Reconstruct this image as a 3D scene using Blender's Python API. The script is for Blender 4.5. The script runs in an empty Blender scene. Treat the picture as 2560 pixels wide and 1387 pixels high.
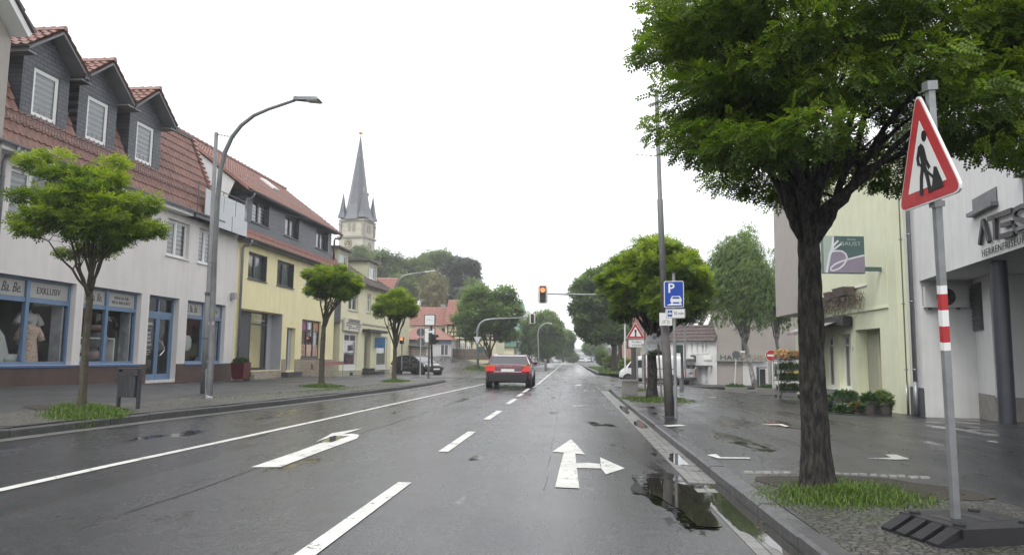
import bpy, math, random
import numpy as np
from mathutils import Vector, Matrix, noise as mnoise
R = math.radians
SC = bpy.context.scene
COL = SC.collection
# ---------------- camera, sky, sun, exposure ----------------
cam_d = bpy.data.cameras.new('camera'); cam = bpy.data.objects.new('camera', cam_d); COL.objects.link(cam)
cam_d.sensor_width = 36; cam_d.lens = 26.016; cam_d.clip_end = 4000; cam_d.clip_start = .05
CAMH = 1.2
CM = Matrix.Rotation(R(4.45), 3, 'Z') @ Matrix.Rotation(R(96.18), 3, 'X') @ Matrix.Rotation(R(.7), 3, 'Z')
cam.rotation_euler = CM.to_euler(); cam.location = (0, 0, CAMH)
SC.camera = cam
SUN_EL, SUN_AZ = R(50), R(212)
wd = bpy.data.worlds.new('World'); SC.world = wd; wd.use_nodes = True
nt = wd.node_tree; nt.nodes.clear()
o_ = nt.nodes.new('ShaderNodeOutputWorld'); bg = nt.nodes.new('ShaderNodeBackground'); bg.inputs[1].default_value = .1
sk = nt.nodes.new('ShaderNodeTexSky'); sk.sky_type = 'NISHITA'; sk.sun_disc = False; sk.sun_elevation = SUN_EL; sk.sun_rotation = SUN_AZ
tc = nt.nodes.new('ShaderNodeTexCoord'); nz = nt.nodes.new('ShaderNodeTexNoise'); nz.inputs['Scale'].default_value = 1.6; nz.inputs['Detail'].default_value = 4
cr = nt.nodes.new('ShaderNodeValToRGB'); cr.color_ramp.elements[0].color = (10.4, 10.7, 11.2, 1); cr.color_ramp.elements[1].color = (12.6, 12.6, 12.8, 1)
cr.color_ramp.elements[0].position = .3; cr.color_ramp.elements[1].position = .7
mx = nt.nodes.new('ShaderNodeMixRGB'); mx.inputs[0].default_value = .93
L = nt.links.new
L(tc.outputs['Generated'], nz.inputs['Vector']); L(nz.outputs[0], cr.inputs[0]); L(sk.outputs[0], mx.inputs[1]); L(cr.outputs[0], mx.inputs[2])
L(mx.outputs[0], bg.inputs[0]); L(bg.outputs[0], o_.inputs[0])
sl = bpy.data.lights.new('sun', 'SUN'); sl.energy = 1.4; sl.angle = R(22); sl.color = (1, .97, .92)
so = bpy.data.objects.new('sun', sl); COL.objects.link(so)
so.rotation_euler = (R(90) - SUN_EL, 0, math.pi - SUN_AZ)
SC.view_settings.view_transform = 'Standard'; SC.view_settings.look = 'None'; SC.view_settings.gamma = 1
SC.view_settings.exposure = 0.56
SC.cycles.max_bounces = 7; SC.cycles.transparent_max_bounces = 12; SC.cycles.caustics_reflective = False

# ---------------- measuring helpers (photo pixel -> place) ----------------
def ray(x, y): return CM @ Vector(((x-1280)/1850., -(y-693.5)/1850., -1))
def G(x, y, z=0):
    v = ray(x, y); t = (z-CAMH)/v.z; return (v.x*t, v.y*t, z)
def DP(x, y, d):
    v = ray(x, y)*d; return (v.x, v.y, v.z+CAMH)
# ---------------- materials ----------------
MATS = {}
def newmat(name):
    m = bpy.data.materials.new(name); m.use_nodes = True; n = m.node_tree; n.nodes.clear()
    o = n.nodes.new('ShaderNodeOutputMaterial'); b = n.nodes.new('ShaderNodeBsdfPrincipled'); n.links.new(b.outputs[0], o.inputs[0])
    MATS[name] = m; return m, n, b, o
def node(n, t, **kw):
    x = n.nodes.new('ShaderNode'+t)
    for k, v in kw.items():
        if k in x.inputs: x.inputs[k].default_value = v
        else: setattr(x, k, v)
    return x
def noise(n, vec, sc, det=4, rough=.6):
    x = node(n, 'TexNoise'); x.inputs['Scale'].default_value = sc; x.inputs['Detail'].default_value = det; x.inputs['Roughness'].default_value = rough
    if vec is not None: n.links.new(vec, x.inputs['Vector'])
    return x.outputs[0]
def ramp(n, fac, stops):
    x = node(n, 'ValToRGB'); e = x.color_ramp.elements
    while len(e) < len(stops): e.new(.5)
    for i, (p, c) in enumerate(stops):
        e[i].position = p; e[i].color = (c if len(c) == 4 else (*c, 1)) if isinstance(c, tuple) else (c, c, c, 1)
    n.links.new(fac, x.inputs[0]); return x.outputs[0]
def mixc(n, fac, a, b, mode='MIX'):
    x = node(n, 'MixRGB', blend_type=mode)
    for i, v in enumerate((fac, a, b)):
        if hasattr(v, 'is_linked'): n.links.new(v, x.inputs[i])
        else: x.inputs[i].default_value = v if i == 0 else (*v[:3], 1)
    return x.outputs[0]
def bump(n, b, h, strength=.3, dist=.01, nrm=None):
    x = node(n, 'Bump'); x.inputs['Strength'].default_value = strength; x.inputs['Distance'].default_value = dist
    n.links.new(h, x.inputs['Height'])
    if nrm is not None: n.links.new(nrm, x.inputs['Normal'])
    n.links.new(x.outputs[0], b.inputs['Normal']); return x.outputs[0]
def pos(n, kind='Position'):
    return node(n, 'NewGeometry').outputs['Position'] if kind == 'Position' else node(n, 'TexCoord').outputs['Object']
def M(name, col, rough=.7, var=.12, ns=3., b=.15, bs=60, bd=.004, metal=0, coord='Object', spec=.5, coat=0, emit=None, streak=0, dirt=0):
    m, n, p, o = newmat(name)
    v = pos(n, coord); f = noise(n, v, ns, 5)
    c1 = tuple(c*(1-var) for c in col); c2 = tuple(min(1, c*(1+var)) for c in col)
    c = ramp(n, f, [(.3, c1), (.7, c2)])
    if streak:
        mp = node(n, 'Mapping'); mp.inputs['Scale'].default_value = (5, 5, .35); n.links.new(v, mp.inputs[0])
        s = ramp(n, noise(n, mp.outputs[0], 1.2, 4), [(.4, 1.), (.75, 1-streak)])
        c = mixc(n, 1., c, s, 'MULTIPLY')
    if dirt:
        s = ramp(n, noise(n, v, 1.1, 8, .7), [(.45, 1.), (.8, 1-dirt)]); c = mixc(n, 1., c, s, 'MULTIPLY')
    n.links.new(c, p.inputs['Base Color'])
    r = ramp(n, noise(n, v, ns*2.3, 3), [(.3, max(0, rough-.08)), (.7, min(1, rough+.08))]); n.links.new(r, p.inputs['Roughness'])
    p.inputs['Metallic'].default_value = metal; p.inputs['Specular IOR Level'].default_value = spec
    p.inputs['Coat Weight'].default_value = coat; p.inputs['Coat Roughness'].default_value = .05
    if emit: p.inputs['Emission Color'].default_value = (*emit[0], 1); p.inputs['Emission Strength'].default_value = emit[1]
    if b: bump(n, p, noise(n, v, bs, 3), b, bd)
    return m
def swz(n, ax, rot=0, sc=(1, 1, 1)):
    sp = node(n, 'SeparateXYZ'); n.links.new(pos(n), sp.inputs[0]); cb = node(n, 'CombineXYZ')
    n.links.new(sp.outputs[ax], cb.inputs[0]); n.links.new(sp.outputs[2], cb.inputs[1])
    mp = node(n, 'Mapping'); mp.inputs['Rotation'].default_value = (0, 0, rot); mp.inputs['Scale'].default_value = sc
    n.links.new(cb.outputs[0], mp.inputs[0]); return mp.outputs[0]
def brick(name, c1, c2, mortar, w, h, ms, ax=1, rot=0, rough=.8, bs=.6, off=.5, sheen=0):
    m, n, p, o = newmat(name); v = swz(n, ax, rot)
    t = node(n, 'TexBrick'); n.links.new(v, t.inputs['Vector']); t.inputs['Color1'].default_value = (*c1, 1); t.inputs['Color2'].default_value = (*c2, 1); t.inputs['Mortar'].default_value = (*mortar, 1)
    t.inputs['Scale'].default_value = 1; t.inputs['Brick Width'].default_value = w; t.inputs['Row Height'].default_value = h; t.inputs['Mortar Size'].default_value = ms; t.offset = off; t.inputs['Mortar Smooth'].default_value = .3
    c = mixc(n, 1., t.outputs[0], ramp(n, noise(n, pos(n), 3, 5), [(.3, .8), (.7, 1.15)]), 'MULTIPLY')
    n.links.new(c, p.inputs['Base Color']); p.inputs['Roughness'].default_value = rough
    inv = node(n, 'Invert'); n.links.new(t.outputs['Fac'], inv.inputs[1]); bump(n, p, inv.outputs[0], bs, .008)
    return m
def glassmat(name, tint=(.75, .78, .8), rough=.02, refl=1.0, ior=1.5, refk=1.6):
    m, n, p, o = newmat(name); n.nodes.remove(p)
    tr = node(n, 'BsdfTransparent'); tr.inputs[0].default_value = (*tint, 1); gl = node(n, 'BsdfGlossy'); gl.inputs['Roughness'].default_value = rough
    gl.inputs[0].default_value = (refl, refl, refl, 1)
    fr = node(n, 'Fresnel'); fr.inputs[0].default_value = ior; mx = node(n, 'MixShader')
    ad = node(n, 'Math', operation='MULTIPLY_ADD'); ad.inputs[1].default_value = refk; ad.inputs[2].default_value = .02; n.links.new(fr.outputs[0], ad.inputs[0])
    n.links.new(ad.outputs[0], mx.inputs[0]); n.links.new(tr.outputs[0], mx.inputs[1]); n.links.new(gl.outputs[0], mx.inputs[2]); n.links.new(mx.outputs[0], o.inputs[0])
    return m
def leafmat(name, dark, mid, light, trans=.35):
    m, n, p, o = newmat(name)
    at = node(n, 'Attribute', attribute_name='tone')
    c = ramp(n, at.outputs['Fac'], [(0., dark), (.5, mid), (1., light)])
    n.links.new(c, p.inputs['Base Color']); p.inputs['Roughness'].default_value = .42; p.inputs['Specular IOR Level'].default_value = .4
    tr = node(n, 'BsdfTranslucent'); c2 = mixc(n, 1., c, (1.15, 1.25, .55), 'MULTIPLY'); n.links.new(c2, tr.inputs[0])
    mx = node(n, 'MixShader'); mx.inputs[0].default_value = trans
    n.links.new(p.outputs[0], mx.inputs[1]); n.links.new(tr.outputs[0], mx.inputs[2]); n.links.new(mx.outputs[0], o.inputs[0])
    return m
def roadmat(name, lo, hi, r0, r1, bsz=150, patch=.25, crack=False, bst=.35, wet0=.62, wetx=.07):
    m, n, p, o = newmat(name); v = pos(n)
    agg = node(n, 'TexVoronoi'); agg.inputs['Scale'].default_value = 70; n.links.new(v, agg.inputs['Vector'])
    c = ramp(n, agg.outputs['Distance'], [(.0, tuple(h*1.7 for h in hi)), (.3, hi), (.62, lo)])
    c = mixc(n, 1., c, ramp(n, noise(n, v, .55, 6, .6), [(.3, 1-patch), (.7, 1+patch)]), 'MULTIPLY')
    # long tyre tracks / wet streaks along the road
    mp = node(n, 'Mapping'); mp.inputs['Scale'].default_value = (1.3, .08, 1); n.links.new(v, mp.inputs[0]); st = noise(n, mp.outputs[0], 1.2, 5, .6)
    c = mixc(n, 1., c, ramp(n, st, [(.35, .82), (.65, 1.12)]), 'MULTIPLY')
    cf = None
    if crack:
        vo = node(n, 'TexVoronoi', feature='DISTANCE_TO_EDGE'); vo.inputs['Scale'].default_value = .22
        ds = node(n, 'MixRGB', blend_type='ADD'); ds.inputs[0].default_value = 1.6
        nn = node(n, 'TexNoise'); nn.inputs['Scale'].default_value = 1.3; nn.inputs['Detail'].default_value = 6; n.links.new(v, nn.inputs['Vector'])
        n.links.new(v, ds.inputs[1]); n.links.new(nn.outputs['Color'], ds.inputs[2]); n.links.new(ds.outputs[0], vo.inputs['Vector'])
        cf = ramp(n, vo.outputs['Distance'], [(0., .45), (.004, 1.)])
        c = mixc(n, 1., c, cf, 'MULTIPLY')
    n.links.new(c, p.inputs['Base Color'])
    rr = mixc(n, .5, noise(n, v, .35, 6, .65), st)
    mq = node(n, 'Mapping'); mq.inputs['Scale'].default_value = (1.6, .45, 1); n.links.new(v, mq.inputs[0]); wn = noise(n, mq.outputs[0], .9, 8, .6)
    spx = node(n, 'SeparateXYZ'); n.links.new(v, spx.inputs[0]); mr = node(n, 'MapRange'); n.links.new(spx.outputs[0], mr.inputs[0]); mr.inputs[1].default_value = -.2; mr.inputs[2].default_value = 1.1; mr.inputs[3].default_value = 0; mr.inputs[4].default_value = wetx
    ad = node(n, 'Math', operation='ADD'); n.links.new(wn, ad.inputs[0]); n.links.new(mr.outputs[0], ad.inputs[1])
    wet = ramp(n, ad.outputs[0], [(wet0, 0.), (wet0+.035, 1.)])
    c = mixc(n, wet, c, (lo[0]*.5, lo[1]*.5, lo[2]*.5)); n.links.new(c, p.inputs['Base Color'])
    n.links.new(mixc(n, wet, ramp(n, rr, [(.38, r0), (.62, r1)]), (.03, .03, .03)), p.inputs['Roughness'])
    h = mixc(n, .5, agg.outputs['Distance'], noise(n, v, bsz, 2)); h = mixc(n, wet, h, (.5, .5, .5))
    bp = node(n, 'Bump'); bp.inputs['Strength'].default_value = .25; bp.inputs['Distance'].default_value = .02; n.links.new(noise(n, v, 3, 4), bp.inputs['Height'])
    bo_ = bump(n, p, h, bst, .004, bp.outputs[0]); n.links.new(bo_, p.inputs['Coat Normal'])
    return m
def cobblemat(name, c1, c2, joint, sc=9, moss=None):
    m, n, p, o = newmat(name); v = pos(n)
    vo = node(n, 'TexVoronoi', feature='DISTANCE_TO_EDGE'); vo.inputs['Scale'].default_value = sc; n.links.new(v, vo.inputs['Vector'])
    vc = node(n, 'TexVoronoi'); vc.inputs['Scale'].default_value = sc; n.links.new(v, vc.inputs['Vector'])
    sp = node(n, 'SeparateXYZ'); n.links.new(vc.outputs['Color'], sp.inputs[0])
    c = mixc(n, sp.outputs[0], c1, c2); j = ramp(n, vo.outputs['Distance'], [(.03, 0.), (.09, 1.)])
    c = mixc(n, j, joint, c)
    if moss: c = mixc(n, ramp(n, noise(n, v, 1.3, 6, .7), [(.5, 0.), (.66, .75)]), c, moss)
    n.links.new(c, p.inputs['Base Color']); p.inputs['Roughness'].default_value = .45
    bump(n, p, ramp(n, vo.outputs['Distance'], [(0., 0.), (.2, 1.)]), .8, .02)
    return m
def simple(name, col, rough=.5, **k): return M(name, col, rough, var=.04, b=0, **k)

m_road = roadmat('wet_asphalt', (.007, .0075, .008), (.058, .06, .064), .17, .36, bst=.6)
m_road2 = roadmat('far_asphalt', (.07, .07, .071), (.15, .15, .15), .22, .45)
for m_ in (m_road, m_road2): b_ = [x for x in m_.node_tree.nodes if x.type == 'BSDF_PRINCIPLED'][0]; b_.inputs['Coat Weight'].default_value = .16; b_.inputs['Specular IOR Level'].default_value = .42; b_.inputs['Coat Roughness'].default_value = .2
m_lot = roadmat('dark_wet_asphalt', (.007, .0075, .009), (.036, .037, .041), .2, .42, patch=.35, wet0=.66)
m_pave = roadmat('pavement_asphalt', (.04, .04, .04), (.085, .085, .083), .4, .65, wet0=.9)
m_cob = cobblemat('small_cobbles', (.10, .095, .085), (.17, .16, .145), (.03, .028, .022), 15, (.06, .075, .025))
m_cobd = cobblemat('dark_wet_cobbles', (.055, .052, .047), (.10, .096, .085), (.015, .014, .012), 19, (.035, .045, .014))
m_kerb = M('kerb_stone', (.055, .055, .055), .5, var=.3, ns=5, b=.4, bs=90)
m_kerbd = M('kerb_stone_dark', (.06, .06, .062), .4, var=.3, ns=5, b=.4, bs=90)
m_gut = M('gutter_slab', (.19, .19, .18), .4, var=.3, ns=4, b=.35, bs=70)
m_paint = M('road_paint', (.62, .62, .58), .45, var=.12, ns=14, b=.3, bs=140, dirt=.35)
def wear(m, lo_, hi_):
    n = m.node_tree; p = [x for x in n.nodes if x.type == 'BSDF_PRINCIPLED'][0]; v = pos(n); f = mixc(n, .45, noise(n, v, 38, 6, .75), noise(n, v, 4, 5, .6)); n.links.new(ramp(n, f, [(lo_, 0.), (hi_, 1.)]), p.inputs['Alpha'])
wear(m_paint, .40, .44)
def watermat():
    m, n, p, o = newmat('puddle_water'); p.inputs['Base Color'].default_value = (.028, .026, .02, 1); p.inputs['Roughness'].default_value = .03
    p.inputs['Specular IOR Level'].default_value = .75; p.inputs['IOR'].default_value = 1.5
    bump(n, p, noise(n, pos(n), 6, 2), .02, .01); return m
m_water = watermat()
m_ground = M('grassy_ground', (.05, .075, .025), .9, var=.4, ns=.6, b=.4, bs=8, bd=.05)
m_grass = leafmat('grass_blades', (.05, .06, .02), (.075, .15, .02), (.19, .27, .05), .3)
m_wgrey = M('pinkish_grey_plaster', (.69, .655, .63), .85, var=.05, ns=1.2, b=.25, bs=120, streak=.09)
m_wwhite = M('white_plaster', (.66, .66, .65), .85, var=.05, ns=2, b=.25, bs=120, streak=.09)
m_wyel = M('yellow_plaster', (.83, .75, .44), .85, var=.05, ns=1.2, b=.25, bs=120, streak=.09)
m_wcream = M('cream_plaster', (.74, .70, .48), .85, var=.06, ns=2, b=.25, bs=120, streak=.09)
m_wgreen = M('pale_green_plaster', (.66, .68, .49), .85, var=.05, ns=2, b=.2, bs=120, streak=.07)
m_wbeige = M('beige_plaster', (.36, .33, .30), .85, var=.05, ns=2, b=.2, bs=120)
m_olive = M('olive_plaster', (.42, .42, .30), .85, var=.06, b=.2)
m_plinth = M('brown_stone_plinth', (.085, .05, .042), .4, var=.25, ns=2, b=.2, bs=30, dirt=.3)
m_dplinth = M('dark_grey_plinth', (.085, .088, .10), .7, var=.1, b=.2)
m_brick = brick('tan_brick', (.34, .27, .19), (.28, .22, .15), (.42, .40, .34), .22, .075, .008)
m_tile = M('red_roof_tile', (.22, .108, .082), .42, var=.32, ns=5, b=.3, bs=40, dirt=.35)
m_tile2 = M('bright_red_roof_tile', (.27, .122, .092), .5, var=.25, ns=6, b=.3, bs=40, dirt=.2)
m_tiled = M('brown_roof_tile', (.085, .06, .055), .5, var=.3, ns=6, b=.3, bs=40)
m_slate = brick('slate_shingle', (.075, .083, .098), (.055, .062, .075), (.015, .016, .02), .26, .12, .011, rough=.4, bs=1.0)
m_slated = brick('diagonal_slate', (.08, .088, .105), (.06, .067, .082), (.016, .018, .022), .30, .17, .012, rot=R(45), rough=.4, bs=1.0)
m_slates = brick('tower_slate', (.085, .092, .11), (.07, .077, .092), (.03, .03, .035), .5, .3, .01, rough=.4, bs=.4)
m_sand = M('sandstone', (.47, .435, .36), .85, var=.2, ns=.5, b=.4, bs=3, bd=.05)
m_sandd = M('weathered_sandstone', (.30, .265, .2), .85, var=.2, ns=.5, b=.4, bs=3)
m_zinc = M('zinc', (.26, .27, .29), .4, var=.1, b=.05, metal=.6)
m_zincd = M('dark_zinc', (.10, .105, .115), .45, var=.1, b=.05, metal=.4)
m_galv = M('galvanised_steel', (.30, .31, .32), .45, var=.18, ns=9, b=.1, bs=40, metal=.5, dirt=.3)
m_pole = M('grey_painted_pole', (.16, .165, .17), .5, var=.15, ns=4, b=.1, dirt=.4)
m_poled = M('dark_weathered_pole', (.085, .078, .072), .7, var=.25, ns=5, b=.35, bs=30, streak=.2)
m_blue = M('blue_window_frame', (.125, .205, .325), .4, var=.06, b=.03)
m_blued = M('blue_sill', (.06, .13, .29), .35, var=.06, b=.03)
m_wfr = M('white_window_frame', (.74, .74, .73), .35, var=.03, b=.02)
m_dfr = M('anthracite_frame', (.05, .055, .063), .4, var=.08, b=.02)
m_black = simple('black_plastic', (.014, .014, .015), .45)
m_dark = simple('dark_interior', (.03, .03, .032), .8)
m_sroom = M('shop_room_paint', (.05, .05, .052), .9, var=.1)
m_glass = glassmat('window_glass', (.72, .76, .78))
m_sglass = glassmat('shop_glass', (.95, .97, .97), ior=1.4, refk=.55)
def blindmat(name, a, b, per):
    m, n, p, o = newmat(name); sp = node(n, 'SeparateXYZ'); n.links.new(pos(n), sp.inputs[0])
    ma = node(n, 'Math', operation='MULTIPLY'); ma.inputs[1].default_value = 1/per; n.links.new(sp.outputs[2], ma.inputs[0])
    fr = node(n, 'Math', operation='FRACT'); n.links.new(ma.outputs[0], fr.inputs[0])
    n.links.new(ramp(n, fr.outputs[0], [(.45, a), (.55, b)]), p.inputs['Base Color']); p.inputs['Roughness'].default_value = .8; return m
m_blind = blindmat('striped_blind', (.6, .61, .6), (.34, .36, .37), .16)
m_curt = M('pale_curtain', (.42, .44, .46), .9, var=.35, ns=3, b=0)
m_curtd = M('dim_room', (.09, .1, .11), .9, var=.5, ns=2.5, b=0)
m_sbg = M('grey_sign_board', (.34, .34, .32), .5, var=.04, b=0)
m_ink = simple('black_lettering', (.02, .02, .022), .5)
m_inkw = simple('white_lettering', (.7, .7, .68), .5)
m_white = simple('white_sheet', (.78, .78, .77), .35)
m_red = simple('traffic_red', (.42, .035, .04), .35)
m_signblue = simple('sign_blue', (.01, .06, .38), .35)
m_signback = M('grey_sign_back', (.10, .105, .11), .5, var=.1, b=.05)
m_bark = M('grey_bark', (.075, .066, .045), .9, var=.4, ns=8, b=1., bs=22, bd=.02)
def barkmat():
    m, n, p, o = newmat('furrowed_bark'); mp = node(n, 'Mapping'); mp.inputs['Scale'].default_value = (13, 13, 3.4); n.links.new(pos(n), mp.inputs[0])
    w = noise(n, mp.outputs[0], 2.2, 6, .65); f2 = ramp(n, w, [(.40, (.006, .0055, .005)), (.5, (.03, .027, .023)), (.64, (.075, .068, .056))])
    n.links.new(f2, p.inputs['Base Color']); p.inputs['Roughness'].default_value = .85; bump(n, p, w, 1., .06); return m
m_barkf = barkmat()
m_birch = M('birch_bark', (.22, .21, .195), .8, var=.9, ns=4, b=.4, bs=20)
m_rob = leafmat('robinia_leaves', (.03, .065, .008), (.12, .20, .016), (.38, .46, .045), .45)
m_robf = leafmat('dark_robinia_leaves', (.03, .06, .008), (.12, .20, .016), (.42, .52, .05), .45)
m_lin = leafmat('linden_leaves', (.05, .09, .025), (.12, .19, .05), (.23, .32, .09), .4)
m_bir = leafmat('birch_leaves', (.06, .11, .02), (.13, .21, .045), (.23, .33, .08), .45)
m_hillt = leafmat('hill_leaves', (.08, .11, .05), (.14, .18, .08), (.21, .27, .11), .35)
m_copper = leafmat('copper_leaves', (.035, .04, .035), (.06, .065, .055), (.09, .12, .06), .2)
m_dry = leafmat('dry_twigs', (.14, .12, .07), (.22, .2, .11), (.26, .27, .13), .3)
m_plant = leafmat('pot_leaves', (.015, .04, .012), (.035, .085, .02), (.08, .16, .04), .3)
m_conc = M('concrete', (.26, .25, .23), .8, var=.2, ns=4, b=.4, bs=50, dirt=.3)
m_wood = M('brown_wood', (.14, .115, .095), .8, var=.25, ns=6, b=.3)
m_rub = M('recycled_rubber', (.010, .010, .012), .55, var=.25, ns=8, b=.35, bs=60)
m_chrome = simple('chrome', (.6, .6, .6), .2, metal=1)
m_tyre = simple('tyre_rubber', (.02, .02, .02), .8)
m_rim = simple('alloy_rim', (.35, .35, .36), .3, metal=.8)

# ---------------- mesh building ----------------
def tag(o, label=None, cat=None, group=None, kind=None):
    if label: o['label'] = label
    if cat: o['category'] = cat
    if group: o['group'] = group
    if kind: o['kind'] = kind
    return o
def empty(name, loc, label, cat, group=None, rz=0):
    o = bpy.data.objects.new(name, None); COL.objects.link(o); o.location = loc; o.rotation_euler = (0, 0, rz); o.empty_display_size = .2
    o['_w'] = tuple(float(a) for a in loc) if rz == 0 else (0., 0., 0.)
    return tag(o, label, cat, group)
class MB:
    def __init__(s): s.v = []; s.f = []; s.m = []
    def add(s, vs, fs, mi=0):
        k = len(s.v); s.v += [tuple(float(c) for c in p) for p in vs]; s.f += [tuple(k+i for i in f) for f in fs]; s.m += [mi]*len(fs); return s
    def quad(s, a, b, c, d, mi=0): return s.add([a, b, c, d], [(0, 1, 2, 3)], mi)
    def hexa(s, p, mi=0):  # p: 8 points, bottom 4 then top 4
        return s.add(p, [(0, 3, 2, 1), (4, 5, 6, 7), (0, 1, 5, 4), (1, 2, 6, 5), (2, 3, 7, 6), (3, 0, 4, 7)], mi)
    def box(s, x0, x1, y0, y1, z0, z1, mi=0):
        return s.hexa([(x0, y0, z0), (x1, y0, z0), (x1, y1, z0), (x0, y1, z0), (x0, y0, z1), (x1, y0, z1), (x1, y1, z1), (x0, y1, z1)], mi)
    def fbox(s, fr, s0, s1, d0, d1, z0, z1, mi=0):
        return s.hexa([fr(s0, d1, z0), fr(s1, d1, z0), fr(s1, d0, z0), fr(s0, d0, z0), fr(s0, d1, z1), fr(s1, d1, z1), fr(s1, d0, z1), fr(s0, d0, z1)], mi)
    def fquad(s, fr, s0, s1, d, z0, z1, mi=0): return s.quad(fr(s0, d, z0), fr(s1, d, z0), fr(s1, d, z1), fr(s0, d, z1), mi)
    def fpoly(s, fr, pts, d0, d1, mi=0):  # polygon in (s,z), extruded from d0 to d1 (d1 > d0, d1 is the seen face)
        n = len(pts); A = [fr(a, d1, b) for a, b in pts]; B = [fr(a, d0, b) for a, b in pts]
        return s.add(A+B, [tuple(range(n)), tuple(range(2*n-1, n-1, -1))]+[(i, n+i, n+(i+1) % n, (i+1) % n) for i in range(n)], mi)
    def tube(s, pts, r, n=8, mi=0, cap=True):
        pts = [Vector(p) for p in pts]; rs = r if isinstance(r, (list, tuple)) else [r]*len(pts); vs = []; fs = []
        ref = None
        for i, p in enumerate(pts):
            t = (pts[min(i+1, len(pts)-1)]-pts[max(i-1, 0)]).normalized()
            if ref is None: ref = t.orthogonal()
            a = (ref-t*ref.dot(t)); a = a.normalized() if a.length > 1e-6 else t.orthogonal().normalized(); ref = a; b = t.cross(a)
            for k in range(n):
                w = 2*math.pi*k/n; vs.append(p+(a*math.cos(w)+b*math.sin(w))*rs[i])
        for i in range(len(pts)-1):
            for k in range(n): fs.append((i*n+k, i*n+(k+1) % n, (i+1)*n+(k+1) % n, (i+1)*n+k))
        if cap: fs += [tuple(range(n-1, -1, -1)), tuple((len(pts)-1)*n+k for k in range(n))]
        return s.add(vs, fs, mi)
    def lathe(s, prof, c=(0, 0, 0), n=16, mi=0, jit=0):
        vs = [(c[0]+r*math.cos(2*math.pi*k/n), c[1]+r*math.sin(2*math.pi*k/n), c[2]+z) for r, z in prof for k in range(n)]
        fs = [(i*n+k, i*n+(k+1) % n, (i+1)*n+(k+1) % n, (i+1)*n+k) for i in range(len(prof)-1) for k in range(n)]
        fs += [tuple(range(n-1, -1, -1)), tuple((len(prof)-1)*n+k for k in range(n))]
        return s.add(vs, fs, mi)
    def disc(s, fr, cs, cz, r, d0, d1, n=24, mi=0, sz=None):
        return s.fpoly(fr, [(cs+r*math.cos(2*math.pi*k/n), cz+(sz or r)*math.sin(2*math.pi*k/n)) for k in range(n)], d0, d1, mi)
    def build(s, name, mats, parent=None, smooth=False, label=None, origin=None):
        if not isinstance(mats, (list, tuple)): mats = [mats]
        me = bpy.data.meshes.new(name); 
        if origin is None: origin = parent['_w'] if parent is not None else (0, 0, 0)
        o = (origin[0], origin[1], origin[2])
        me.from_pydata([(a-o[0], b-o[1], c-o[2]) for a, b, c in s.v], [], s.f)
        for m in mats: me.materials.append(m)
        if len(mats) > 1: me.polygons.foreach_set('material_index', s.m)
        if smooth: me.polygons.foreach_set('use_smooth', [True]*len(s.f))
        me.update(); ob = bpy.data.objects.new(name, me); COL.objects.link(ob)
        if parent is not None: ob.parent = parent; ob['_w'] = tuple(float(a) for a in o)
        else: ob.location = o; ob['_w'] = tuple(float(a) for a in o)
        if label: ob['label'] = label
        return ob
class Fr:
    def __init__(s, o, u, n): s.o = Vector(o); s.u = Vector(u).normalized(); s.n = Vector(n).normalized()
    def __call__(s, a, d, z): p = s.o+s.u*a+s.n*d; return (p.x, p.y, p.z+z)
class FrT:  # general frame with its own up
    def __init__(s, o, u, n, up): s.o = Vector(o); s.u = Vector(u).normalized(); s.n = Vector(n).normalized(); s.w = Vector(up).normalized()
    def __call__(s, a, d, z): return tuple(s.o+s.u*a+s.n*d+s.w*z)
def wall(mb, fr, s0, s1, z0, z1, holes, t=.22, d=0, mi=0):
    S = sorted({s0, s1, *[h[0] for h in holes], *[h[1] for h in holes]}); Z = sorted({z0, z1, *[h[2] for h in holes], *[h[3] for h in holes]})
    S = [a for a in S if s0 <= a <= s1]; Z = [a for a in Z if z0 <= a <= z1]
    for i in range(len(S)-1):
        for j in range(len(Z)-1):
            cs, cz = (S[i]+S[i+1])/2, (Z[j]+Z[j+1])/2
            if any(h[0] < cs < h[1] and h[2] < cz < h[3] for h in holes): continue
            mb.fquad(fr, S[i], S[i+1], d, Z[j], Z[j+1], mi)
    for h in holes:
        a, b, c, e = h
        mb.quad(fr(a, d, c), fr(a, d, e), fr(a, d-t, e), fr(a, d-t, c), mi); mb.quad(fr(b, d, e), fr(b, d, c), fr(b, d-t, c), fr(b, d-t, e), mi)
        mb.quad(fr(a, d, e), fr(b, d, e), fr(b, d-t, e), fr(a, d-t, e), mi); mb.quad(fr(b, d, c), fr(a, d, c), fr(a, d-t, c), fr(b, d-t, c), mi)
    return mb
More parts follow.
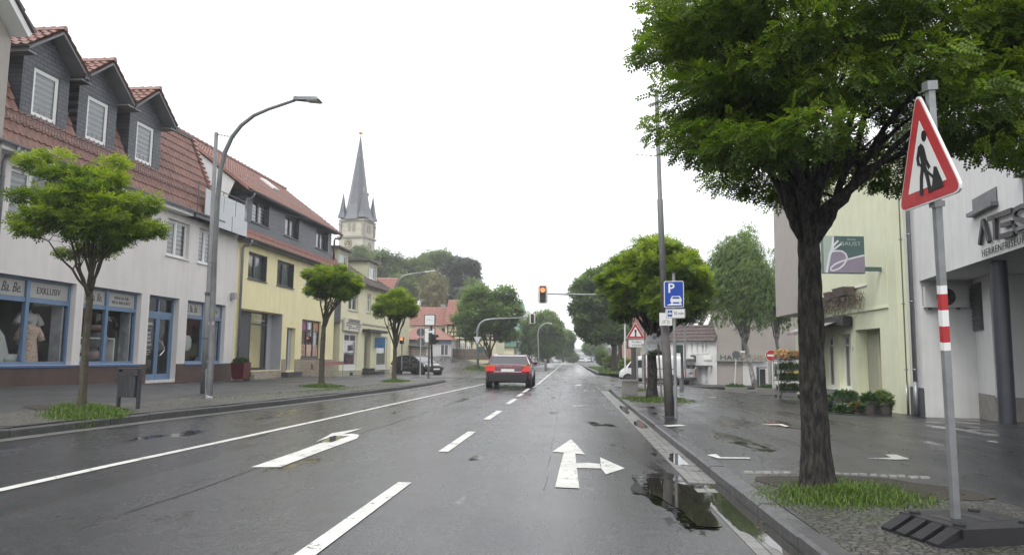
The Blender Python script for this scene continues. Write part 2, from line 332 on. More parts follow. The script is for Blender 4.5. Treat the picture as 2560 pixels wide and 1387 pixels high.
def tiles(mb, p0, eu, ev, W, H, tw=.22, ch=.34, amp=.022, lift=.035, mi=0):
    p0 = np.array(p0, float); eu = np.array(Vector(eu).normalized()); ev = np.array(Vector(ev).normalized()); nn = np.cross(eu, ev)
    nc = max(1, round(H/ch)); ch = H/nc; nu = max(1, round(W/tw)); tw = W/nu; K = 5
    us = np.arange(nu*K+1)/K*tw; ph = np.arange(nu*K+1) % K/K
    prof = amp*(np.cos(ph*2*math.pi)+.35*np.cos(ph*4*math.pi))
    vs = []; fs = []; n = len(us)
    for c in range(nc):
        for v, l in ((c*ch, lift), ((c+1)*ch+.02, 0.)):
            P = p0+us[:, None]*eu+v*ev+(prof+l)[:, None]*nn; vs += P.tolist()
        b = 2*c*n
        fs += [(b+i, b+i+1, b+n+i+1, b+n+i) for i in range(n-1)]
        P0 = p0+us[:, None]*eu+(c*ch)*ev+(prof+lift)[:, None]*nn; P1 = P0-(lift)*nn
        # butt end of each course
    for c in range(nc):
        b = len(vs); P = p0+us[:, None]*eu+(c*ch)*ev+(prof+lift)[:, None]*nn; Q = P-lift*1.0*nn; vs += Q.tolist()+P.tolist()
        fs += [(b+i, b+i+1, b+n+i+1, b+n+i) for i in range(n-1)]
    mb.add(vs, fs, mi)
    a = p0-.03*nn; mb.quad(a, a+eu*W, a+eu*W+ev*H, a+ev*H, mi); return mb
TXT = {}
def text(body, fr, s, z, size, mat, parent, d=.0, ext=.004, align='CENTER', shear=0, name='lettering', sx=1., off=0., rot=0, space=1.):
    cu = bpy.data.curves.new('txt', 'FONT'); cu.body = body; cu.size = size; cu.align_x = align; cu.align_y = 'CENTER'; cu.extrude = ext; cu.shear = shear; cu.offset = off; cu.resolution_u = 3; cu.space_character = space
    ob = bpy.data.objects.new('txt', cu); COL.objects.link(ob); dg = bpy.context.evaluated_depsgraph_get(); me = bpy.data.meshes.new_from_object(ob.evaluated_get(dg))
    mb = MB(); cr_, sr_ = math.cos(rot), math.sin(rot)
    V = [(v.co.x*sx, v.co.y, v.co.z) for v in me.vertices]
    mb.add([fr(s+x*cr_-y*sr_, d+zz+ext, z+x*sr_+y*cr_) for x, y, zz in V], [tuple(p.vertices) for p in me.polygons])
    bpy.data.objects.remove(ob); bpy.data.curves.remove(cu); bpy.data.meshes.remove(me)
    return mb.build(name, mat, parent)
def stroke(mb, fr, pts, w, d0, d1, mi=0):
    """a painted stroke: ribbon through (s,z) points"""
    P = [Vector((a, b)) for a, b in pts]; L_ = []; R_ = []
    ws = w if isinstance(w, (list, tuple)) else [w]*len(P)
    for i, p in enumerate(P):
        t = (P[min(i+1, len(P)-1)]-P[max(i-1, 0)]).normalized(); q = Vector((-t.y, t.x))*ws[i]/2; L_.append(p+q); R_.append(p-q)
    for i in range(len(P)-1): mb.fpoly(fr, [tuple(R_[i]), tuple(R_[i+1]), tuple(L_[i+1]), tuple(L_[i])], d0, d1, mi)
def window(fr, house, s0, s1, z0, z1, fm, n=2, rec=.13, back=None, sill=None, glass=None, name='window', fw=.06, transom=None, base_d=0, label=None):
    d = base_d-rec; f = MB()
    f.fbox(fr, s0, s0+fw, d-.05, d, z0, z1); f.fbox(fr, s1-fw, s1, d-.05, d, z0, z1)
    f.fbox(fr, s0+fw, s1-fw, d-.05, d, z0, z0+fw); f.fbox(fr, s0+fw, s1-fw, d-.05, d, z1-fw, z1)
    for k in range(1, n):
        c = s0+(s1-s0)*k/n; f.fbox(fr, c-fw*.75, c+fw*.75, d-.045, d+.012, z0+fw, z1-fw)
    for k in range(n):
        a = s0+(s1-s0)*k/n+(fw if k == 0 else fw*.75); b = s0+(s1-s0)*(k+1)/n-(fw if k == n-1 else fw*.75); e = .035
        f.fbox(fr, a, a+e, d-.04, d-.008, z0+fw, z1-fw); f.fbox(fr, b-e, b, d-.04, d-.008, z0+fw, z1-fw)
        f.fbox(fr, a+e, b-e, d-.04, d-.008, z0+fw, z0+fw+e); f.fbox(fr, a+e, b-e, d-.04, d-.008, z1-fw-e, z1-fw)
    if transom: f.fbox(fr, s0+fw, s1-fw, d-.046, d+.006, transom-.03, transom+.03)
    w = f.build(name, fm, house, label=label)
    MB().fquad(fr, s0+.03, s1-.03, d-.03, z0+.03, z1-.03).build('pane', glass or m_glass, w)
    if back is not None: MB().fquad(fr, s0, s1, d-.09, z0, z1).build('blind' if back is m_blind else 'curtain', back, w)
    if sill is not None:
        q = MB(); q.fbox(fr, s0-.05, s1+.05, base_d-rec, base_d+.06, z0-.045, z0-.005); q.build('sill', sill, w)
    return w
# ---------------- foliage ----------------
def fast_mesh(name, V, nq, mat, tone, parent, smooth=False):
    me = bpy.data.meshes.new(name); k = nq; nf = len(V)//k
    o = parent['_w'] if parent is not None else (0, 0, 0); V = V-np.array([o[0], o[1], o[2]])
    me.vertices.add(len(V)); me.vertices.foreach_set('co', V.astype(np.float32).ravel())
    me.loops.add(nf*k); me.loops.foreach_set('vertex_index', np.arange(nf*k, dtype=np.int32))
    me.polygons.add(nf); me.polygons.foreach_set('loop_start', np.arange(0, nf*k, k, dtype=np.int32)); me.polygons.foreach_set('loop_total', np.full(nf, k, dtype=np.int32))
    a = me.attributes.new('tone', 'FLOAT', 'FACE'); a.data.foreach_set('value', tone.astype(np.float32))
    me.materials.append(mat); me.update(calc_edges=True); ob = bpy.data.objects.new(name, me); COL.objects.link(ob)
    if parent is not None: ob.parent = parent; ob['_w'] = tuple(o)
    return ob
def leaflet(x, y, l, w, ang, dz=0):
    ca, sa = math.cos(ang), math.sin(ang)
    pts = [(0, 0), (l*.5, w/2), (l, 0), (l*.5, -w/2)]
    return [(x+a*ca-b*sa, y+a*sa+b*ca, dz-abs(b)*.0-a*.12) for a, b in pts]
def leaflet2(x, y, l, w, ang, dz=0):
    ca, sa = math.cos(ang), math.sin(ang); o = []
    for sg in (1, -1):
        for a, b in ((0, 0), (l*.28, sg*w/2), (l*.78, sg*w*.46), (l, 0)): o.append((x+a*ca-b*sa, y+a*sa+b*ca, dz+abs(b)*.25-a*.12))
    return o
def pinnate2(n=5, L_=.18, l=.05, w=.026):
    q = []
    for i in range(n):
        x = L_*(i+.7)/n
        for sg in (1, -1): q += leaflet2(x, sg*.004, l, w, sg*R(64), -x*x*.9)
    q += leaflet2(L_, 0, l, w, 0, -L_*L_*.9); return np.array(q)
def pinnate(n=5, L_=.2, l=.055, w=.022):
    q = []
    for i in range(n):
        x = L_*(i+.7)/n
        q += leaflet(x, .004, l, w, R(62), -x*x*.9); q += leaflet(x, -.004, l, w, -R(62), -x*x*.9)
    q += leaflet(L_, 0, l, w, 0, -L_*L_*.9); return np.array(q)
def spray(n, L_, l, w, seed=3):
    rg = random.Random(seed); q = []
    for i in range(n):
        q += leaflet(rg.uniform(0, L_), rg.uniform(-L_, L_)*.5, l*rg.uniform(.7, 1.2), w*rg.uniform(.7, 1.2), rg.uniform(-2.4, 2.4), rg.uniform(-L_, L_)*.25)
    return np.array(q)
def place_sprays(tmpl, P, outd, tone, rg, up_j=.4, droop=.15, size=(.8, 1.25), tilt=.75):
    n = len(P); X = outd+rg.normal(0, .45, (n, 3)); X[:, 2] -= droop; X /= np.linalg.norm(X, axis=1)[:, None]
    U = np.array([0, 0, .75])+outd*tilt+rg.normal(0, up_j, (n, 3)); Z = U-(U*X).sum(1)[:, None]*X; Z /= np.linalg.norm(Z, axis=1)[:, None]
    Y = np.cross(Z, X); s = rg.uniform(*size, (n, 1, 1))
    V = tmpl[None, :, :]*s; W = V[:, :, 0:1]*X[:, None, :]+V[:, :, 1:2]*Y[:, None, :]+V[:, :, 2:3]*Z[:, None, :]+P[:, None, :]
    T = np.repeat(tone, len(tmpl)//4)+rg.normal(0, .05, n*(len(tmpl)//4))
    return W.reshape(-1, 3), np.clip(T, 0, 1)
def tree(name, base, h_fork, r, cc, rad, ncl, nspray, tmpl, leaf, bark, label, cat='tree', seed=1, group=None, clump=.42, flat=.5, limbs=12, top=(0, 0), dense=1., shell=.62, lean=(0, 0), low=-.55, hang=0, size=(.8, 1.25), fork_r=.72, twigs=True, tone0=0., relief=False, ragged=.13):
    rg = np.random.default_rng(seed); base = Vector(base); cc = np.array(cc, float); rad = np.array(rad, float)
    root = empty(name, base, label, cat, group)
    # clumps spread through the crown
    C = []; tries = 0
    while len(C) < ncl and tries < 6000:
        tries += 1; d = rg.normal(size=3); d /= np.linalg.norm(d)
        if d[2] < low: continue
        rr = rg.uniform(shell, 1.)**.6; wob = 1+ragged*math.sin(3*math.atan2(d[1], d[0])+seed)+.08*math.sin(5*d[2]+seed*2)
        p = cc+d*rad*rr*wob
        if all(np.linalg.norm((p-q)/rad) > .26 for q, _ in C) or tries > 3000: C.append((p, d))
    V = []; T = []
    for i, (p, d) in enumerate(C):
        cr_ = clump*rad.mean()*rg.uniform(.7, 1.25); n = int(nspray*rg.uniform(.7, 1.3)*(cr_/(clump*rad.mean()))**2); 
        q = rg.normal(size=(n, 3)); q /= np.linalg.norm(q, axis=1)[:, None]
        rq = rg.uniform(.2, 1., (n, 1))**.45; q *= rq
        out = q+d*.9; P = p+q*np.array([1, 1, flat])*cr_
        if hang: P[:, 2] -= rg.uniform(0, 1, n)**2*hang
        ct = rg.uniform(-.15, .2)
        tn = .34+tone0+ct+rg.normal(0, .10, n)+.30*q[:, 2]+.45*(rq[:, 0]-.68)+.12*d[2]  # skylight and young growth put into leaf tone: lighter upward and outward
        out /= np.linalg.norm(out, axis=1)[:, None]; out[:, 2] *= .5
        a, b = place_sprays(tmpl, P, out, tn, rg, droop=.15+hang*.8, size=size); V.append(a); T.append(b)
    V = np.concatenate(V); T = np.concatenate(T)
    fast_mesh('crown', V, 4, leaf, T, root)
    # trunk and limbs
    mb = MB(); fork = base+Vector((lean[0], lean[1], h_fork)); k = 9
    pts = []; rs = []
    for i in range(k):
        t = i/(k-1); w = Vector((math.sin(t*5+seed)*.02, math.cos(t*4+seed)*.02, 0))*(r*6)*math.sin(math.pi*t)
        pts.append(base.lerp(fork, t)+w); rs.append(r*(1.28-.28*min(1, t*5))*(1-.18*t)*(1+.05*math.sin(t*17+seed)))
    pts[0] = pts[0]-Vector((0, 0, .08))
    if relief:
        n = 56; K = 80; vs = []
        for i in range(K+1):
            t = i/K; f_ = t*(len(pts)-1); a = min(int(f_), len(pts)-2); c = pts[a].lerp(pts[a+1], f_-a); rr = rs[a]+(rs[a+1]-rs[a])*(f_-a); rr *= (1+.28*math.exp(-t*16))*(1-.45*max(0, (t-.9)/.1)**2)
            for k_ in range(n):
                w = 2*math.pi*k_/n; x, y = math.cos(w), math.sin(w); nv = mnoise.noise(Vector((x*3.2, y*3.2, c.z*1.7+seed)))
                rd = 1-abs(mnoise.noise(Vector((x*7+nv, y*7+nv, c.z*2.6))))*2.2; kn = .10*max(0, mnoise.noise(Vector((x*1.6, y*1.6, c.z*2.2+9))))
                q = rr*(1+.13*rd+.06*nv+kn); vs.append((c.x+x*q, c.y+y*q, c.z))
        mb.add(vs, [(i*n+k_, i*n+(k_+1) % n, (i+1)*n+(k_+1) % n, (i+1)*n+k_) for i in range(K) for k_ in range(n)])
    else: mb.tube(pts, rs, 14)
    order = sorted(range(len(C)), key=lambda i: rg.uniform()); 
    for j in order[:limbs]:
        p, d = C[j]; p = Vector(p); s = fork-Vector((0, 0, rg.uniform(0, .12)*h_fork)); ctrl = s.lerp(p, .45)+Vector((0, 0, -.12*(p-s).length+rg.uniform(0, .25)*rad[2])); 
        ctrl = Vector((s.x+(p.x-s.x)*.35, s.y+(p.y-s.y)*.35, s.z+(p.z-s.z)*.55))+Vector(rg.normal(0, .10, 3)*rad.mean())
        q = []; q_r = []
        for t in np.linspace(0, 1, 9):
            b = s*(1-t)**2+ctrl*2*t*(1-t)+p*t*t; q.append(b+Vector(rg.normal(0, .022, 3)*rad.mean())*(t > 0)); q_r.append(r*fork_r*rg.uniform(.9, 1.05)*(1-t)**.8*(.55 if t > 0 else .7)+r*.05)
        mb.tube(q, q_r, 7)
        if twigs:
            for _ in range(3):
                k0 = rg.integers(3, 8); c = C[int(rg.integers(len(C)))][0]; a = q[k0]; e = a+(Vector(c)-a)*.45+Vector(rg.normal(0, .08, 3)*rad.mean()); m_ = (a+e)/2+Vector(rg.normal(0, .04, 3)*rad.mean())
                mb.tube([a, m_, e], [q_r[k0]*.6, q_r[k0]*.4, r*.03], 5)
    mb.build('trunk', bark, root, smooth=True)
    return root
def leaf_ball(name, parent, c, rad, n, tmpl, mat, seed=1, tone=.5, size=(.8, 1.2)):
    rg = np.random.default_rng(seed); q = rg.normal(size=(n, 3)); q /= np.linalg.norm(q, axis=1)[:, None]; q *= rg.uniform(.2, 1, (n, 1))**.5
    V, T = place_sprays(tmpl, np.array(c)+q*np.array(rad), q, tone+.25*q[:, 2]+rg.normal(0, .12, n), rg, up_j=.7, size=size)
    return fast_mesh(name, V, 4, mat, T, parent)
# ================= ground, road, pavements, markings =================
def sm(t): t = max(0., min(1., t)); return t*t*(3-2*t)
def zroad(x, y):
    return 1.3*sm((-x-5)/8)*sm((y-52)/22)-(.2*sm((x-2)/5)*sm((y-24)/7)+.30*sm((x-2.2)/3)*sm((y-36)/12))*(1-sm((y-110)/60))
def fac_x(y): return -14.06+.03*(y-18)
KL = [(-8.7, -6), (-8.4, 2), (-8.05, 7), (-7.75, 10.66), (-7.5, 13.), (-7.15, 15.5), (-6.85, 17.6), (-6.5, 21), (-6.0, 26.3), (-5.8, 31), (-5.8, 34.5), (-6.1, 36.5), (-6.9, 38.2), (-8.3, 39.6), (-10.5, 40.6), (-14, 41.2)]
KR = [(1.46, -6), (1.46, 4), (1.46, 10), (1.46, 20), (1.5, 26), (1.6, 29.4), (1.9, 31), (2.6, 32.4), (4.0, 33.4), (6.5, 34.2), (10, 34.8), (16, 35.2)]
def kxl(y):
    for (a, b), (c, d) in zip(KL, KL[1:]):
        if b <= y <= d: return a+(c-a)*(y-b)/(d-b)
    return -5.8
def zlp(x, y):
    t = sm((kxl(y)-x)/6) if y < 41 else 1
    return (.12+t*(.02+.17*sm((27-y)/9)))*(1-sm((y-36)/5))+(-.16*sm((y-40)/12)*t)+.012
def zrp(x, y): return .1-.29*sm((x-3)/6.2)*sm((y-12.5)/8)
def grid(mb, xs, ys, zf, keep=None, mi=0):
    n = len(xs); mb_v = [(x, y, zf(x, y)) for y in ys for x in xs]; fs = []
    for j in range(len(ys)-1):
        for i in range(n-1):
            if keep is None or keep((xs[i]+xs[i+1])/2, (ys[j]+ys[j+1])/2): fs.append((j*n+i, j*n+i+1, (j+1)*n+i+1, (j+1)*n+i))
    return mb.add(mb_v, fs, mi)
def struct(o, kind='structure'): o['kind'] = kind; return o
def hill(x, y):
    z = zroad(x, y)-.03
    if y > 84 and x < -8: z += 9*sm((y-84)/45)*sm((-x-8)/26)
    if y > 90 and x > 14: z += 2*sm((y-90)/50)
    if x > 1 and y < 37: z = min(z, zrp(x, y)-.08)
    if x < -5 and y < 58: z = min(z, zlp(x, y)-.12)
    return z-.06
g = MB(); xs = sorted({*np.linspace(-60, 60, 61).tolist(), *[-1500, -600, -250, -140, -90, 90, 140, 250, 600, 1500]}); ys = sorted({*np.linspace(-12, 160, 87).tolist(), *[-300, -60, 200, 260, 350, 500, 800, 1600]})
struct(grid(g, xs, ys, hill).build('ground', m_ground, smooth=True))
g = MB(); grid(g, np.linspace(-9.2, 1.5, 14), np.linspace(-8, 44, 27), lambda x, y: 0.)
struct(g.build('road', m_road))
# crossing and the street beyond
g = MB(); xs = np.linspace(-48, 40, 89); ys = np.linspace(36, 100, 65)
def keepx(x, y):
    if y < 44: return x < -9.2 or x > 1.4
    if x > 1.8+max(0, (50-y))*.9 and y > 56: return False
    return y < 58 or (x < -6.0 and x > -34 and y < 77) or -4.6 < x < 2.2
grid(g, xs, ys, lambda x, y: zroad(x, y)+.004, keepx)
grid(g, [-5.0, -1.5, 2.2], np.linspace(100, 480, 20), lambda x, y: .004)
grid(g, np.linspace(1.5, 40, 30), np.linspace(29, 36, 8), lambda x, y: zroad(x, y)+.004)
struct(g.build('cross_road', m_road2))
# pavements
g = MB(); ys = np.linspace(-6, 41, 48); rows = []
vs = []
for y in ys:
    k = kxl(y) if y < 34.6 else None
    if k is None: k = [-5.8, -5.83, -6.0, -6.35, -6.8, -7.7, -9.3, -13][min(7, int((y-34.5)))]
    for t in np.linspace(0, 1, 11): x = k-.12+(-15.2-(k-.12))*t; vs.append((x, y, zlp(x, y)))
fs = [(j*11+i, (j+1)*11+i, (j+1)*11+i+1, j*11+i+1) for j in range(len(ys)-1) for i in range(10)]
g.add(vs, fs); grid(g, np.linspace(-15.2, -10.6, 6), np.linspace(40.9, 56, 8), lambda x, y: zlp(x, y))
struct(g.build('pavement', m_pave, smooth=True))
g = MB(); xs = [1.6, 2.2, 3, 4, 5, 6, 7, 8, 9, 10, 11.5, 13.5, 24]; ys = np.linspace(-6, 30, 37); grid(g, xs, ys, zrp)
grid(g, xs[1:], np.linspace(30, 32.4, 4), zrp); grid(g, xs[3:], np.linspace(32.4, 33.6, 2), zrp); grid(g, xs[5:], np.linspace(33.6, 34.3, 2), zrp); grid(g, xs[8:], np.linspace(34.3, 36.5, 2), zrp)
struct(g.build('parking_pavement', m_lot, smooth=True))
# far pavements beyond the crossing
g = MB(); grid(g, [2.3, 4, 6, 9], np.linspace(57, 300, 20), lambda x, y: .12); grid(g, [-9, -7, -5.1], np.linspace(62, 300, 18), lambda x, y: .12)
g.box(2.15, 2.3, 57, 300, 0, .13); g.box(-5.1, -4.95, 62, 300, 0, .13)
struct(g.build('far_pavement', m_pave))
g = MB(); grid(g, np.linspace(4.4, 16, 8), np.linspace(47.5, 56, 6), lambda x, y: zroad(x, y)+.10)
grid(g, np.linspace(4.4, 16, 8), [47.4, 47.5], lambda x, y: zroad(x, y)+(.10 if y > 47.45 else -.02))
struct(g.build('side_street_pavement', m_pave))
# kerbs
def kerb(pl, zt, w, name, mat, step=1.0, side=1):
    mb = MB(); P = [Vector((a, b, 0)) for a, b in pl]; D = [0]
    for a, b in zip(P, P[1:]): D.append(D[-1]+(b-a).length)
    def at(s):
        for i in range(len(P)-1):
            if s <= D[i+1] or i == len(P)-2: return P[i].lerp(P[i+1], (s-D[i])/(D[i+1]-D[i]))
    s = 0; rg = random.Random(5)
    while s < D[-1]-.2:
        a = at(s+.006); b = at(min(D[-1], s+step)-.006); t = (b-a).normalized(); q = Vector((t.y, -t.x, 0))*side*w; j = rg.uniform(-.006, .006)
        z = zt(a.x, a.y)+j; e = .02
        up = Vector((0, 0, z)); A, B = a-Vector((0, 0, .1)), b-Vector((0, 0, .1))
        mb.add([A, B, B+q, A+q, a+Vector((0, 0, z-e)), b+Vector((0, 0, z-e)), a+q*.14+up, b+q*.14+up, a+q+up, b+q+up],
               [(0, 1, 5, 4) if side > 0 else (1, 0, 4, 5), (4, 5, 7, 6), (6, 7, 9, 8), (8, 9, 2, 3), (0, 4, 6, 8, 3), (1, 2, 9, 7, 5)])
        s += step
    return struct(mb.build(name, mat))
kerb(KL, lambda x, y: .125*(1-.75*sm((y-34)/5)), .15, 'kerb', m_kerb, side=-1)
kerb(KR, lambda x, y: .108-.09*sm((y-29)/4), .15, 'kerb', m_kerbd, side=1)
def offs(pl, d): return [(x+d, y) for x, y in pl]
# gutters
rg = random.Random(3); g = MB()
for row in range(3):
    y = -4
    while y < 28:
        x0 = 1.17+row*.097; j = (rg.uniform(-.003, .003)-.002*row) if y > 6.9 else -.0075+rg.uniform(-.001, .001); l = .2
        if 7.05 < y < 7.25 and row < 3: y += .3; continue
        g.hexa([(x0, y, -.02), (x0+.09, y, -.02), (x0+.09, y+l-.008, -.02), (x0, y+l-.008, -.02), (x0, y, .013+j), (x0+.09, y, .012+j), (x0+.09, y+l-.008, .012+j), (x0, y+l-.008, .013+j)])
        y += l
struct(g.build('gutter', m_gut))
g = MB(); pl = [p for p in KL if p[1] < 36]
for (a, b), (c, d) in zip(pl, pl[1:]): g.quad((a+.02, b, .005), (a+.30, b, .005), (c+.30, d, .005), (c+.02, d, .005))
struct(g.build('gutter', M('gutter_strip', (.13, .13, .12), .45, var=.25, b=.3)))
# cobbled strips
g = MB(); ys = np.linspace(10.2, 34.5, 40); vs = []
for j, y in enumerate(ys):
    w = 1.75+.12*math.sin(j*1.3)
    if y < 11.5: w *= .8
    for t in (0, .33, .66, 1): x = kxl(y)-.15-w*t; vs.append((x, y, zlp(x, y)+.006))
g.add(vs, [(j*4+i, (j+1)*4+i, (j+1)*4+i+1, j*4+i+1) for j in range(39) for i in range(3)])
struct(g.build('cobbled_strip', m_cob))
g = MB(); n = 24; ring = [(1.6, 2.0), (1.62, 6.9), (1.9, 7.55), (2.5, 7.7), (3.0, 7.55), (3.35, 6.9), (3.5, 5.9), (3.7, 4.5), (3.8, 2.0)]
g.add([(x, y, zrp(x, y)+.006) for x, y in ring], [tuple(range(len(ring)-1, -1, -1))])
ring = [(1.62, 17.5), (1.62, 28), (2.9, 28), (3.1, 24), (3.0, 20), (2.7, 18.2)]
g.add([(x, y, zrp(x, y)+.006) for x, y in ring], [tuple(range(len(ring)-1, -1, -1))])
struct(g.build('cobbled_strip', m_cobd))
# painted markings
def gp(px, z=.006): return [G(x, y, 0)[:2]+(z,) for x, y in px]
def mark(polys, z=.006, name='road_marking', zf=None):
    g = MB()
    for p in polys:
        g.add([(a, b, (zf(a, b) if zf else 0)+z) for a, b in p], [tuple(range(len(p)))])
    for f in range(len(g.f)):  # face up
        v = [Vector(g.v[i]) for i in g.f[f]]; nrm = sum((v[i].cross(v[(i+1) % len(v)]) for i in range(len(v))), Vector())
        if nrm.z < 0: g.f[f] = tuple(reversed(g.f[f]))
    return struct(g.build(name, m_paint))
SL = [(-4.95, -5), (-4.93, 6.2), (-4.89, 7.7), (-4.78, 9.66), (-4.6, 13.6), (-4.28, 22), (-3.95, 30.1), (-3.8, 33.4)]
mark([[(a-.06, b), (a+.06, b), (c+.06, d), (c-.06, d)] for (a, b), (c, d) in zip(SL, SL[1:])])
xd = -1.56
mark([[(xd-.03-.065, a), (xd-.03+.065, a), (xd+.065, b), (xd-.065, b)] for a, b in ((-1.5, 1.5), (3.9, 7.15), (9.5, 12.1), (14.5, 16.9), (19.4, 21.9), (23.4, 25.2), (26.2, 29.5))])
mark([[(-1.5, a), (-1.38, a), (-1.32, b), (-1.44, b)] for a, b in [(30.2+3.3*i, 33.1+3.3*i) for i in range(5)]+[(47, 80), (80, 140), (140, 330)]], z=.011)
px = lambda l: [G(x, y)[:2] for x, y in l]
mark([px([(628, 1168), (700, 1168), (800, 1130), (893, 1096), (898, 1087), (880, 1084), (850, 1086), (842, 1089), (845, 1096), (800, 1108), (740, 1130)]), px([(790, 1105), (830, 1083), (907, 1070), (880, 1079), (843, 1089), (835, 1089)])])
mark([px([(1388, 1218), (1448, 1221), (1442, 1169), (1438, 1134), (1410, 1131), (1398, 1175)]), px([(1381, 1129), (1462, 1136), (1446, 1117), (1428, 1098), (1405, 1113)]), px([(1442, 1170), (1502, 1171), (1500, 1160), (1470, 1157), (1441, 1158)]), px([(1500, 1143), (1562, 1171), (1515, 1186), (1503, 1172)])])
0 and mark([px([(850, 982), (980, 970), (985, 966), (900, 972)])][:0] or [px([(1130, 982), (1150, 978), (1180, 973), (1195, 976), (1150, 985)])])
# parking bay corners on the right
zz = lambda x, y: zrp(x, y)
def gz(l): return [G(x, y, .07)[:2] for x, y in l]
mark([gz([(1657, 1068), (1700, 1066), (1717, 1069), (1670, 1071)]), gz([(1898, 1066), (1955, 1064), (1974, 1071), (1962, 1071), (1948, 1067)]), gz([(1766, 1144), (1790, 1142), (1802, 1150), (1876, 1151), (1874, 1154), (1795, 1153)]),
      gz([(2165, 1153), (2228, 1151), (2212, 1143), (2240, 1143), (2275, 1155), (2240, 1156)]), gz([(2242, 1107), (2292, 1110), (2290, 1115), (2248, 1111)][:0] or [(2470, 1107), (2497, 1111), (2490, 1112), (2468, 1108)])], z=.007, zf=zz)
mark([[(5.9, 36.5), (6.15, 36.5), (5.9, 38.2), (5.35, 39.6), (4.4, 40.6), (4.3, 40.45), (5.2, 39.4), (5.7, 38.1)]], z=.01, zf=lambda x, y: zroad(x, y))
mark([[(8.9, 36.5), (9.15, 36.4), (8.7, 38.4), (8.4, 38.4)]], z=.01, zf=lambda x, y: zroad(x, y))
# kerbside drain slot and broken patches (dark joints)
g = MB(); g.box(1.16, 1.45, 7.08, 7.28, -.01, .004); struct(g.build('drain', m_black))
m_joint = M('tar_joint', (.02, .02, .021), .3, var=.3)
def ribbon(pts, w, z, name, mat):
    g = MB(); P = [Vector((a, b, 0)) for a, b in pts]
    for i in range(len(P)-1):
        t = (P[i+1]-P[i]).normalized(); q = Vector((t.y, -t.x, 0))*w/2; u = Vector((0, 0, z)); g.quad(P[i]+q+u, P[i+1]+q+u, P[i+1]-q+u, P[i]-q+u)
    return struct(g.build(name, mat))
rg = random.Random(8)
def wob(x0, y0, x1, y1, n, a): return [(x0+(x1-x0)*i/n+rg.uniform(-a, a), y0+(y1-y0)*i/n) for i in range(n+1)]
ribbon(wob(-.22, 7.0, -.3, 30, 30, .012), .011, .005, 'tar_joint', m_joint)
ribbon(wob(-3.35, 5.5, -2.75, 33, 30, .05), .016, .005, 'tar_joint', m_joint)
ribbon(wob(.38, 58, .4, 130, 20, .05), .12, .009, 'tar_joint', m_joint)
# worn ruts beside the dashes and open patches
def blob(cx, cy, rx, ry, seed, n=26, rough=.25, rot=0):
    rg = random.Random(seed); ph = [rg.uniform(0, 6.28) for _ in range(5)]; o = []
    for k in range(n):
        a = 2*math.pi*k/n; r = 1+rough*sum(math.sin((j+2)*a+ph[j])/(j+1.5) for j in range(5)); x, y = rx*r*math.cos(a), ry*r*math.sin(a)
        o.append((cx+x*math.cos(rot)-y*math.sin(rot), cy+x*math.sin(rot)+y*math.cos(rot)))
    return o
def puddle(poly, z=.008, name='puddle', mat=None, zf=None):
    g = MB(); zc = zf or (lambda a, b: 0.); c = (sum(p[0] for p in poly)/len(poly), sum(p[1] for p in poly)/len(poly)); zm = max(zc(*p) for p in poly) if zf else 0
    g.add([(a, b, zm+z) for a, b in poly], [tuple(range(len(poly)))])
    nrm = sum((Vector(g.v[i]).cross(Vector(g.v[(i+1) % len(poly)])) for i in range(len(poly))), Vector())
    if nrm.z < 0: g.f[0] = tuple(reversed(g.f[0]))
    return struct(g.build(name, mat or m_water))
PZ = [(640, 500), (662, 497), (690, 499), (730, 506), (780, 520), (840, 534), (905, 550), (940, 536), (985, 522), (1040, 520), (1075, 548), (1160, 625), (1230, 686), (1300, 745), (1370, 800), (1440, 860), (1500, 905), (1560, 960), (1420, 960), (1330, 880), (1290, 858), (1250, 835), (1215, 812), (1170, 788), (1120, 768), (1080, 740), (1058, 716), (1010, 676), (985, 640), (972, 622), (958, 640), (966, 672), (1000, 712), (1030, 742), (1000, 750), (950, 748), (900, 742), (870, 720), (850, 700), (838, 676), (800, 652), (760, 632), (700, 594), (660, 582), (645, 560), (655, 530)]
def rough_poly(P, seed, amp=.012, sub=3):
    rg = random.Random(seed); o = []
    for i in range(len(P)):
        a, b = P[i], P[(i+1) % len(P)]
        for k in range(sub): t = k/sub; o.append((a[0]+(b[0]-a[0])*t+rg.uniform(-amp, amp), a[1]+(b[1]-a[1])*t+rg.uniform(-amp, amp)*1.5))
    return o
pp = [G(1300+x/2.032, 950+y/2.032)[:2] for x, y in PZ]; pp = [(min(x, 1.455), y) for x, y in pp]
puddle(rough_poly(pp, 4, .008), z=.0075)
m_wetrim = roadmat('soaked_asphalt', (.006, .006, .007), (.02, .021, .023), .1, .2, bst=.3, wet0=.5)
cc_ = (1.1, 6.3); puddle(rough_poly([(min(1.45, cc_[0]+(x-cc_[0])*1.3-.03), cc_[1]+(y-cc_[1])*1.1) for x, y in pp], 9, .02), z=.0035, name='wet_patch', mat=m_wetrim)
puddle(rough_poly(px([(800, 1106), (826, 1092), (850, 1089.5), (872, 1090), (852, 1097), (828, 1106)]), 3, .01), z=.009)
for i, (x, y, rx, ry) in enumerate([(1.3, 9.2, .1, .5), (1.31, 14, .09, .9), (1.32, 18, .09, 1.3)]): puddle(blob(x, y, rx, ry, i+20, rough=.3), z=.015)
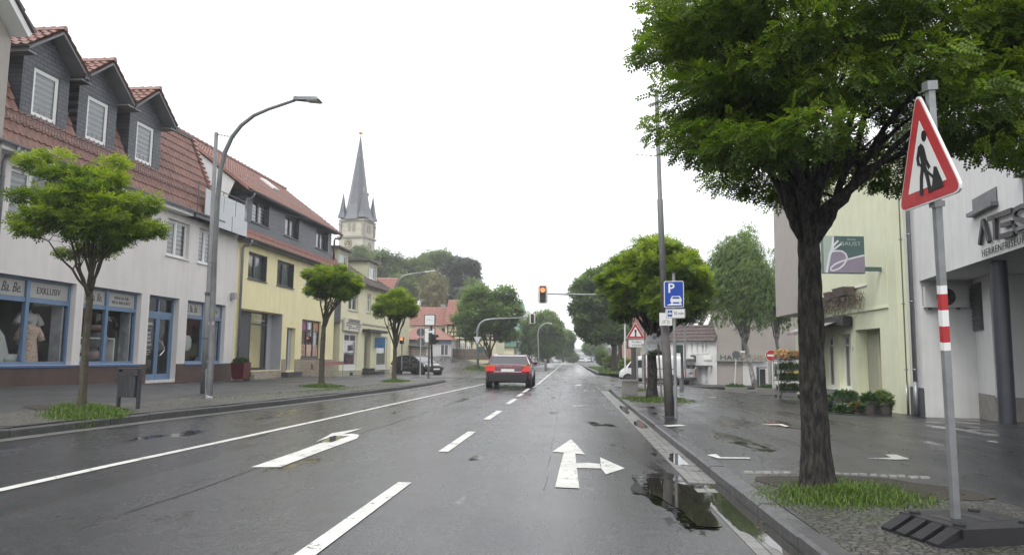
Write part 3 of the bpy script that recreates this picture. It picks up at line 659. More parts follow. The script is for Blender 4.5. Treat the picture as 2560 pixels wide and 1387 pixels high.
# ================= left row of houses =================
FL = Fr((-14.06, 18, 0), (.03, .9996, 0), (.9996, -.03, 0))
def WP(x, y, d=0):  # photo pixel -> (s, z) on the left facade line, d metres in front of it
    v = ray(x, y); n = FL.n; o = FL.o+FL.n*d; t = (o.x*n.x+o.y*n.y)/(v.x*n.x+v.y*n.y); p = Vector((v.x*t, v.y*t)); return ((p-Vector((FL.o.x, FL.o.y))).dot(Vector((FL.u.x, FL.u.y))), CAMH+v.z*t)
UL, NL, UPV = FL.u, FL.n, Vector((0, 0, 1))
def slope_tiles(s0, s1, d0, z0, d1, z1, mat, parent, name='roof', **k):
    mb = MB(); p = FL(s0, d0, z0); ev = Vector(FL(s0, d1, z1))-Vector(p); tiles(mb, p, UL, ev, s1-s0, ev.length, **k); return mb.build(name, mat, parent, smooth=False)
def gutter(fr, s0, s1, d, z, parent, r=.07, mat=None):
    mb = MB(); n = 7; vs = []
    for s in (s0, s1):
        for k in range(n+1):
            a = math.pi+math.pi*k/n; vs.append(fr(s, d+r*math.cos(a), z+r*math.sin(a)))
        for k in range(n+1):
            a = 2*math.pi-math.pi*k/n; vs.append(fr(s, d+(r-.012)*math.cos(a), z+(r-.012)*math.sin(a)))
    m = 2*(n+1); mb.add(vs, [(i, (i+1) % m, m+(i+1) % m, m+i) for i in range(m)]+[tuple(range(m-1, -1, -1)), tuple(range(m, 2*m))]); return mb.build('gutter', mat or m_zinc, parent)
def downpipe(fr, s, d0, z0, d1, ztop, zbot, parent, r=.05, mat=None):
    mb = MB(); P = [fr(s, d0, z0), fr(s, d0, z0-.12), fr(s, d0+(d1-d0)*.25, z0-.26), fr(s, d0+(d1-d0)*.85, ztop+.12), fr(s, d1, ztop), fr(s, d1, zbot)]; mb.tube(P, r, 10)
    z = ztop-.4
    while z > zbot+.2: mb.tube([fr(s, d1, z), fr(s, d1, z+.035)], r*1.25, 10); z -= 1.8
    mb.tube([fr(s, d1, zbot+.9), fr(s, d1, zbot)], r*1.12, 10)
    return mb.build('downpipe', mat or m_zinc, parent, smooth=True)
# ---- projecting house at the far left edge
FN = Fr(FL(-2.0, .35, 0), UL, NL)
nh = empty('house', FL(-4, .3, 0), 'greyish house wall with steep tiled verge cut off by left edge of photo', 'house')
s_e, _ = WP(28, 100, .35)
a_ = WP(40, 95, .5); mb = MB(); pts = [(-9, 0), (s_e, 0), (s_e, a_[1]-.1), (s_e-2.2, 12.0), (-9, 12.0)]
mb.fpoly(FL, pts, -6, .35); mb.build('wall', m_wbeige, nh)
mb = MB(); a = Vector(WP(73, 92, .8)); b = Vector(WP(22, -4, .8)); t = (b-a).normalized(); b = a+t*6; q = Vector((t.y, -t.x))*-1
def vslab(o0, o1, d0, d1, mi=0):
    A = a+q*o0; B = b+q*o0; C = b+q*o1; D = a+q*o1; mb.fpoly(FL, [tuple(A), tuple(D), tuple(C), tuple(B)] if q.x < 0 else [tuple(A), tuple(B), tuple(C), tuple(D)], d0, d1, mi)
q = Vector((-t.y, t.x)); q = q if q.x > 0 else -q
vslab(-.02, .14, -6, .8, 0)
for k in range(11):
    c = a+(b-a)*(k/11); c2 = a+(b-a)*((k+1.15)/11); mb.fpoly(FL, [tuple(c+q*.17), tuple(c+q*.26), tuple(c2+q*.20), tuple(c2+q*.165)], .3, .86, 1)
mb.build('roof', [m_wfr, m_tiled], nh)
# ---- pink-grey shop house with three dormers
gh = empty('shop_house', FL(3, 0, .2), 'pinkish grey shop house with blue shopfronts, red mansard roof and three slate dormers', 'house')
ZT, ZS = 3.14, .85
holes = [(-3.2, 2.0, ZS, ZT), (2.33, 5.09, ZS, ZT), (5.53, 7.33, .3, ZT), (7.88, 10.72, ZS, ZT)]
UPW = [(-.7, .85, 4.59, 5.88), (-3.0, -1.6, 4.59, 5.88), (2.2, 3.7, 4.59, 5.88), (6.32, 7.72, 4.59, 5.88), (8.38, 9.62, 4.59, 5.9)]
mb = MB(); wall(mb, FL, -8, 11.45, 0, 6.35, holes+UPW, t=.24)
mb.quad(FL(11.45, 0, 0), FL(11.45, -9, 0), FL(11.45, -9, 6.3), FL(11.45, 0, 6.3)); mb.quad(FL(-8, 0, 6.34), FL(11.45, 0, 6.34), FL(11.45, -9, 6.34), FL(-8, -9, 6.34)); mb.quad(FL(-8, -9, 0), FL(11.4, -9, 0), FL(11.4, -9, 6.3), FL(-8, -9, 6.3))
mb.build('wall', m_wgrey, gh)
mb = MB()
for a, b in ((-8, 5.53), (7.33, 11.42)): mb.fbox(FL, a, b, 0.002, .03, -.1, ZS-.01)
mb.fbox(FL, 5.3, 7.6, .03, .3, -.1, .22)
mb.build('plinth', m_plinth, gh)
mb = MB(); mb.fbox(FL, 2.1, 4.4, .03, .5, 0, .26, 0); mb.fbox(FL, 2.05, 4.45, .03, .56, .26, .29, 1); mb.build('cellar_hatch', [m_conc, m_zincd], gh)
mb = MB(); mb.fbox(FL, -8, 9.3, -.0, .33, 6.12, 6.27); mb.build('eaves_board', m_wfr, gh)
for (a, b, c, e) in UPW: window(FL, gh, a, b, c, e, m_wfr, n=2, back=m_blind, sill=m_wfr)
# shopfronts
def shopfront(s0, s1, muls, texts):
    d = -.16; f = MB(); w = .07
    f.fbox(FL, s0, s0+w, d-.08, d, ZS, ZT); f.fbox(FL, s1-w, s1, d-.08, d, ZS, ZT); f.fbox(FL, s0+w, s1-w, d-.08, d, ZS, ZS+.09); f.fbox(FL, s0+w, s1-w, d-.08, d, ZT-.07, ZT)
    f.fbox(FL, s0+w, s1-w, d-.08, d, 2.50, 2.62); cuts = [s0+w]
    for m in muls: f.fbox(FL, m-.06, m+.06, d-.09, d+.025, ZS+.09, ZT-.07); cuts += [m-.06, m+.06]
    cuts.append(s1-w)
    fo = f.build('shop_window', m_blue, gh)
    MB().fquad(FL, s0+.03, s1-.03, d-.05, ZS+.03, 2.55).build('pane', m_sglass, fo)
    b = MB()
    for i in range(0, len(cuts), 2): b.fbox(FL, cuts[i]+.01, cuts[i+1]-.01, d-.07, d-.035, 2.63, ZT-.08)
    b.build('sign_board', m_sbg, fo)
    q = MB(); q.fbox(FL, s0-.06, s1+.06, -.16, .07, ZS-.06, ZS-.005); q.build('sill', m_blued, fo)
    for (body, s, z, sz, sh, sx) in texts: text(body, FL, s, z, sz, m_ink, fo, d=d-.035, ext=.003, shear=sh, sx=sx, off=0)
    return fo
shopfront(-3.2, 2.0, [-1.35, .37], [('Ti. Ba. Be.', -.32, 2.84, .36, .35, .68), ('EXKLUSIV', 1.17, 2.83, .25, 0, .82)])
shopfront(2.33, 5.09, [3.6], [('Ti. Ba. Be.', 3.0, 2.84, .34, .35, .58), ('WÄSCHE FÜR', 4.34, 2.90, .13, 0, .9), ('TISCH, BAD & BETT', 4.34, 2.76, .13, 0, .85)])
shopfront(7.88, 10.72, [9.3], [('Ti. Ba. Be.', 8.5, 2.84, .34, .35, .6), ('EXKLUSIV', 10.0, 2.83, .22, 0, .82)])
# blue door
f = MB(); d = -.2; w = .08; a, b, c, e = 5.53, 7.33, .3, ZT
f.fbox(FL, a, a+w, d-.08, d, c, e); f.fbox(FL, b-w, b, d-.08, d, c, e); f.fbox(FL, a+w, b-w, d-.08, d, e-.08, e); f.fbox(FL, a+w, b-w, d-.08, d, 2.48, 2.62)
for p0, p1 in ((a+w, 6.42), (6.44, b-w)):
    f.fbox(FL, p0, p0+.09, d-.06, d-.01, c, 2.48); f.fbox(FL, p1-.09, p1, d-.06, d-.01, c, 2.48); f.fbox(FL, p0+.09, p1-.09, d-.06, d-.01, c, c+.2); f.fbox(FL, p0+.09, p1-.09, d-.06, d-.01, 2.38, 2.48)
f.fbox(FL, 6.39, 6.47, d-.06, d-.005, 2.62, e-.08)
dr = f.build('door', m_blue, gh); MB().fquad(FL, a+.04, b-.04, d-.05, c+.05, e-.04).build('pane', m_sglass, dr)
f = MB(); f.tube([FL(6.52, d, 1.12), FL(6.53, d+.08, 1.14), FL(6.72, d+.1, 1.3), FL(6.72, d+.1, 1.42), FL(6.53, d+.08, 1.62), FL(6.52, d, 1.64)], .018, 8); f.build('handle', m_chrome, dr)
for i, (t_, z) in enumerate((('Calida', 2.18), ('Féraud', 2.03), ('Jenni', 1.88), ('Bassetti', 1.76), ('Ringella', 1.66), ('Joop', 1.52), ('Öffnungszeiten', 1.36), ('Mo - Fr 9 - 18', 1.28), ('Sa 9 - 12', 1.22))[:0] or (('Calida', 2.18), ('~~~~', 2.04), ('Jenni', 1.9))[:0]): pass
for z, sz, t_ in ((2.2, .15, 'Calida'), (2.04, .09, '~~~~~~'), (1.9, .13, 'joop!'), (1.77, .12, '||||||||'), (1.64, .13, 'nobel'), (1.48, .12, 'XOOP'), (1.32, .05, 'Öffnungszeiten'), (1.24, .05, 'Montag - Freitag'), (1.17, .05, 'Samstag')):
    text(t_, FL, 5.98, z, sz, m_inkw, dr, d=d-.04, ext=.001)
# shop room behind the glass
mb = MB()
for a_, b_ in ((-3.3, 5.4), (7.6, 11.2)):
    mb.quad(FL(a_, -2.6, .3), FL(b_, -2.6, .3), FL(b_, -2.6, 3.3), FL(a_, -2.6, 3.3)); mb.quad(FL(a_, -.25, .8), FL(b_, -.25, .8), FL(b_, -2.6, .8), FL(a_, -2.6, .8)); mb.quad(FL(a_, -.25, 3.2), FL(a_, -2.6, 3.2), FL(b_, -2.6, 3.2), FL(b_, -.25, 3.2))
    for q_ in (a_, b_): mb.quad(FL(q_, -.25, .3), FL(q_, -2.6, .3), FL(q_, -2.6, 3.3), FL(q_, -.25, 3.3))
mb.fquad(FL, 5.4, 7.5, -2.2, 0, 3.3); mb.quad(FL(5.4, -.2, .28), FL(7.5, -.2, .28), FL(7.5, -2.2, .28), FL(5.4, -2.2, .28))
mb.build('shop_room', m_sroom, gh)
mb = MB()
for q_ in (1.88, 4.98, 10.6): mb.fbox(FL, q_-.03, q_+.03, -.6, -.27, ZS, 2.5)
mb.build('side_curtain', m_curt, gh)
# mansard roof
slope_tiles(-4, 9.3, .32, 6.33, -1.1, 9.6, m_tile, gh, tw=.215, ch=.34)
mb = MB(); mb.quad(FL(-4, -1.05, 9.6), FL(9.3, -1.05, 9.6), FL(9.3, -5, 11), FL(-4, -5, 11)); mb.quad(FL(9.28, .3, 6.3), FL(9.28, -1.1, 9.58), FL(9.28, -5, 10.9), FL(9.28, -9, 6.3))
mb.fbox(FL, -4, 9.35, -1.2, -1.0, 9.52, 9.66); mb.build('upper_roof', m_tiled, gh)
mb = MB()
for k in range(18):
    t0, t1 = k/18, (k+1.2)/18; mb.hexa([FL(9.2, .32-1.42*t0-.05, 6.36+3.27*t0), FL(9.42, .32-1.42*t0-.05, 6.36+3.27*t0), FL(9.42, .32-1.42*t1-.05, 6.36+3.27*t1), FL(9.2, .32-1.42*t1-.05, 6.36+3.27*t1),
        FL(9.2, .32-1.42*t0+.08, 6.44+3.27*t0), FL(9.44, .32-1.42*t0+.08, 6.44+3.27*t0), FL(9.44, .32-1.42*t1+.03, 6.40+3.27*t1), FL(9.2, .32-1.42*t1+.03, 6.40+3.27*t1)])
mb.build('verge_tiles', m_tile, gh)
gutter(FL, -4, 9.35, .43, 6.30, gh)
downpipe(FL, -1.05, .43, 6.27, .08, 5.9, .3, gh)
mb = MB(); z = 6.98; dd = .20
for o in (0, .14): mb.tube([FL(-4, dd+.02-.0*o, z+o), FL(9.2, dd+.02, z+o)], .009, 5)
s = -3.9
while s < 9.2: mb.tube([FL(s, dd+.02, z-.03), FL(s, dd+.02, z+.16)], .006, 4); s += .11
mb.build('snow_guard', m_tiled, gh)
# dormers
for c in (.36, 2.48, 4.86):
    dm = empty('dormer', FL(c, -.1, 7.2), None, None) if False else None
    dw = .86; d = -.1; mb = MB(); hw = .47
    wall(mb, FL, c-dw, c+dw, 7.15, 9.05, [(c-hw, c+hw, 7.42, 8.72)], t=.12, d=d)
    mb.add([FL(c-dw, d, 9.05), FL(c+dw, d, 9.05), FL(c, d, 9.72)], [(0, 1, 2)])
    for sg in (-1, 1): mb.quad(FL(c+sg*dw, d, 7.1), FL(c+sg*dw, -2, 7.1), FL(c+sg*dw, -2, 9.1), FL(c+sg*dw, d, 9.1))
    dm = mb.build('dormer', m_slate, gh)
    window(FL, dm, c-hw, c+hw, 7.42, 8.72, m_wfr, n=1, rec=.03, back=m_blind, sill=None, fw=.07, base_d=d)
    # roof of the dormer: two tiled planes, boarded soffit
    rf = MB(); ov = 1.16; ze = 9.02; zr = 9.93; d1 = .32
    for sg in (-1, 1):
        e0 = Vector(FL(c+sg*ov, d1, ze)); top = Vector(FL(c, d1, zr)); ev = (top-e0)
        if sg < 0: tiles(rf, FL(c-ov, -2.2, ze), NL, ev, d1+2.2, ev.length, ch=.3, tw=.24)
        else: tiles(rf, e0, -NL, ev, d1+2.2, ev.length, ch=.3, tw=.24)
    for k in range(8):
        dd0 = d1-2.4*k/8+.02; rf.hexa([FL(c-.1, dd0, zr-.02), FL(c+.1, dd0, zr-.02), FL(c+.1, dd0-.33, zr-.02), FL(c-.1, dd0-.33, zr-.02), FL(c-.05, dd0, zr+.1), FL(c+.05, dd0, zr+.1), FL(c+.05, dd0-.33, zr+.07), FL(c-.05, dd0-.33, zr+.07)])
    rf.build('dormer_roof', m_tile, gh)
    b = MB()
    for sg in (-1, 1):
        P = [(c+sg*ov, ze-.12), (c, zr-.13), (c, zr-.05), (c+sg*ov, ze-.03)]
        if sg > 0: P = P[::-1]
        b.fpoly(FL, P, -1.2, d1-.03)
        b.fbox(FL, *(sorted((c+sg*dw, c+sg*ov))), -1.2, d1-.06, ze-.17, ze-.125)
    b.build('dormer_soffit', M('grey_boarding', (.20, .205, .215), .6, var=.08) if 'grey_boarding' not in MATS else MATS['grey_boarding'], gh)
    for sg in (-1, 1): gutter(Fr(FL(c+sg*(ov+.03), d1, 0), -NL, UL*sg), 0, 1.6, 0, ze-.03, gh, r=.05, mat=m_zincd)
    mb = MB(); mb.tube([FL(c+.05, d1-.1, zr+.1), FL(c+.45, d1+.1, zr+.42)], .006, 4); mb.build('lightning_rod', m_zinc, gh)
# terrace balcony with glass panels
m_frost = M('frosted_panel', (.40, .42, .44), .2, var=.03, b=0, coat=.5)
bal = MB(); bal.fbox(FL, 7.35, 11.25, -.1, .42, 6.12, 6.26); bo = bal.build('balcony', m_zincd, gh)
for i, (a_, b_) in enumerate(((7.9, 9.25), (9.3, 10.2), (10.25, 11.0))):
    q_ = MB(); q_.fbox(FL, a_, b_, .42, .44, 6.28-.0*i, 7.28); q_.build('glass_panel', m_frost, bo)
for i, (a_, b_) in enumerate(((8.6, 9.9), (9.95, 11.2))):
    q_ = MB(); q_.fbox(FL, a_, b_, .46, .475, 6.0, 6.62); q_.build('glass_panel', m_frost, bo)
q_ = MB(); q_.tube([FL(7.4, .43, 7.42), FL(11.1, .43, 7.42)], .018, 6)
for s in (7.45, 8.4, 9.28, 10.22, 11.05): q_.fbox(FL, s-.012, s+.012, .39, .415, 6.26, 7.42)
q_.build('railing', m_zincd, bo)
mb = MB(); mb.fbox(FL, 7.3, 11.45, -.06, .1, 6.27, 6.36); mb.build('terrace_edge', m_zincd, gh)
# small wall lamp box by the corner
mb = MB(); s_, z_ = WP(584, 740, .1); mb.fbox(FL, s_-.1, s_+.1, .02, .22, z_-.13, z_+.13); mb.build('siren_box', m_sbg, gh)

# ---- yellow house
yh = empty('yellow_house', FL(17, 0, .1), 'yellow plastered house with slate clad dormer band of three dark windows and red tiled roof', 'house')
S0, S1 = 11.46, 23.3
yho = [(11.95, 16.25, .5, 3.12), (16.82, 17.86, .46, 2.52), (18.66, 21.3, 1.05, 3.02)]
yw = [(12.46, 14.27, 4.44, 5.6), (15.4, 17.33, 4.44, 5.63), (18.9, 20.8, 4.44, 5.63)]
mb = MB(); wall(mb, FL, S0, S1, .0, 6.2, yho+yw, t=.28)
mb.quad(FL(S1, 0, 0), FL(S1, -9, 0), FL(S1, -9, 6.2), FL(S1, 0, 6.2))
mb.build('wall', m_wyel, yh)
mb = MB(); A = [(0, 6.2), (-.35, 7.0), (-.9, 7.9), (.1, 7.9), (-3, 10.45), (-6.5, 7.6), (-9, 6.2)]
for s_, inv in ((S0+.02, 0), (S1-.1, 1)):
    mb = MB(); P = [FL(s_, d_, z_) for d_, z_ in ((.0, 6.0), (-.6, 7.7), (-.3, 8.42), (-3.05, 10.5), (-8.9, 5.9))]; mb.add(P, [tuple(range(5)) if inv else tuple(range(4, -1, -1))]); mb.build('gable_wall', m_wwhite, yh)

mb = MB(); bo_ = [(16.32, 16.82), (17.86, S1)]
mb.fbox(FL, 16.32, 16.8, .002, .035, -.1, 1.0); mb.fbox(FL, 17.88, 18.6, .002, .035, -.1, 1.0); mb.fbox(FL, 18.6, S1, .002, .035, -.1, .98); mb.fbox(FL, 11.6, 11.93, .002, .035, -.1, 1.0); mb.fbox(FL, 11.93, 16.32, .002, .035, -.1, .48)
mb.build('brick_plinth', m_brick, yh)
m_rev = M('grey_reveal', (.36, .37, .40), .7, var=.05)
for a_, b_, c_, e_ in yw: window(FL, yh, a_, b_, c_, e_, m_dfr, n=2, rec=.16, back=m_curt, sill=m_dfr, fw=.08)
for a_, b_, c_, e_ in yw:
    q_ = MB(); q_.fbox(FL, b_-.02, b_+.0, -.15, .006, c_, e_); q_.build('window_reveal', m_dfr, yh)
# dark shopfront
sf = MB(); d = -.5
for a_, b_, z0_, z1_ in ((11.97, 12.05, .6, 3.1), (12.75, 12.87, .6, 3.1), (13.9, 14.02, .6, 3.1), (15.62, 15.72, .6, 3.1)): sf.fbox(FL, a_, b_, d-.06, d, z0_, z1_)
for z0_, z1_ in ((.5, .62), (2.52, 2.6), (3.04, 3.12)): sf.fbox(FL, 11.97, 15.72, d-.059, d-.001, z0_, z1_)
sf.fbox(FL, 12.87, 13.9, d-.05, d-.01, .62, 3.04)
so_ = sf.build('shop_window', m_dfr, yh); MB().fquad(FL, 11.97, 15.7, d-.03, .5, 3.1).build('pane', m_sglass, so_)
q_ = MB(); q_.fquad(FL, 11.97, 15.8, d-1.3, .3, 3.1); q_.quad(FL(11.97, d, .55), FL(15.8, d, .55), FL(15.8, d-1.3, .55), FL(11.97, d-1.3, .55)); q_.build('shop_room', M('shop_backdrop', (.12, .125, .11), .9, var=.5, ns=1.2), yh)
q_ = MB(); q_.fbox(FL, 15.72, 16.25, d-.3, d-.0, .5, 3.12); q_.fbox(FL, 16.22, 16.249, d, -.01, .5, 3.12, 0); q_.build('grey_reveal', m_rev, yh)
text('Brautstübchen', FL, 12.42, 2.78, .13, m_inkw, so_, d=d+.005, ext=.001, sx=.6); text('&', FL, 12.5, 2.95, .1, m_inkw, so_, d=d+.005, ext=.001)
text('Braut- &', FL, 14.85, 2.94, .12, m_inkw, so_, d=d+.005, ext=.001); text('Kinderstübchen', FL, 14.85, 2.76, .17, m_inkw, so_, d=d+.005, ext=.001)
q_ = MB(); q_.fbox(FL, 12.8, 15.0, .036, .42, -.1, .16); q_.fbox(FL, 13.0, 14.4, .0361, .26, .16, .38); q_.build('steps', M('old_brick_step', (.30, .28, .23), .7, var=.4, ns=7, b=.3), yh)
q_ = MB(); q_.fbox(FL, 17.5, 17.86, -.27, -.2, .46, 2.5); q_.fbox(FL, 16.83, 17.85, -.28, -.24, .46, 2.5, 1); q_.build('door', [m_rev, m_dfr], yh)
q_ = MB(); q_.fbox(FL, 16.3, 18.1, .036, .35, 0, .38); q_.fbox(FL, 16.4, 18.4, .351, .75, -.1, .17); q_.build('steps', m_kerb, yh)
text('1', FL, 17.35, 2.75, .12, m_ink, yh, d=.002)
# poster window
pw = window(FL, yh, 18.66, 21.3, 1.05, 3.02, m_dfr, n=3, rec=.1, back=m_curtd, sill=m_dfr, transom=2.45, fw=.07)
m_skin = M('skin_tone_print', (.56, .38, .29), .6, var=.25, ns=4, b=0); m_pinkp = M('magenta_print', (.30, .08, .18), .6, var=.3, ns=3, b=0)
q_ = MB(); q_.fquad(FL, 18.75, 21.2, -.118, 1.13, 1.75, 0); q_.fquad(FL, 18.76, 19.45, -.117, 2.5, 2.93, 1); q_.fquad(FL, 20.5, 21.2, -.117, 2.5, 2.93, 2); q_.fquad(FL, 19.8, 20.1, -.117, 2.55, 2.86, 3)
q_.build('window_poster', [m_skin, m_pinkp, M('orange_print', (.45, .22, .09), .6, var=.5, ns=5, b=0), m_inkw], pw)
q_ = MB()
rg = random.Random(4)
for i in range(9):
    x = rg.uniform(18.8, 21.1); stroke(q_, FL, [(x, 1.15), (x+rg.uniform(-.1, .1), 1.4), (x+rg.uniform(-.25, .25), 1.72)], .03, -.1165, -.115)
q_.build('poster_drawing', m_ink, pw)
for i, z in enumerate((2.2, 2.12, 2.05, 1.98, 1.9)): text('~~~~~~', FL, 20.85, z, .1 if i else .16, m_inkw, pw, d=-.115, ext=.001)
q_ = MB(); q_.fbox(FL, 20.0, 20.25, .036, .042, .45, .75); q_.build('vent', M('rust', (.12, .06, .035), .8), yh)
# skirt roof, slate band, upper roof
slope_tiles(S0-.1, S1+.2, .36, 6.03, -1.0, 8.0, m_tile2, yh, tw=.21, ch=.32)
mb = MB(); mb.fbox(FL, S0-.1, S1+.1, .0, .34, 5.9, 6.0); mb.build('eaves_board', m_zincd, yh)
gutter(FL, S0-.12, S1+.25, .45, 6.02, yh, mat=m_zincd)
sw = [(12.52, 14.1, 6.9, 7.93), (16.0, 17.57, 6.88, 7.92), (20.04, 21.7, 6.88, 7.92)]
mb = MB(); wall(mb, FL, 12.0, 22.35, 6.5, 8.1, sw, t=.2, d=.02)
for s_ in (12.0, 22.35): mb.quad(FL(s_, .02, 6.5), FL(s_, -2, 6.5), FL(s_, -2, 8.2), FL(s_, .02, 8.2))
mb.build('slate_band', m_slated, yh)
mb = MB(); mb.fbox(FL, 11.98, 22.38, .021, .05, 6.46, 6.56); mb.build('flashing', m_zincd, yh)
for a_, b_, c_, e_ in sw: window(FL, yh, a_, b_, c_, e_, m_dfr, n=2, rec=.12, back=m_blind if a_ < 13 else m_curt, sill=m_dfr, fw=.08, base_d=.02)
for a_, b_, c_, e_ in sw:
    q_ = MB(); q_.fbox(FL, b_+.0, b_+.3, .021, .07, c_-.02, e_+.02); q_.build('shutter_panel', m_dfr, yh)
mb = MB(); mb.fbox(FL, 11.5, 22.7, .03, .33, 8.02, 8.08); mb.build('eaves_board', m_dfr, yh)
p = FL(11.3, .38, 8.1); ev = Vector(FL(11.3, -3.1, 10.72))-Vector(p); mb = MB(); tiles(mb, p, UL, ev, 11.6, ev.length, tw=.22, ch=.3, amp=.02)
p2 = Vector(FL(22.9, -6.8, 8.0)); mb.quad(FL(11.3, -3.1, 10.68), FL(22.9, -3.1, 10.68), FL(22.9, -8, 6.9), FL(11.3, -8, 6.9))
mb.build('roof', m_tile, yh)
mb = MB()
for k in range(30): s_ = 11.3+11.6*k/30; mb.tube([FL(s_, -3.1, 10.74), FL(s_+.42, -3.1, 10.78)], [.1, .12], 7)
mb.build('ridge_tiles', m_tile, yh)
mb = MB(); P0 = Vector(FL(11.3, .38, 8.02)); P1 = Vector(FL(11.3, -3.1, 10.62)); q3 = -UL*.06
mb.hexa([P0, P0+UL*.09, P1+UL*.09, P1, P0+Vector((0, 0, .16)), P0+UL*.09+Vector((0, 0, .16)), P1+UL*.09+Vector((0, 0, .16)), P1+Vector((0, 0, .16))])
mb.build('bargeboard', m_tile2, yh)
gutter(FL, 11.5, 22.9, .45, 8.04, yh, mat=m_zincd)
downpipe(FL, 11.75, .45, 8.02, .1, 7.6, 6.4, yh, r=.045); downpipe(FL, 22.75, .45, 8.02, .05, 7.7, 6.6, yh, r=.05, mat=m_zincd)
downpipe(FL, 11.72, .45, 5.98, .09, 5.6, .1, yh, r=.055)
mb = MB()
for k in range(24):
    s_ = 12.2+10.3*k/24; d_ = -.35; z_ = 8.72; mb.tube([FL(s_, d_+.05, z_), FL(s_, d_+.1, z_+.16)], .01, 4)
for zo in (.08, .15): mb.tube([FL(12.2, -.27, 8.72+zo), FL(22.4, -.27, 8.72+zo)], .006, 4)
mb.build('snow_guard', m_zinc, yh)
sk_ = MB(); a1 = Vector(FL(17.8, -1.5, 9.56)); a2 = Vector(FL(18.5, -1.5, 9.56)); ev = ev.normalized(); nn_ = UL.cross(ev); sk_.hexa([a1, a2, a2+ev*.9, a1+ev*.9, a1+nn_*.1, a2+nn_*.1, a2+ev*.9+nn_*.1, a1+ev*.9+nn_*.1]); sk_.build('skylight', m_wfr, yh)
# ---- dark passage and cream corner house
ch = empty('corner_house', FL(30, 0, 0), 'pale cream corner house with two shop windows, dark steps and two boxy roof dormers', 'house')
mb = MB(); mb.fbox(FL, 23.32, 24.42, -.3, -.02, 3.1, 5.8, 1); mb.fbox(FL, 23.32, 24.42, -.9, -.5, -.1, 3.1, 1); mb.build('passage_gate', [m_dark, m_dfr], ch)
C0, C1 = 24.42, 35.5
cho = [(25.2, 27.75, .36, 2.6), (29.15, 30.55, .4, 2.75), (31.95, 34.6, .3, 2.55)]; chw = [(25.75, 27.6, 3.95, 5.2), (29.38, 30.35, 4.03, 5.25), (32.2, 33.6, 4.03, 5.25)]
mb = MB(); wall(mb, FL, C0, C1, -.3, 5.75, cho+chw, t=.25)
mb.quad(FL(C1, 0, -.3), FL(C1, -9, -.3), FL(C1, -9, 5.75), FL(C1, 0, 5.75)); mb.quad(FL(C0, 0, -.3), FL(C0, 0, 5.75), FL(C0, -9, 5.75), FL(C0, -9, -.3)); mb.build('wall', m_wcream, ch)
mb = MB(); mb.fbox(FL, C0, 29.0, .002, .03, -.3, .3); mb.fbox(FL, 30.7, C1, .002, .03, -.3, .25); mb.fbox(FL, C0, C1, .002, .06, 3.2, 3.3); mb.build('plinth', m_olive, ch)
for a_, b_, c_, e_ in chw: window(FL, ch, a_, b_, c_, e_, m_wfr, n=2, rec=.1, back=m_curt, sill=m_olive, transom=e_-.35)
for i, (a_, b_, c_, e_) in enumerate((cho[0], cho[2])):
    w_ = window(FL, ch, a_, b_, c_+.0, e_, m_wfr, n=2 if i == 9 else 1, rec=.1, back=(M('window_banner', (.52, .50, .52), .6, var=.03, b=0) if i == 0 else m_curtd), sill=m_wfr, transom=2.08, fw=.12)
    q_ = MB(); q_.fbox(FL, a_+.1, b_-.1, -.13, -.09, c_+.1, c_+.32); q_.fbox(FL, (a_+b_)/2-.06, (a_+b_)/2+.06, -.14, -.095, 2.1, e_-.1); q_.build('panel', m_wfr, w_)
    q_ = MB()
    for h_ in ((a_+.15, (a_+b_)/2-.1), ((a_+b_)/2+.1, b_-.15)): q_.fquad(FL, h_[0], h_[1], -.128, 2.13, e_-.1)
    q_.build('top_pane', m_dfr, w_)
    if i == 0:
        m_pk = simple('pink_lettering', (.6, .08, .14), .5)
        for t_, s_, z_, sz, m_, r_ in (('SALE', 26.95, 1.82, .28, m_pk, .15), ('REPARATUR', 26.2, 1.38, .11, m_ink, .45), ('SERVICE', 26.4, 1.2, .11, m_ink, .45), ('%', 26.2, .98, .26, m_pk, .3), ('VERKAUF', 26.95, .95, .18, m_pk, .5), ('TV HIFI', 26.3, .72, .2, m_pk, .2)): text(t_, FL, s_, z_, sz, m_, w_, d=-.105, ext=.001, rot=r_, sx=1.2)
q_ = MB(); q_.fbox(FL, 29.15, 30.55, -.9, -.85, .4, 2.75); q_.build('door', m_wood, ch)
q_ = MB(); q_.fbox(FL, 28.6, 32.9, .031, .5, 2.75, 2.92); q_.build('canopy', m_dfr, ch)
q_ = MB(); q_.fbox(FL, 28.9, 30.7, -.25, .3, .2, .4); q_.fbox(FL, 28.7, 31.6, .03, .7, 0, .2); q_.fbox(FL, 28.4, 33., .03, 1.1, -.25, 0); q_.build('steps', m_kerbd, ch)
q_ = MB(); q_.fbox(FL, 24.75, 28.0, .06, .16, 2.68, 3.42); sg_ = q_.build('sign', M('sign_face_cream', (.62, .60, .52), .5, var=.05), ch)
text('LEINEWEBER', FL, 26.4, 3.28, .34, m_ink, sg_, d=.165, shear=.2, sx=1.15); q_ = MB()
for z_, a_, b_ in ((3.12, 25.0, 27.8), (2.99, 25.0, 26.0), (2.99, 26.9, 27.8)): q_.fbox(FL, a_, b_, .162, .17, z_-.025, z_+.02)
q_.fbox(FL, 25.5, 27.5, .162, .17, 2.86, 2.89); q_.fbox(FL, 25.5, 25.6, .162, .17, 2.76, 2.86); q_.fbox(FL, 27.4, 27.5, .162, .17, 2.76, 2.86); q_.build('sign_rule', m_ink, sg_)
q_ = MB(); s_ = 31.3; q_.fbox(FL, s_, s_+.1, .05, .75, 1.75, 2.45); q_.build('bracket_sign', M('blue_bracket_sign', (.08, .22, .42), .4), ch)
q_ = MB(); q_.fbox(FL, 26.3, 26.9, .031, .036, -.1, .2); q_.build('vent', m_dark, ch)
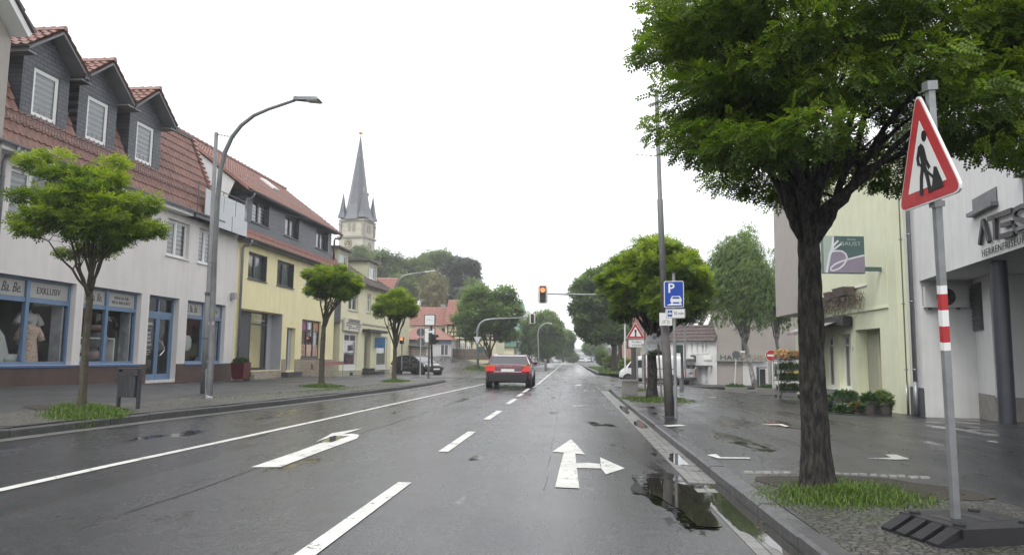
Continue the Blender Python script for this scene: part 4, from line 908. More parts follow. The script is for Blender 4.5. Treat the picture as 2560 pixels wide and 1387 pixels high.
slope_tiles(C0-.1, C1+.2, .4, 5.72, -3.0, 8.0, m_tiled, ch, tw=.22, ch=.3)
mb = MB(); mb.quad(FL(C0, -3, 8), FL(C1+.2, -3, 8), FL(C1+.2, -9, 5.5), FL(C0, -9, 5.5)); mb.add([FL(C1, 0, 5.7), FL(C1, -9, 5.4), FL(C1, -3, 7.95)], [(0, 1, 2)]); mb.build('roof_back', m_tiled, ch)
gutter(FL, C0-.1, C1+.2, .45, 5.7, ch, mat=m_zincd)
for (p0, p1, tz) in (((1030, 0), (1100, 0), 0), ((1295, 0), (1355, 0), 1)):
    sx0 = WP(550+p0[0]/3.467, 630, -.7)[0]; sx1 = WP(550+p1[0]/3.467, 650, -.7)[0]
    zb = WP(550+p0[0]/3.467, 600+(232 if not tz else 345)/3.467, -.7)[1]; zt = WP(550+p0[0]/3.467, 600+(70 if not tz else 185)/3.467, -.7)[1]
    c_ = (sx0+sx1)/2; hw = (sx1-sx0)/2
    mb = MB(); wall(mb, FL, sx0-.25, sx1+.25, zb-.5, zt, [(sx0+.1, sx1-.1, zb+.1, zt-.3)], t=.1, d=-.7)
    for s_ in (sx0-.25, sx1+.25): mb.quad(FL(s_, -.7, zb-.5), FL(s_, -4.5, zb-.5), FL(s_, -4.5, zt), FL(s_, -.7, zt))
    dm = mb.build('dormer', m_olive, ch); window(FL, dm, sx0+.1, sx1-.1, zb+.1, zt-.3, m_wfr, n=1, rec=.05, back=m_curt, base_d=-.7)
    mb = MB(); mb.fbox(FL, sx0-.5, sx1+.5, -4.6, -.45, zt, zt+.1); mb.build('dormer_roof', m_tiled, ch)
# ================= right row =================
# white hairdresser building, face turned slightly: s runs towards the camera
FA = Fr((9.18, 20.3, 0), (8.27-9.18, 14.2-20.3, 0), (-6.1, .91, 0))
ah = empty('hairdresser_building', (9.6, 17, 0), 'white rendered building with black letters over a deep recessed entrance behind dark column', 'building')
mb = MB()
mb.fquad(FA, -1.05, .26, 0, .55, 9); mb.fquad(FA, .26, 14, 0, 3.32, 9)
mb.quad(FA(.26, 0, -.3), FA(.26, 0, 3.32), FA(.26, -2.2, 3.32), FA(.26, -2.2, -.3))  # side of recess start
mb.quad(FA(.26, 0, 3.32), FA(14, 0, 3.32), FA(14, -4.5, 3.32), FA(.26, -4.5, 3.32))
mb.quad(FA(-1.05, 0, 9), FA(14, 0, 9), FA(14, -9, 9), FA(-1.05, -9, 9)); mb.quad(FA(-1.05, 0, -.3), FA(-1.05, 0, 9), FA(-1.05, -9, 9), FA(-1.05, -9, -.3))
mb.build('wall', m_wwhite, ah)
# recess walls: one facing the camera, one running back along the street
cA = G(2302, 1034, -.18); cB = G(2440, 1040, -.13); 
def at_px(x, y, z): return Vector(G(x, y, z))
A_ = Vector((9.25, 20.35, 0)); rA = ray(2440, 1000); 
B_ = Vector((rA.x/rA.y*20.2, 20.2, 0)); rC = ray(2490, 1000); rD = ray(2575, 1000)
C_ = Vector((rC.x/rC.y*18.3, 18.3, 0)); D_ = C_+(C_-B_).normalized()*7
mb = MB(); mbp = MB()
def vq(a, b, z0, z1, m=mb): m.quad((a.x, a.y, z0), (b.x, b.y, z0), (b.x, b.y, z1), (a.x, a.y, z1))
vq(A_, B_, .5, 3.32); vq(B_, C_, .45, 3.32); E_ = C_+Vector((3, -.2, 0)); vq(C_, E_, .4, 3.32); vq(E_, E_+Vector((-.8, -9, 0)), -.3, 3.32)
mb.build('recess_wall', m_wwhite, ah)
mb = MB(); o1 = Vector((0, -.02, 0)); mb_ = mb
for a, b in ((A_, B_),): mb.quad((a.x-.02, a.y-.02, -.4), (b.x, b.y-.02, -.4), (b.x, b.y-.02, .5), (a.x-.02, a.y-.02, .5))
a, b = FA(-1.05, .02, 0), FA(.28, .02, 0); mb.quad((a[0], a[1], -.4), (b[0], b[1], -.4), (b[0], b[1], .55), (a[0], a[1], .55))
mb.build('plinth', m_dplinth, ah)
mb = MB(); dx = Vector((-.02, -.02, 0)); a, b = B_+dx, C_+dx; mb.quad((a.x, a.y, -.4), (b.x, b.y, -.4), (b.x, b.y, .46), (a.x, a.y, .46)); a, b = C_+dx, E_+dx; mb.quad((a.x, a.y, -.4), (b.x, b.y, -.4), (b.x, b.y, .42), (a.x, a.y, .42)); mb.build('plinth', m_conc, ah, label='sandy grey plinth at the back of the recess')
# column
rc = ray(2508, 860); k = 16.0; cx, cy = rc.x/rc.y*k, k
mb = MB(); mb.lathe([(.155, -.2), (.155, 3.33)], (cx, cy, 0), 24); mb.build('column', M('dark_column', (.035, .038, .05), .35, var=.15, b=.05), ah, smooth=False)
# letters
def abox(l, s0, z0, s1, z1, w): pass
lt = MB(); d0, d1 = .03, .09
s_of = lambda x, y: None
def WA(x, y, d=.06):
    v = ray(x, y); n = FA.n; o = FA.o+n*d; t = (o.x*n.x+o.y*n.y)/(v.x*n.x+v.y*n.y); p = Vector((v.x*t, v.y*t)); return ((p-Vector((FA.o.x, FA.o.y))).dot(Vector((FA.u.x, FA.u.y))), CAMH+v.z*t)
def zb(x, y): return WA(2400+x/4.956, 400+y/4.956)
for pts, w in (([zb(248, 1050), zb(288, 745)], .09), ([zb(288, 745), zb(368, 1015)], .10), ([zb(355, 730), zb(480, 685)], .09), ([zb(430, 700), zb(445, 990)], .10), ([zb(470, 690), zb(645, 625)], .10), ([zb(518, 812), zb(650, 775)], .09), ([zb(510, 950), zb(670, 905)], .10)): stroke(lt, FA, pts, w, d0, d1)
a0 = zb(790, 735); cS = (a0[0], a0[1]-.0)
P = [zb(830, 560), zb(770, 575), zb(700, 610), zb(672, 680), zb(700, 735), zb(790, 745), zb(850, 770), zb(850, 840), zb(800, 875), zb(720, 885), zb(668, 820)]
stroke(lt, FA, P, .085, d0, d1); lo = lt.build('sign_letters', m_ink, ah)
b0 = WA(2452, 636); b1 = WA(2560, 604)
text('HERRENFRISEUR', FA, b0[0]-.02, (b0[1]+b1[1])/2+.03, .205, m_ink, ah, d=.03, ext=.004, align='LEFT', name='sign_letters', sx=1.12, space=1.22)
# upper windows of the building seen between leaves
for (x0, y0, x1, y1) in ((2548, 440, 2600, 490),):
    s0, z1 = WA(x0, y0); z0 = z1-1.5
    mb = MB(); mb.fbox(FA, s0, s0+1.6, .004, .02, z0-.2, z1+.9, 0); mb.fbox(FA, s0-.1, s0+1.7, .02, .12, z1-.02, z1+.05, 1); mb.fbox(FA, s0-.1, s0+1.7, .02, .12, z0+.5, z0+.57, 1); mb.build('window', [m_dfr, m_zincd], ah)
s0, z0 = WA(2425, 535); mb = MB(); mb.fbox(FA, s0, s0+1.3, .004, .14, z0-.08, z0, 0); mb.fbox(FA, s0+.03, s0+1.27, .004, .02, z0, z0+.3, 1); mb.build('window', [m_zincd, m_dfr], ah)
downpipe(FA, -.95, .12, 9, .10, 8.6, -.25, ah, r=.06); downpipe(FA, -.1, .12, 9, .10, 8.6, -.2, ah, r=.055)
# louvre vent on recess wall
FB = Fr(B_, C_-B_, Vector((C_-B_).cross(Vector((0, 0, 1)))).normalized()*1)
if FB.n.x > 0: FB.n = -FB.n
mb = MB(); Lb = (C_-B_).length
mb.fbox(FB, .1, Lb*.62, .0, .05, 2.02, 3.2)
for k in range(11): z = 2.06+k*.1; mb.add([FB(.16, .055, z), FB(Lb*.62-.06, .055, z), FB(Lb*.62-.06, .075, z+.03), FB(.16, .075, z+.03), FB(.16, .055, z+.07), FB(Lb*.62-.06, .055, z+.07)], [(0, 1, 2, 3), (3, 2, 5, 4)])
mb.build('louvre_vent', m_dfr, ah)
mb = MB(); mb.fquad(FA, .3, 14, 0.0, -1, -1); 
for k in range(3): pass
# air conditioner on the recess wall
FC = Fr(A_+Vector((.0, 0, 0)), B_-A_, Vector((0, -1, 0)))
acs = [WP_ for WP_ in ()]
v = ray(2312, 740); kx = v.x/v.y*19.9-A_.x; v2 = ray(2415, 740); kx2 = v2.x/v2.y*19.9-A_.x
ac = empty('air_conditioner', FC(kx+.4, .2, 2.6), 'white air conditioner outdoor unit with round black fan on recessed wall', 'air conditioner')
z1 = CAMH+ray(2350, 715).z/ray(2350, 715).y*19.8; z0 = CAMH+ray(2350, 768).z/ray(2350, 768).y*19.8
mb = MB(); mb.fbox(FC, kx, kx2, .12, .48, z0, z1); mb.build('casing', M('ac_casing', (.55, .55, .53), .5, var=.04), ac)
cm = kx+(kx2-kx)*.48; hz_ = (z1-z0)/2; mb = MB(); mb.disc(FC, cm, z0+hz_, hz_*.82, .481, .487, 28); g_ = mb.build('fan_grille', m_black, ac)
mb = MB()
for rr in (.25, .45, .65, .8): 
    P = [(cm+hz_*rr*math.cos(2*math.pi*k/24), z0+hz_+hz_*rr*math.sin(2*math.pi*k/24)) for k in range(25)]; stroke(mb, FC, P, .006, .49, .496)
for a in range(8): stroke(mb, FC, [(cm, z0+hz_), (cm+hz_*.8*math.cos(a*.785), z0+hz_+hz_*.8*math.sin(a*.785))], .006, .488, .494)
mb.build('fan_guard', M('fan_wire', (.06, .06, .06), .5), ac)
mb = MB()
for k in range(12): mb.fbox(FC, kx-.004, kx-.001, .16+.0*k, .24, z0+.06+k*.045, z0+.085+k*.045); mb.fbox(FC, kx-.004, kx-.001, .28, .36, z0+.06+k*.045, z0+.085+k*.045)
mb.build('side_slots', m_black, ac)
mb = MB()
for q in (kx+.12, kx2-.25): mb.fbox(FC, q, q+.05, .0, .46, z0-.05, z0-.005); mb.fbox(FC, q, q+.05, .0, .04, z0-.2, z0-.05)
mb.build('bracket', m_dfr, ac)
# ---- green florist house
FG = Fr((9.05, 21.3, 0), (0, -1, 0), (-1, 0, 0))
gr = empty('florist_house', (9.3, 25, -.2), 'pale green house with plant filled window boxes, striped awning and wide shop window', 'house')
go = [(-2.98, -1.1, -.15, 2.2), (-4.5, -3.4, .30, 2.1), (-6.0, -4.9, .30, 2.1)]; gw = [(-3.0, -1.9, 3.55, 4.9), (-5.1, -4.0, 3.55, 4.9)]
mb = MB(); wall(mb, FG, -8.2, .1, -.4, 6.8, go+gw, t=.35)
mb.quad(FG(.1, 0, -.4), FG(.1, -8, -.4), FG(.1, -8, 6.8), FG(.1, 0, 6.8)); mb.quad(FG(-8.2, 0, -.4), FG(-8.2, -8, -.4), FG(-8.2, -8, 6.8), FG(-8.2, 0, 6.8)); mb.fbox(FG, -8.2, .1, -8, 0.05, 6.8, 6.9); mb.build('wall', m_wgreen, gr)
mb = MB(); mb.fbox(FG, -8.2, -.45, 0.002, .05, 2.74, 2.80); mb.fbox(FG, -8.2, -.45, 0.002, .02, 2.80, 5.9); mb.build('cornice', m_wgreen, gr)
mb = MB(); mb.fbox(FG, -4.6, -2.98, .002, .04, -.4, .28); mb.fbox(FG, -8, -4.6, .002, .04, -.4, .28); mb.build('plinth', m_conc, gr)
q = MB(); q.fquad(FG, -2.98, -1.1, -.36, -.15, 2.2, 0); q.fbox(FG, -2.05, -1.98, -.355, -.3, -.15, 2.2, 1); q.build('roller_shutter', [M('olive_shutter', (.34, .34, .25), .7, var=.04), m_olive], gr)
for a, b, c, e in go[1:]: window(FG, gr, a, b, c, e, m_wfr, n=2, rec=.18, back=M('green_reflection_curtain', (.22, .25, .17), .9, var=.4), sill=m_wfr, transom=1.75, fw=.07)
for a, b, c, e in gw: window(FG, gr, a, b, c, e, m_wfr, n=2, rec=.12, back=m_curt, sill=m_wfr)
text('3', FG, -3.22, 1.62, .14, m_ink, gr, d=.003)
mb = MB(); mb.fbox(FG, -7.2, -3.1, .051, .32, 2.36, 2.66); mb.build('awning_box', m_black, gr)
m_awn = brick('awning_stripe', (.42, .40, .38), (.22, .17, .17), (.42, .4, .38), .16, 9, .0, rough=.9, bs=0)
mb = MB(); mb.quad(FG(-7.1, .34, 2.50), FG(-3.75, .34, 2.50), FG(-3.75, .95, 2.25), FG(-7.1, .95, 2.25)); s = -7.1
while s < -3.8: mb.fpoly(FG, [(s, 2.25), (s+.04, 2.13), (s+.12, 2.13), (s+.16, 2.25)], .94, .95); s += .168
mb.build('awning', m_awn, gr)
# box sign at right angle
bs = [DP(2057, 593, 21.5), DP(2160, 601, 21.5), DP(2164, 683, 21.5), DP(2059, 687, 21.5)]
mid = Vector(bs[0]).lerp(Vector(bs[2]), .5); U_ = (Vector(bs[1])-Vector(bs[0])); U_.z = 0; N_ = Vector((U_.y, -U_.x, 0)).normalized()
W_ = U_.length; H_ = bs[0][2]-bs[3][2]; FS = Fr((bs[0][0], bs[0][1], bs[3][2]+.04), U_, N_)
sg = empty('hanging_sign', mid, 'square projecting sign with white curved stroke over green and purple fields', 'sign')
m_sg1 = simple('sign_pale_green', (.36, .43, .38), .35); m_sg2 = simple('sign_dark_green', (.07, .12, .115), .35); m_sg3 = simple('sign_purple', (.25, .215, .28), .35); m_sgw = simple('sign_stroke_white', (.66, .66, .7), .35)
px_ = lambda x, y: ((x-190)/1240*W_, (1225-y)/1070*H_)
mb = MB(); mb.fbox(FS, 0, W_, -.16, 0, 0, H_); mb.build('sign_box', m_sg2, sg)
mb = MB(); mb.fpoly(FS, [px_(195, 1220), px_(270, 1220), px_(500, 160), px_(195, 160)], .001, .004, 0); mb.fpoly(FS, [px_(300, 1220), px_(1428, 1195), px_(1428, 710), px_(900, 830), px_(870, 700), px_(750, 600), px_(600, 590), px_(440, 640)], .001, .005, 1); mb.build('sign_field', [m_sg1, m_sg3], sg)
mb = MB(); stroke(mb, FS, [px_(265, 1215), px_(380, 700), px_(470, 500), px_(500, 160)], [.05*W_, .06*W_, .07*W_, .03*W_], .006, .009); stroke(mb, FS, [px_(470, 480), px_(560, 370), px_(650, 290)], .045*W_, .006, .0092); stroke(mb, FS, [px_(490, 560), px_(620, 460), px_(740, 370)], .04*W_, .006, .0094)
L2 = [px_(*p) for p in ((350, 660), (480, 600), (620, 582), (760, 595), (860, 670), (893, 760), (870, 860), (780, 990), (650, 1090), (480, 1150), (390, 1140), (395, 1080), (520, 970), (700, 890), (890, 830), (1150, 765), (1420, 700))]
stroke(mb, FS, L2, .038*W_, .006, .0096); mb.build('sign_stroke', m_sgw, sg)
text('BAUST', FS, *px_(1020, 380), .14*W_, m_sg1, sg, d=.006, sx=1.2); text('Blumen', FS, *px_(1050, 250), .07*W_, m_sg1, sg, d=.006)
mb = MB(); e_ = Vector(FS(W_, -.08, .1)); mb.fbox(FS, W_, W_+.5, -.12, -.04, .08, .2); mb.build('bracket', m_sg2, sg)
# window boxes with dried trailing plants
for i, (s, zt, w) in enumerate(((-3.1, 3.55, .95), (-4.15, 3.5, .55), (-5.6, 3.42, .95))):
    bx = empty('window_box', FG(s, .3, zt-.25), ('brown window box nearest the downpipe, dry grasses trailing below', 'small brown window box in the middle of three on the green wall', 'brown window box nearest the big tree trunk on the green wall')[i], 'window box', 'window boxes on the green house')
    mb = MB(); mb.hexa([FG(s-w/2+.03, .42, zt-.26), FG(s+w/2-.03, .42, zt-.26), FG(s+w/2-.03, .12, zt-.26), FG(s-w/2+.03, .12, zt-.26), FG(s-w/2, .48, zt), FG(s+w/2, .48, zt), FG(s+w/2, .10, zt), FG(s-w/2, .10, zt)]); mb.build('box', M('brown_planter', (.10, .075, .07), .6) if i == 0 else MATS['brown_planter'], bx)
rg = random.Random(11); tw = MB()
for i in range(420):
    s = rg.uniform(-6.4, -2.0); z = 3.3+rg.uniform(-.2, .1)-.0; a = Vector(FG(s, rg.uniform(.05, .35), z)); P = [a]
    for k in range(4): P.append(P[-1]+Vector((rg.uniform(-.08, .05), rg.uniform(-.13, .13), rg.uniform(-.19, .05))))
    tw.tube(P, .006, 3, cap=False)
tag(tw.build('dry_trailing_plant', M('dry_stems', (.16, .13, .10), .9, var=.4), None, origin=FG(-4, .2, 3.1)), 'tangled dry brown stems trailing under the window boxes', 'plant')
tw2 = MB()
# ---- overhanging beige house beyond
bh = empty('overhanging_house', (9.6, 33, 0), 'beige house with overhanging upper storey behind the big tree trunk', 'house')
mb = MB(); x0 = ray(1938, 700); X0 = x0.x/x0.y*33; v = ray(1990, 700); 
mb.box(X0, X0+6, 29.6, 33, 3.1, 9.5, 0); mb.box(X0+.9, X0+6, 29.3, 33.4, -.4, 3.1, 1); mb.box(X0+.45, X0+5, 29.45, 29.6, 3.12, 9.5, 1)
mb.build('wall', [m_wbeige, m_wgreen], bh)
mb = MB(); mb.tube([(X0+.33, 29.35, 9.5), (X0+.33, 29.35, 7.2), (X0+.33, 29.35, 3.2), (X0+.7, 29.2, 2.9), (X0+.8, 29.2, -.2)], .055, 8); mb.build('downpipe', m_zinc, bh)
mb = MB(); mb.add([(X0-.1+.4, 29.3, 5.2), (X0+1.6, 29.3, 6.2), (X0+1.6, 28.6, 6.2), (X0+.3, 28.6, 5.2), (X0+.3, 29.3, 5.12), (X0+1.6, 29.3, 6.1), (X0+1.6, 28.6, 6.1), (X0+.3, 28.6, 5.12)], [(0, 1, 2, 3), (7, 6, 5, 4), (3, 2, 6, 7)]); mb.build('porch_roof', m_dfr, bh)
mb = MB(); mb.box(X0-.0+.3, X0+1.0, 29.1, 29.2, 2.86, 2.96); mb.build('lamp_strip', m_white, bh)
# poster hoarding, no-entry sign
FH = Fr((8.2*1.0, 31, 0), (1, 0, 0), (0, -1, 0))
ho = empty('poster_board', (8.8, 31, -.2), 'white hoarding board with printed poster behind the plant trolley', 'board')
mb = MB(); mb.fbox(FH, 0.04, 2.0, -.06, 0, .08, 1.16); mb.build('board', m_white, ho)
mb = MB(); mb.fquad(FH, .07, 1.35, .003, .58, 1.10, 0); mb.fquad(FH, .55, 1.35, .006, .58, .86, 1); mb.fquad(FH, .07, .5, .0065, .58, .66, 2); mb.build('poster', [M('grey_sky_print', (.42, .42, .42), .5, var=.35, b=0), M('sand_print', (.45, .36, .14), .5, var=.3, b=0), M('dark_print', (.12, .10, .08), .5, var=.5, b=0)], ho)
mb = MB()
for x, h in ((.17, .32), (.37, .36), (.52, .2)): mb.fpoly(FH, [(x-.03, .6), (x+.03, .6), (x+.04, .6+h*.7), (x+.02, .6+h*.78), (x+.02, .6+h), (x-.02, .6+h), (x-.02, .6+h*.78), (x-.04, .6+h*.7)], .007, .009)
mb.build('poster_figures', m_ink, ho)
text('STADTFEST', FH, .78, .98, .1, M('yellow_print', (.6, .45, .05), .5), ho, d=.007)
mb = MB(); mb.fbox(FH, .28, .31, .25, .28, -.2, .48); mb.fbox(FH, .31, 1.3, .255, .275, .42, .45); 
tag(mb.build('handrail', m_dfr, None, origin=FH(.3, .26, -.2)), 'low dark handrail in front of the poster board', 'rail')
ne = empty('no_entry_sign', (8.2, 30.7, -.2), 'red and white no entry sign on thin post', 'sign')
c = DP(1928, 888, 31); FN2 = Fr((c[0], c[1], c[2]), (1, -.05, 0), (-.05, -1, 0))
mb = MB(); mb.tube([(c[0], c[1]+.05, -.25), (c[0], c[1]+.05, c[2]+.26)], .025, 8); mb.build('post', m_galv, ne)
mb = MB(); mb.disc(FN2, 0, 0, .235, 0, .02, 28, 0); mb.disc(FN2, 0, 0, .222, .021, .024, 28, 1); mb.fbox(FN2, -.17, .17, .025, .028, -.04, .04, 0); mb.build('sign_plate', [m_white, m_red], ne)
# plant trolley
tr = empty('plant_trolley', (8.12, 28.2, -.19), 'wheeled plant trolley with shelves of flowers beside the big tree trunk', 'trolley')
x0, x1, y0, y1 = 7.62, 8.55, 27.9, 28.5
mb = MB()
for x in (x0, x1):
    for y in (y0, y1): mb.tube([(x, y, 0), (x, y, 1.36)], .018, 6)
mb.build('frame', m_galv, tr)
for i, z in enumerate((.1, .48, .86, 1.26)):
    mb = MB(); mb.box(x0, x1, y0, y1, z, z+.03); sh = mb.build('shelf', m_zincd, tr)
    leaf_ball('shelf_plants', sh, ((x0+x1)/2, (y0+y1)/2, z+.14), ((x1-x0)*.5, .28, .13), 700, spray(4, .06, .06, .03), m_plant if i < 3 else m_lin, seed=60+i)
for x in (x0+.05, x1-.05):
    for y in (y0, y1): mb = MB(); mb.tube([(x-.02, y, -.1), (x+.02, y, -.1)], .07, 14); mb.build('wheel', m_black, tr)
m_flw = leafmat('peach_petals', (.5, .22, .08), (.6, .38, .2), (.7, .5, .35), .3); m_flr = leafmat('orange_red_petals', (.3, .04, .02), (.45, .12, .03), (.6, .4, .15), .3); m_flv = leafmat('violet_petals', (.03, .015, .1), (.07, .04, .2), (.13, .09, .28), .3); m_fly = leafmat('white_petals', (.5, .5, .45), (.6, .6, .55), (.7, .7, .65), .3)
leaf_ball('flowers', tr, (7.85, 28.1, 1.45), (.3, .3, .16), 260, spray(5, .05, .06, .05), m_flw, seed=70) if 1 else 0; leaf_ball('flowers', tr, (8.4, 28.1, 1.46), (.25, .3, .12), 180, spray(5, .05, .06, .05), m_flw, seed=71)
for i in range(3): leaf_ball('flowers', tr, (7.8+i*.25, 28, .62+.4*(i % 2)), (.12, .1, .06), 24, spray(4, .04, .04, .03), m_plant, seed=72+i)
# flower tubs in front of the green house
def pot(px0, px1, ytop, ybot, label, kind, leafm, flm=None, seed=1, dist_z=-.19, square=False, fl=120, h_extra=.14, cat='planter', pm=None):
    b = G((px0+px1)/2, ybot, dist_z); d = math.hypot(b[0], b[1]); dep = Vector((b[0], b[1], 0)).dot(Vector((-math.sin(R(4.45)), math.cos(R(4.45)), 0))); w = (px1-px0)*dep/1850; h = (ybot-ytop)*dep/1850
    o = empty(kind, (b[0], b[1], dist_z), label, cat, 'plant tubs in front of the green house')
    mb = MB()
    if square: mb.hexa([(b[0]-w*.46, b[1]-.2, dist_z), (b[0]+w*.46, b[1]-.2, dist_z), (b[0]+w*.46, b[1]+.2, dist_z), (b[0]-w*.46, b[1]+.2, dist_z), (b[0]-w*.5, b[1]-.24, dist_z+h), (b[0]+w*.5, b[1]-.24, dist_z+h), (b[0]+w*.5, b[1]+.24, dist_z+h), (b[0]-w*.5, b[1]+.24, dist_z+h)])
    else: mb.lathe([(w*.40, 0), (w*.44, .02), (w*.47, h*.8), (w*.5, h*.82), (w*.5, h), (w*.44, h), (w*.42, h*.93)], b[:2]+(dist_z,), 20)
    mb.build('tub', pm or MATS['brown_planter'], o)
    leaf_ball('plant', o, (b[0], b[1], dist_z+h+.02), (w*.5, w*.42, h_extra), 500, spray(5, .07, .07, .035), leafm, seed=seed)
    if flm: leaf_ball('flowers', o, (b[0], b[1], dist_z+h+.07), (w*.42, w*.4, h_extra*.7), fl, spray(4, .04, .045, .04), flm, seed=seed+1)
m_pd = M('dark_clay_tub', (.05, .045, .045), .7, var=.3, b=.2); m_pm = M('mossy_trough', (.07, .07, .055), .8, var=.4, ns=6, b=.4); m_pw = M('half_barrel_tub', (.075, .065, .06), .7, var=.35, ns=9, b=.4)
pot(2084, 2146, 992, 1020, 'mossy grey stone trough with sparse greenery under white sill', 'stone_trough', m_plant, None, 81, square=True, pm=m_pm)
pot(2088, 2122, 1024, 1040, 'low dark tub with small white flowers', 'flower_tub', m_plant, m_fly, 83, fl=60, h_extra=.08, pm=m_pd)
pot(2122, 2158, 1022, 1040, 'low dark bowl with orange and red flowers', 'flower_tub', m_plant, m_flr, 85, h_extra=.1, pm=m_pd)
pot(2156, 2190, 1002, 1038, 'wooden half barrel with small dark green shrub', 'flower_tub', m_plant, None, 87, h_extra=.16, pm=m_pw)
pot(2190, 2230, 1006, 1037, 'wooden half barrel with bushy bright green shrub by the downpipe', 'flower_tub', m_lin, None, 89, h_extra=.26, pm=m_pw)
pot(2050, 2082, 1002, 1022, 'dark tub of orange flowers beside the tree trunk', 'flower_tub', m_plant, m_flr, 91, h_extra=.1, pm=m_pd)
pot(2058, 2088, 1022, 1038, 'dark tub spilling violet flowers beside the tree trunk', 'flower_tub', m_plant, m_flv, 93, fl=700, h_extra=.16, pm=m_pd)
o = empty('tall_planter', G(2062, 985, -.19), 'tall dark square planter with leafy shrub behind the tree trunk', 'planter'); b = G(2062, 990, -.19)
mb = MB(); mb.box(b[0]-.2, b[0]+.14, b[1]-.15, b[1]+.15, -.19, .62); mb.build('box', M('blue_black_planter', (.035, .037, .05), .5), o)
leaf_ball('plant', o, (b[0], b[1], .95), (.33, .3, .4), 420, spray(5, .1, .09, .05), m_plant, seed=95)
# ---- salon building with letter board, at 50 m
def plane_px(Y):
    def f(x, y): v = ray(x, y); t = Y/v.y; return (v.x*t, CAMH+v.z*t)
    return f
sb = empty('salon_building', (11, 50, -.2), 'beige and white building with grey letter board behind the birches', 'building')
P5 = plane_px(50); FX = Fr((0, 50, 0), (1, 0, 0), (0, -1, 0))
q = lambda x, y: P5(1700+x/6.304, 780+y/6.304)
a = q(590, 1160); b_ = q(1370, 1180); t_ = q(590, 770)
mb = MB(); mb.fbox(FX, a[0], a[0]+8, -9, 0, -.8, t_[1]+3.4, 0); mb.fbox(FX, q(970, 0)[0], q(1365, 0)[0], .001, .03, -.8, t_[1], 1); mb.build('wall', [m_wbeige, m_wwhite], sb)
mb = MB(); mb.fbox(FX, a[0]-.05, q(1310, 0)[0], .031, .25, t_[1], q(600, 665)[1]); bd = mb.build('sign_board', m_sbg, sb)
zz_ = (t_[1]+q(600, 665)[1])/2
h_ = (q(600, 665)[1]-t_[1])
text('HANS', FX, q(785, 0)[0], zz_, h_*1.05, m_ink, bd, d=.252, sx=1.25); text('SACHS', FX, q(1090, 0)[0], zz_, h_*1.05, M('gold_lettering', (.30, .22, .10), .5), bd, d=.252, sx=1.1)
w0 = q(970, 440); w1 = q(1060, 610); mb = MB(); mb.fbox(FX, w0[0], w1[0], .004, .03, w1[1], w0[1], 1); mb.fbox(FX, w0[0]-.1, w1[0]+.1, .03, .1, w1[1]-.12, w1[1], 0); mb.build('window', [m_wfr, m_dark], sb)
# white house left of it
wh = empty('white_house', (8.5, 52, -.2), 'white two storey house with grey tiled roof and small upper windows behind the van', 'house')
x0 = q(-20, 0)[0]; x1 = a[0]-.02; ze = q(100, 440)[1]
ang = .35
FW = Fr((x1, 49.9, 0), (x0-x1-1.5, 3.6, 0), (-3.6, x0-x1-1.5, 0)) if False else Fr((x0-.6, 52.2, 0), (x1-x0+.6, -2.3, 0), (-2.3, -(x1-x0+.6), 0))
LW = math.hypot(x1-x0+.6, 2.3)
def WW(x, y, d=0):
    v = ray(1700+x/6.304, 780+y/6.304); n = FW.n; o = FW.o+n*d; t = (o.x*n.x+o.y*n.y)/(v.x*n.x+v.y*n.y); p = Vector((v.x*t, v.y*t)); return ((p-Vector((FW.o.x, FW.o.y))).dot(Vector((FW.u.x, FW.u.y))), CAMH+v.z*t)
hl = []
for xa, xb, ya, yb in ((105, 125, 500, 660), (180, 205, 490, 655), (262, 290, 480, 652), (345, 372, 465, 645), (400, 438, 470, 640)):
    s0, z1 = WW(xa, ya); s1, z0 = WW(xb, yb); hl.append((s0, s1, z0, z1))
mb = MB(); wall(mb, FW, -.5, LW, -.8, ze, hl, t=.15); mb.quad(FW(-.5, 0, -.8), FW(-.5, -8, -.8), FW(-.5, -8, ze), FW(-.5, 0, ze)); mb.build('wall', m_wwhite, wh)
for h in hl: window(FW, wh, *h, m_wfr, n=1, rec=.08, back=m_curt, sill=m_wfr, fw=.04)
mb = MB()
for xa, xb, ya, yb in ((50, 200, 690, 760), (380, 505, 680, 755)):
    s0, z1 = WW(xa, ya); s1, z0 = WW(xb, yb); mb.fbox(FW, s0, s1, .01, .08, z0, z1, 0)
for xa, xb in ((160, 215), (255, 450), (480, 512)):
    s0, z1 = WW(xa, 800); s1, z0 = WW(xb, 852); mb.fbox(FW, s0, s1, .01, .5, z0-.03, z0+.05, 1)
for x_ in (205, 245): s0, z1 = WW(x_-8, 680); s1, z0 = WW(x_+8, 780); mb.fbox(FW, s0, s1, .01, .3, z0, z1, 2)
mb.build('shop_signs', [m_white, m_zincd, m_dfr], wh)
mb = MB()
for xa, xb in ((180, 215), (300, 340), (400, 440)):
    s0, z1 = WW(xa, 865); s1, z0 = WW(xb, 1120); mb.fbox(FW, s0, s1, .005, .02, z0, z1)
mb.build('door', m_curt, wh)
# its roof: slopes back, grey tiles, white skylights
mb = MB(); p0 = Vector(FW(-.9, .3, ze-.05)); ev = Vector((-FW.n.x, -FW.n.y, .95)); tiles(mb, p0, FW.u, ev, LW+.9, 4.2, tw=.25, ch=.35, amp=.015); mb.build('roof', m_tiled, wh)
nn = FW.u.cross(ev.normalized()).normalized(); evn = ev.normalized()
for k in range(3):
    o_ = Vector(FW(1.0+k*.75, .3, ze-.05))+evn*1.5; mb = MB(); u = FW.u; mb.hexa([o_, o_+u*.32, o_+u*.32+evn*1.1, o_+evn*1.1, o_+nn*.12, o_+u*.32+nn*.12, o_+u*.32+evn*1.1+nn*.12, o_+evn*1.1+nn*.12]); mb.build('skylight', m_wfr, wh)
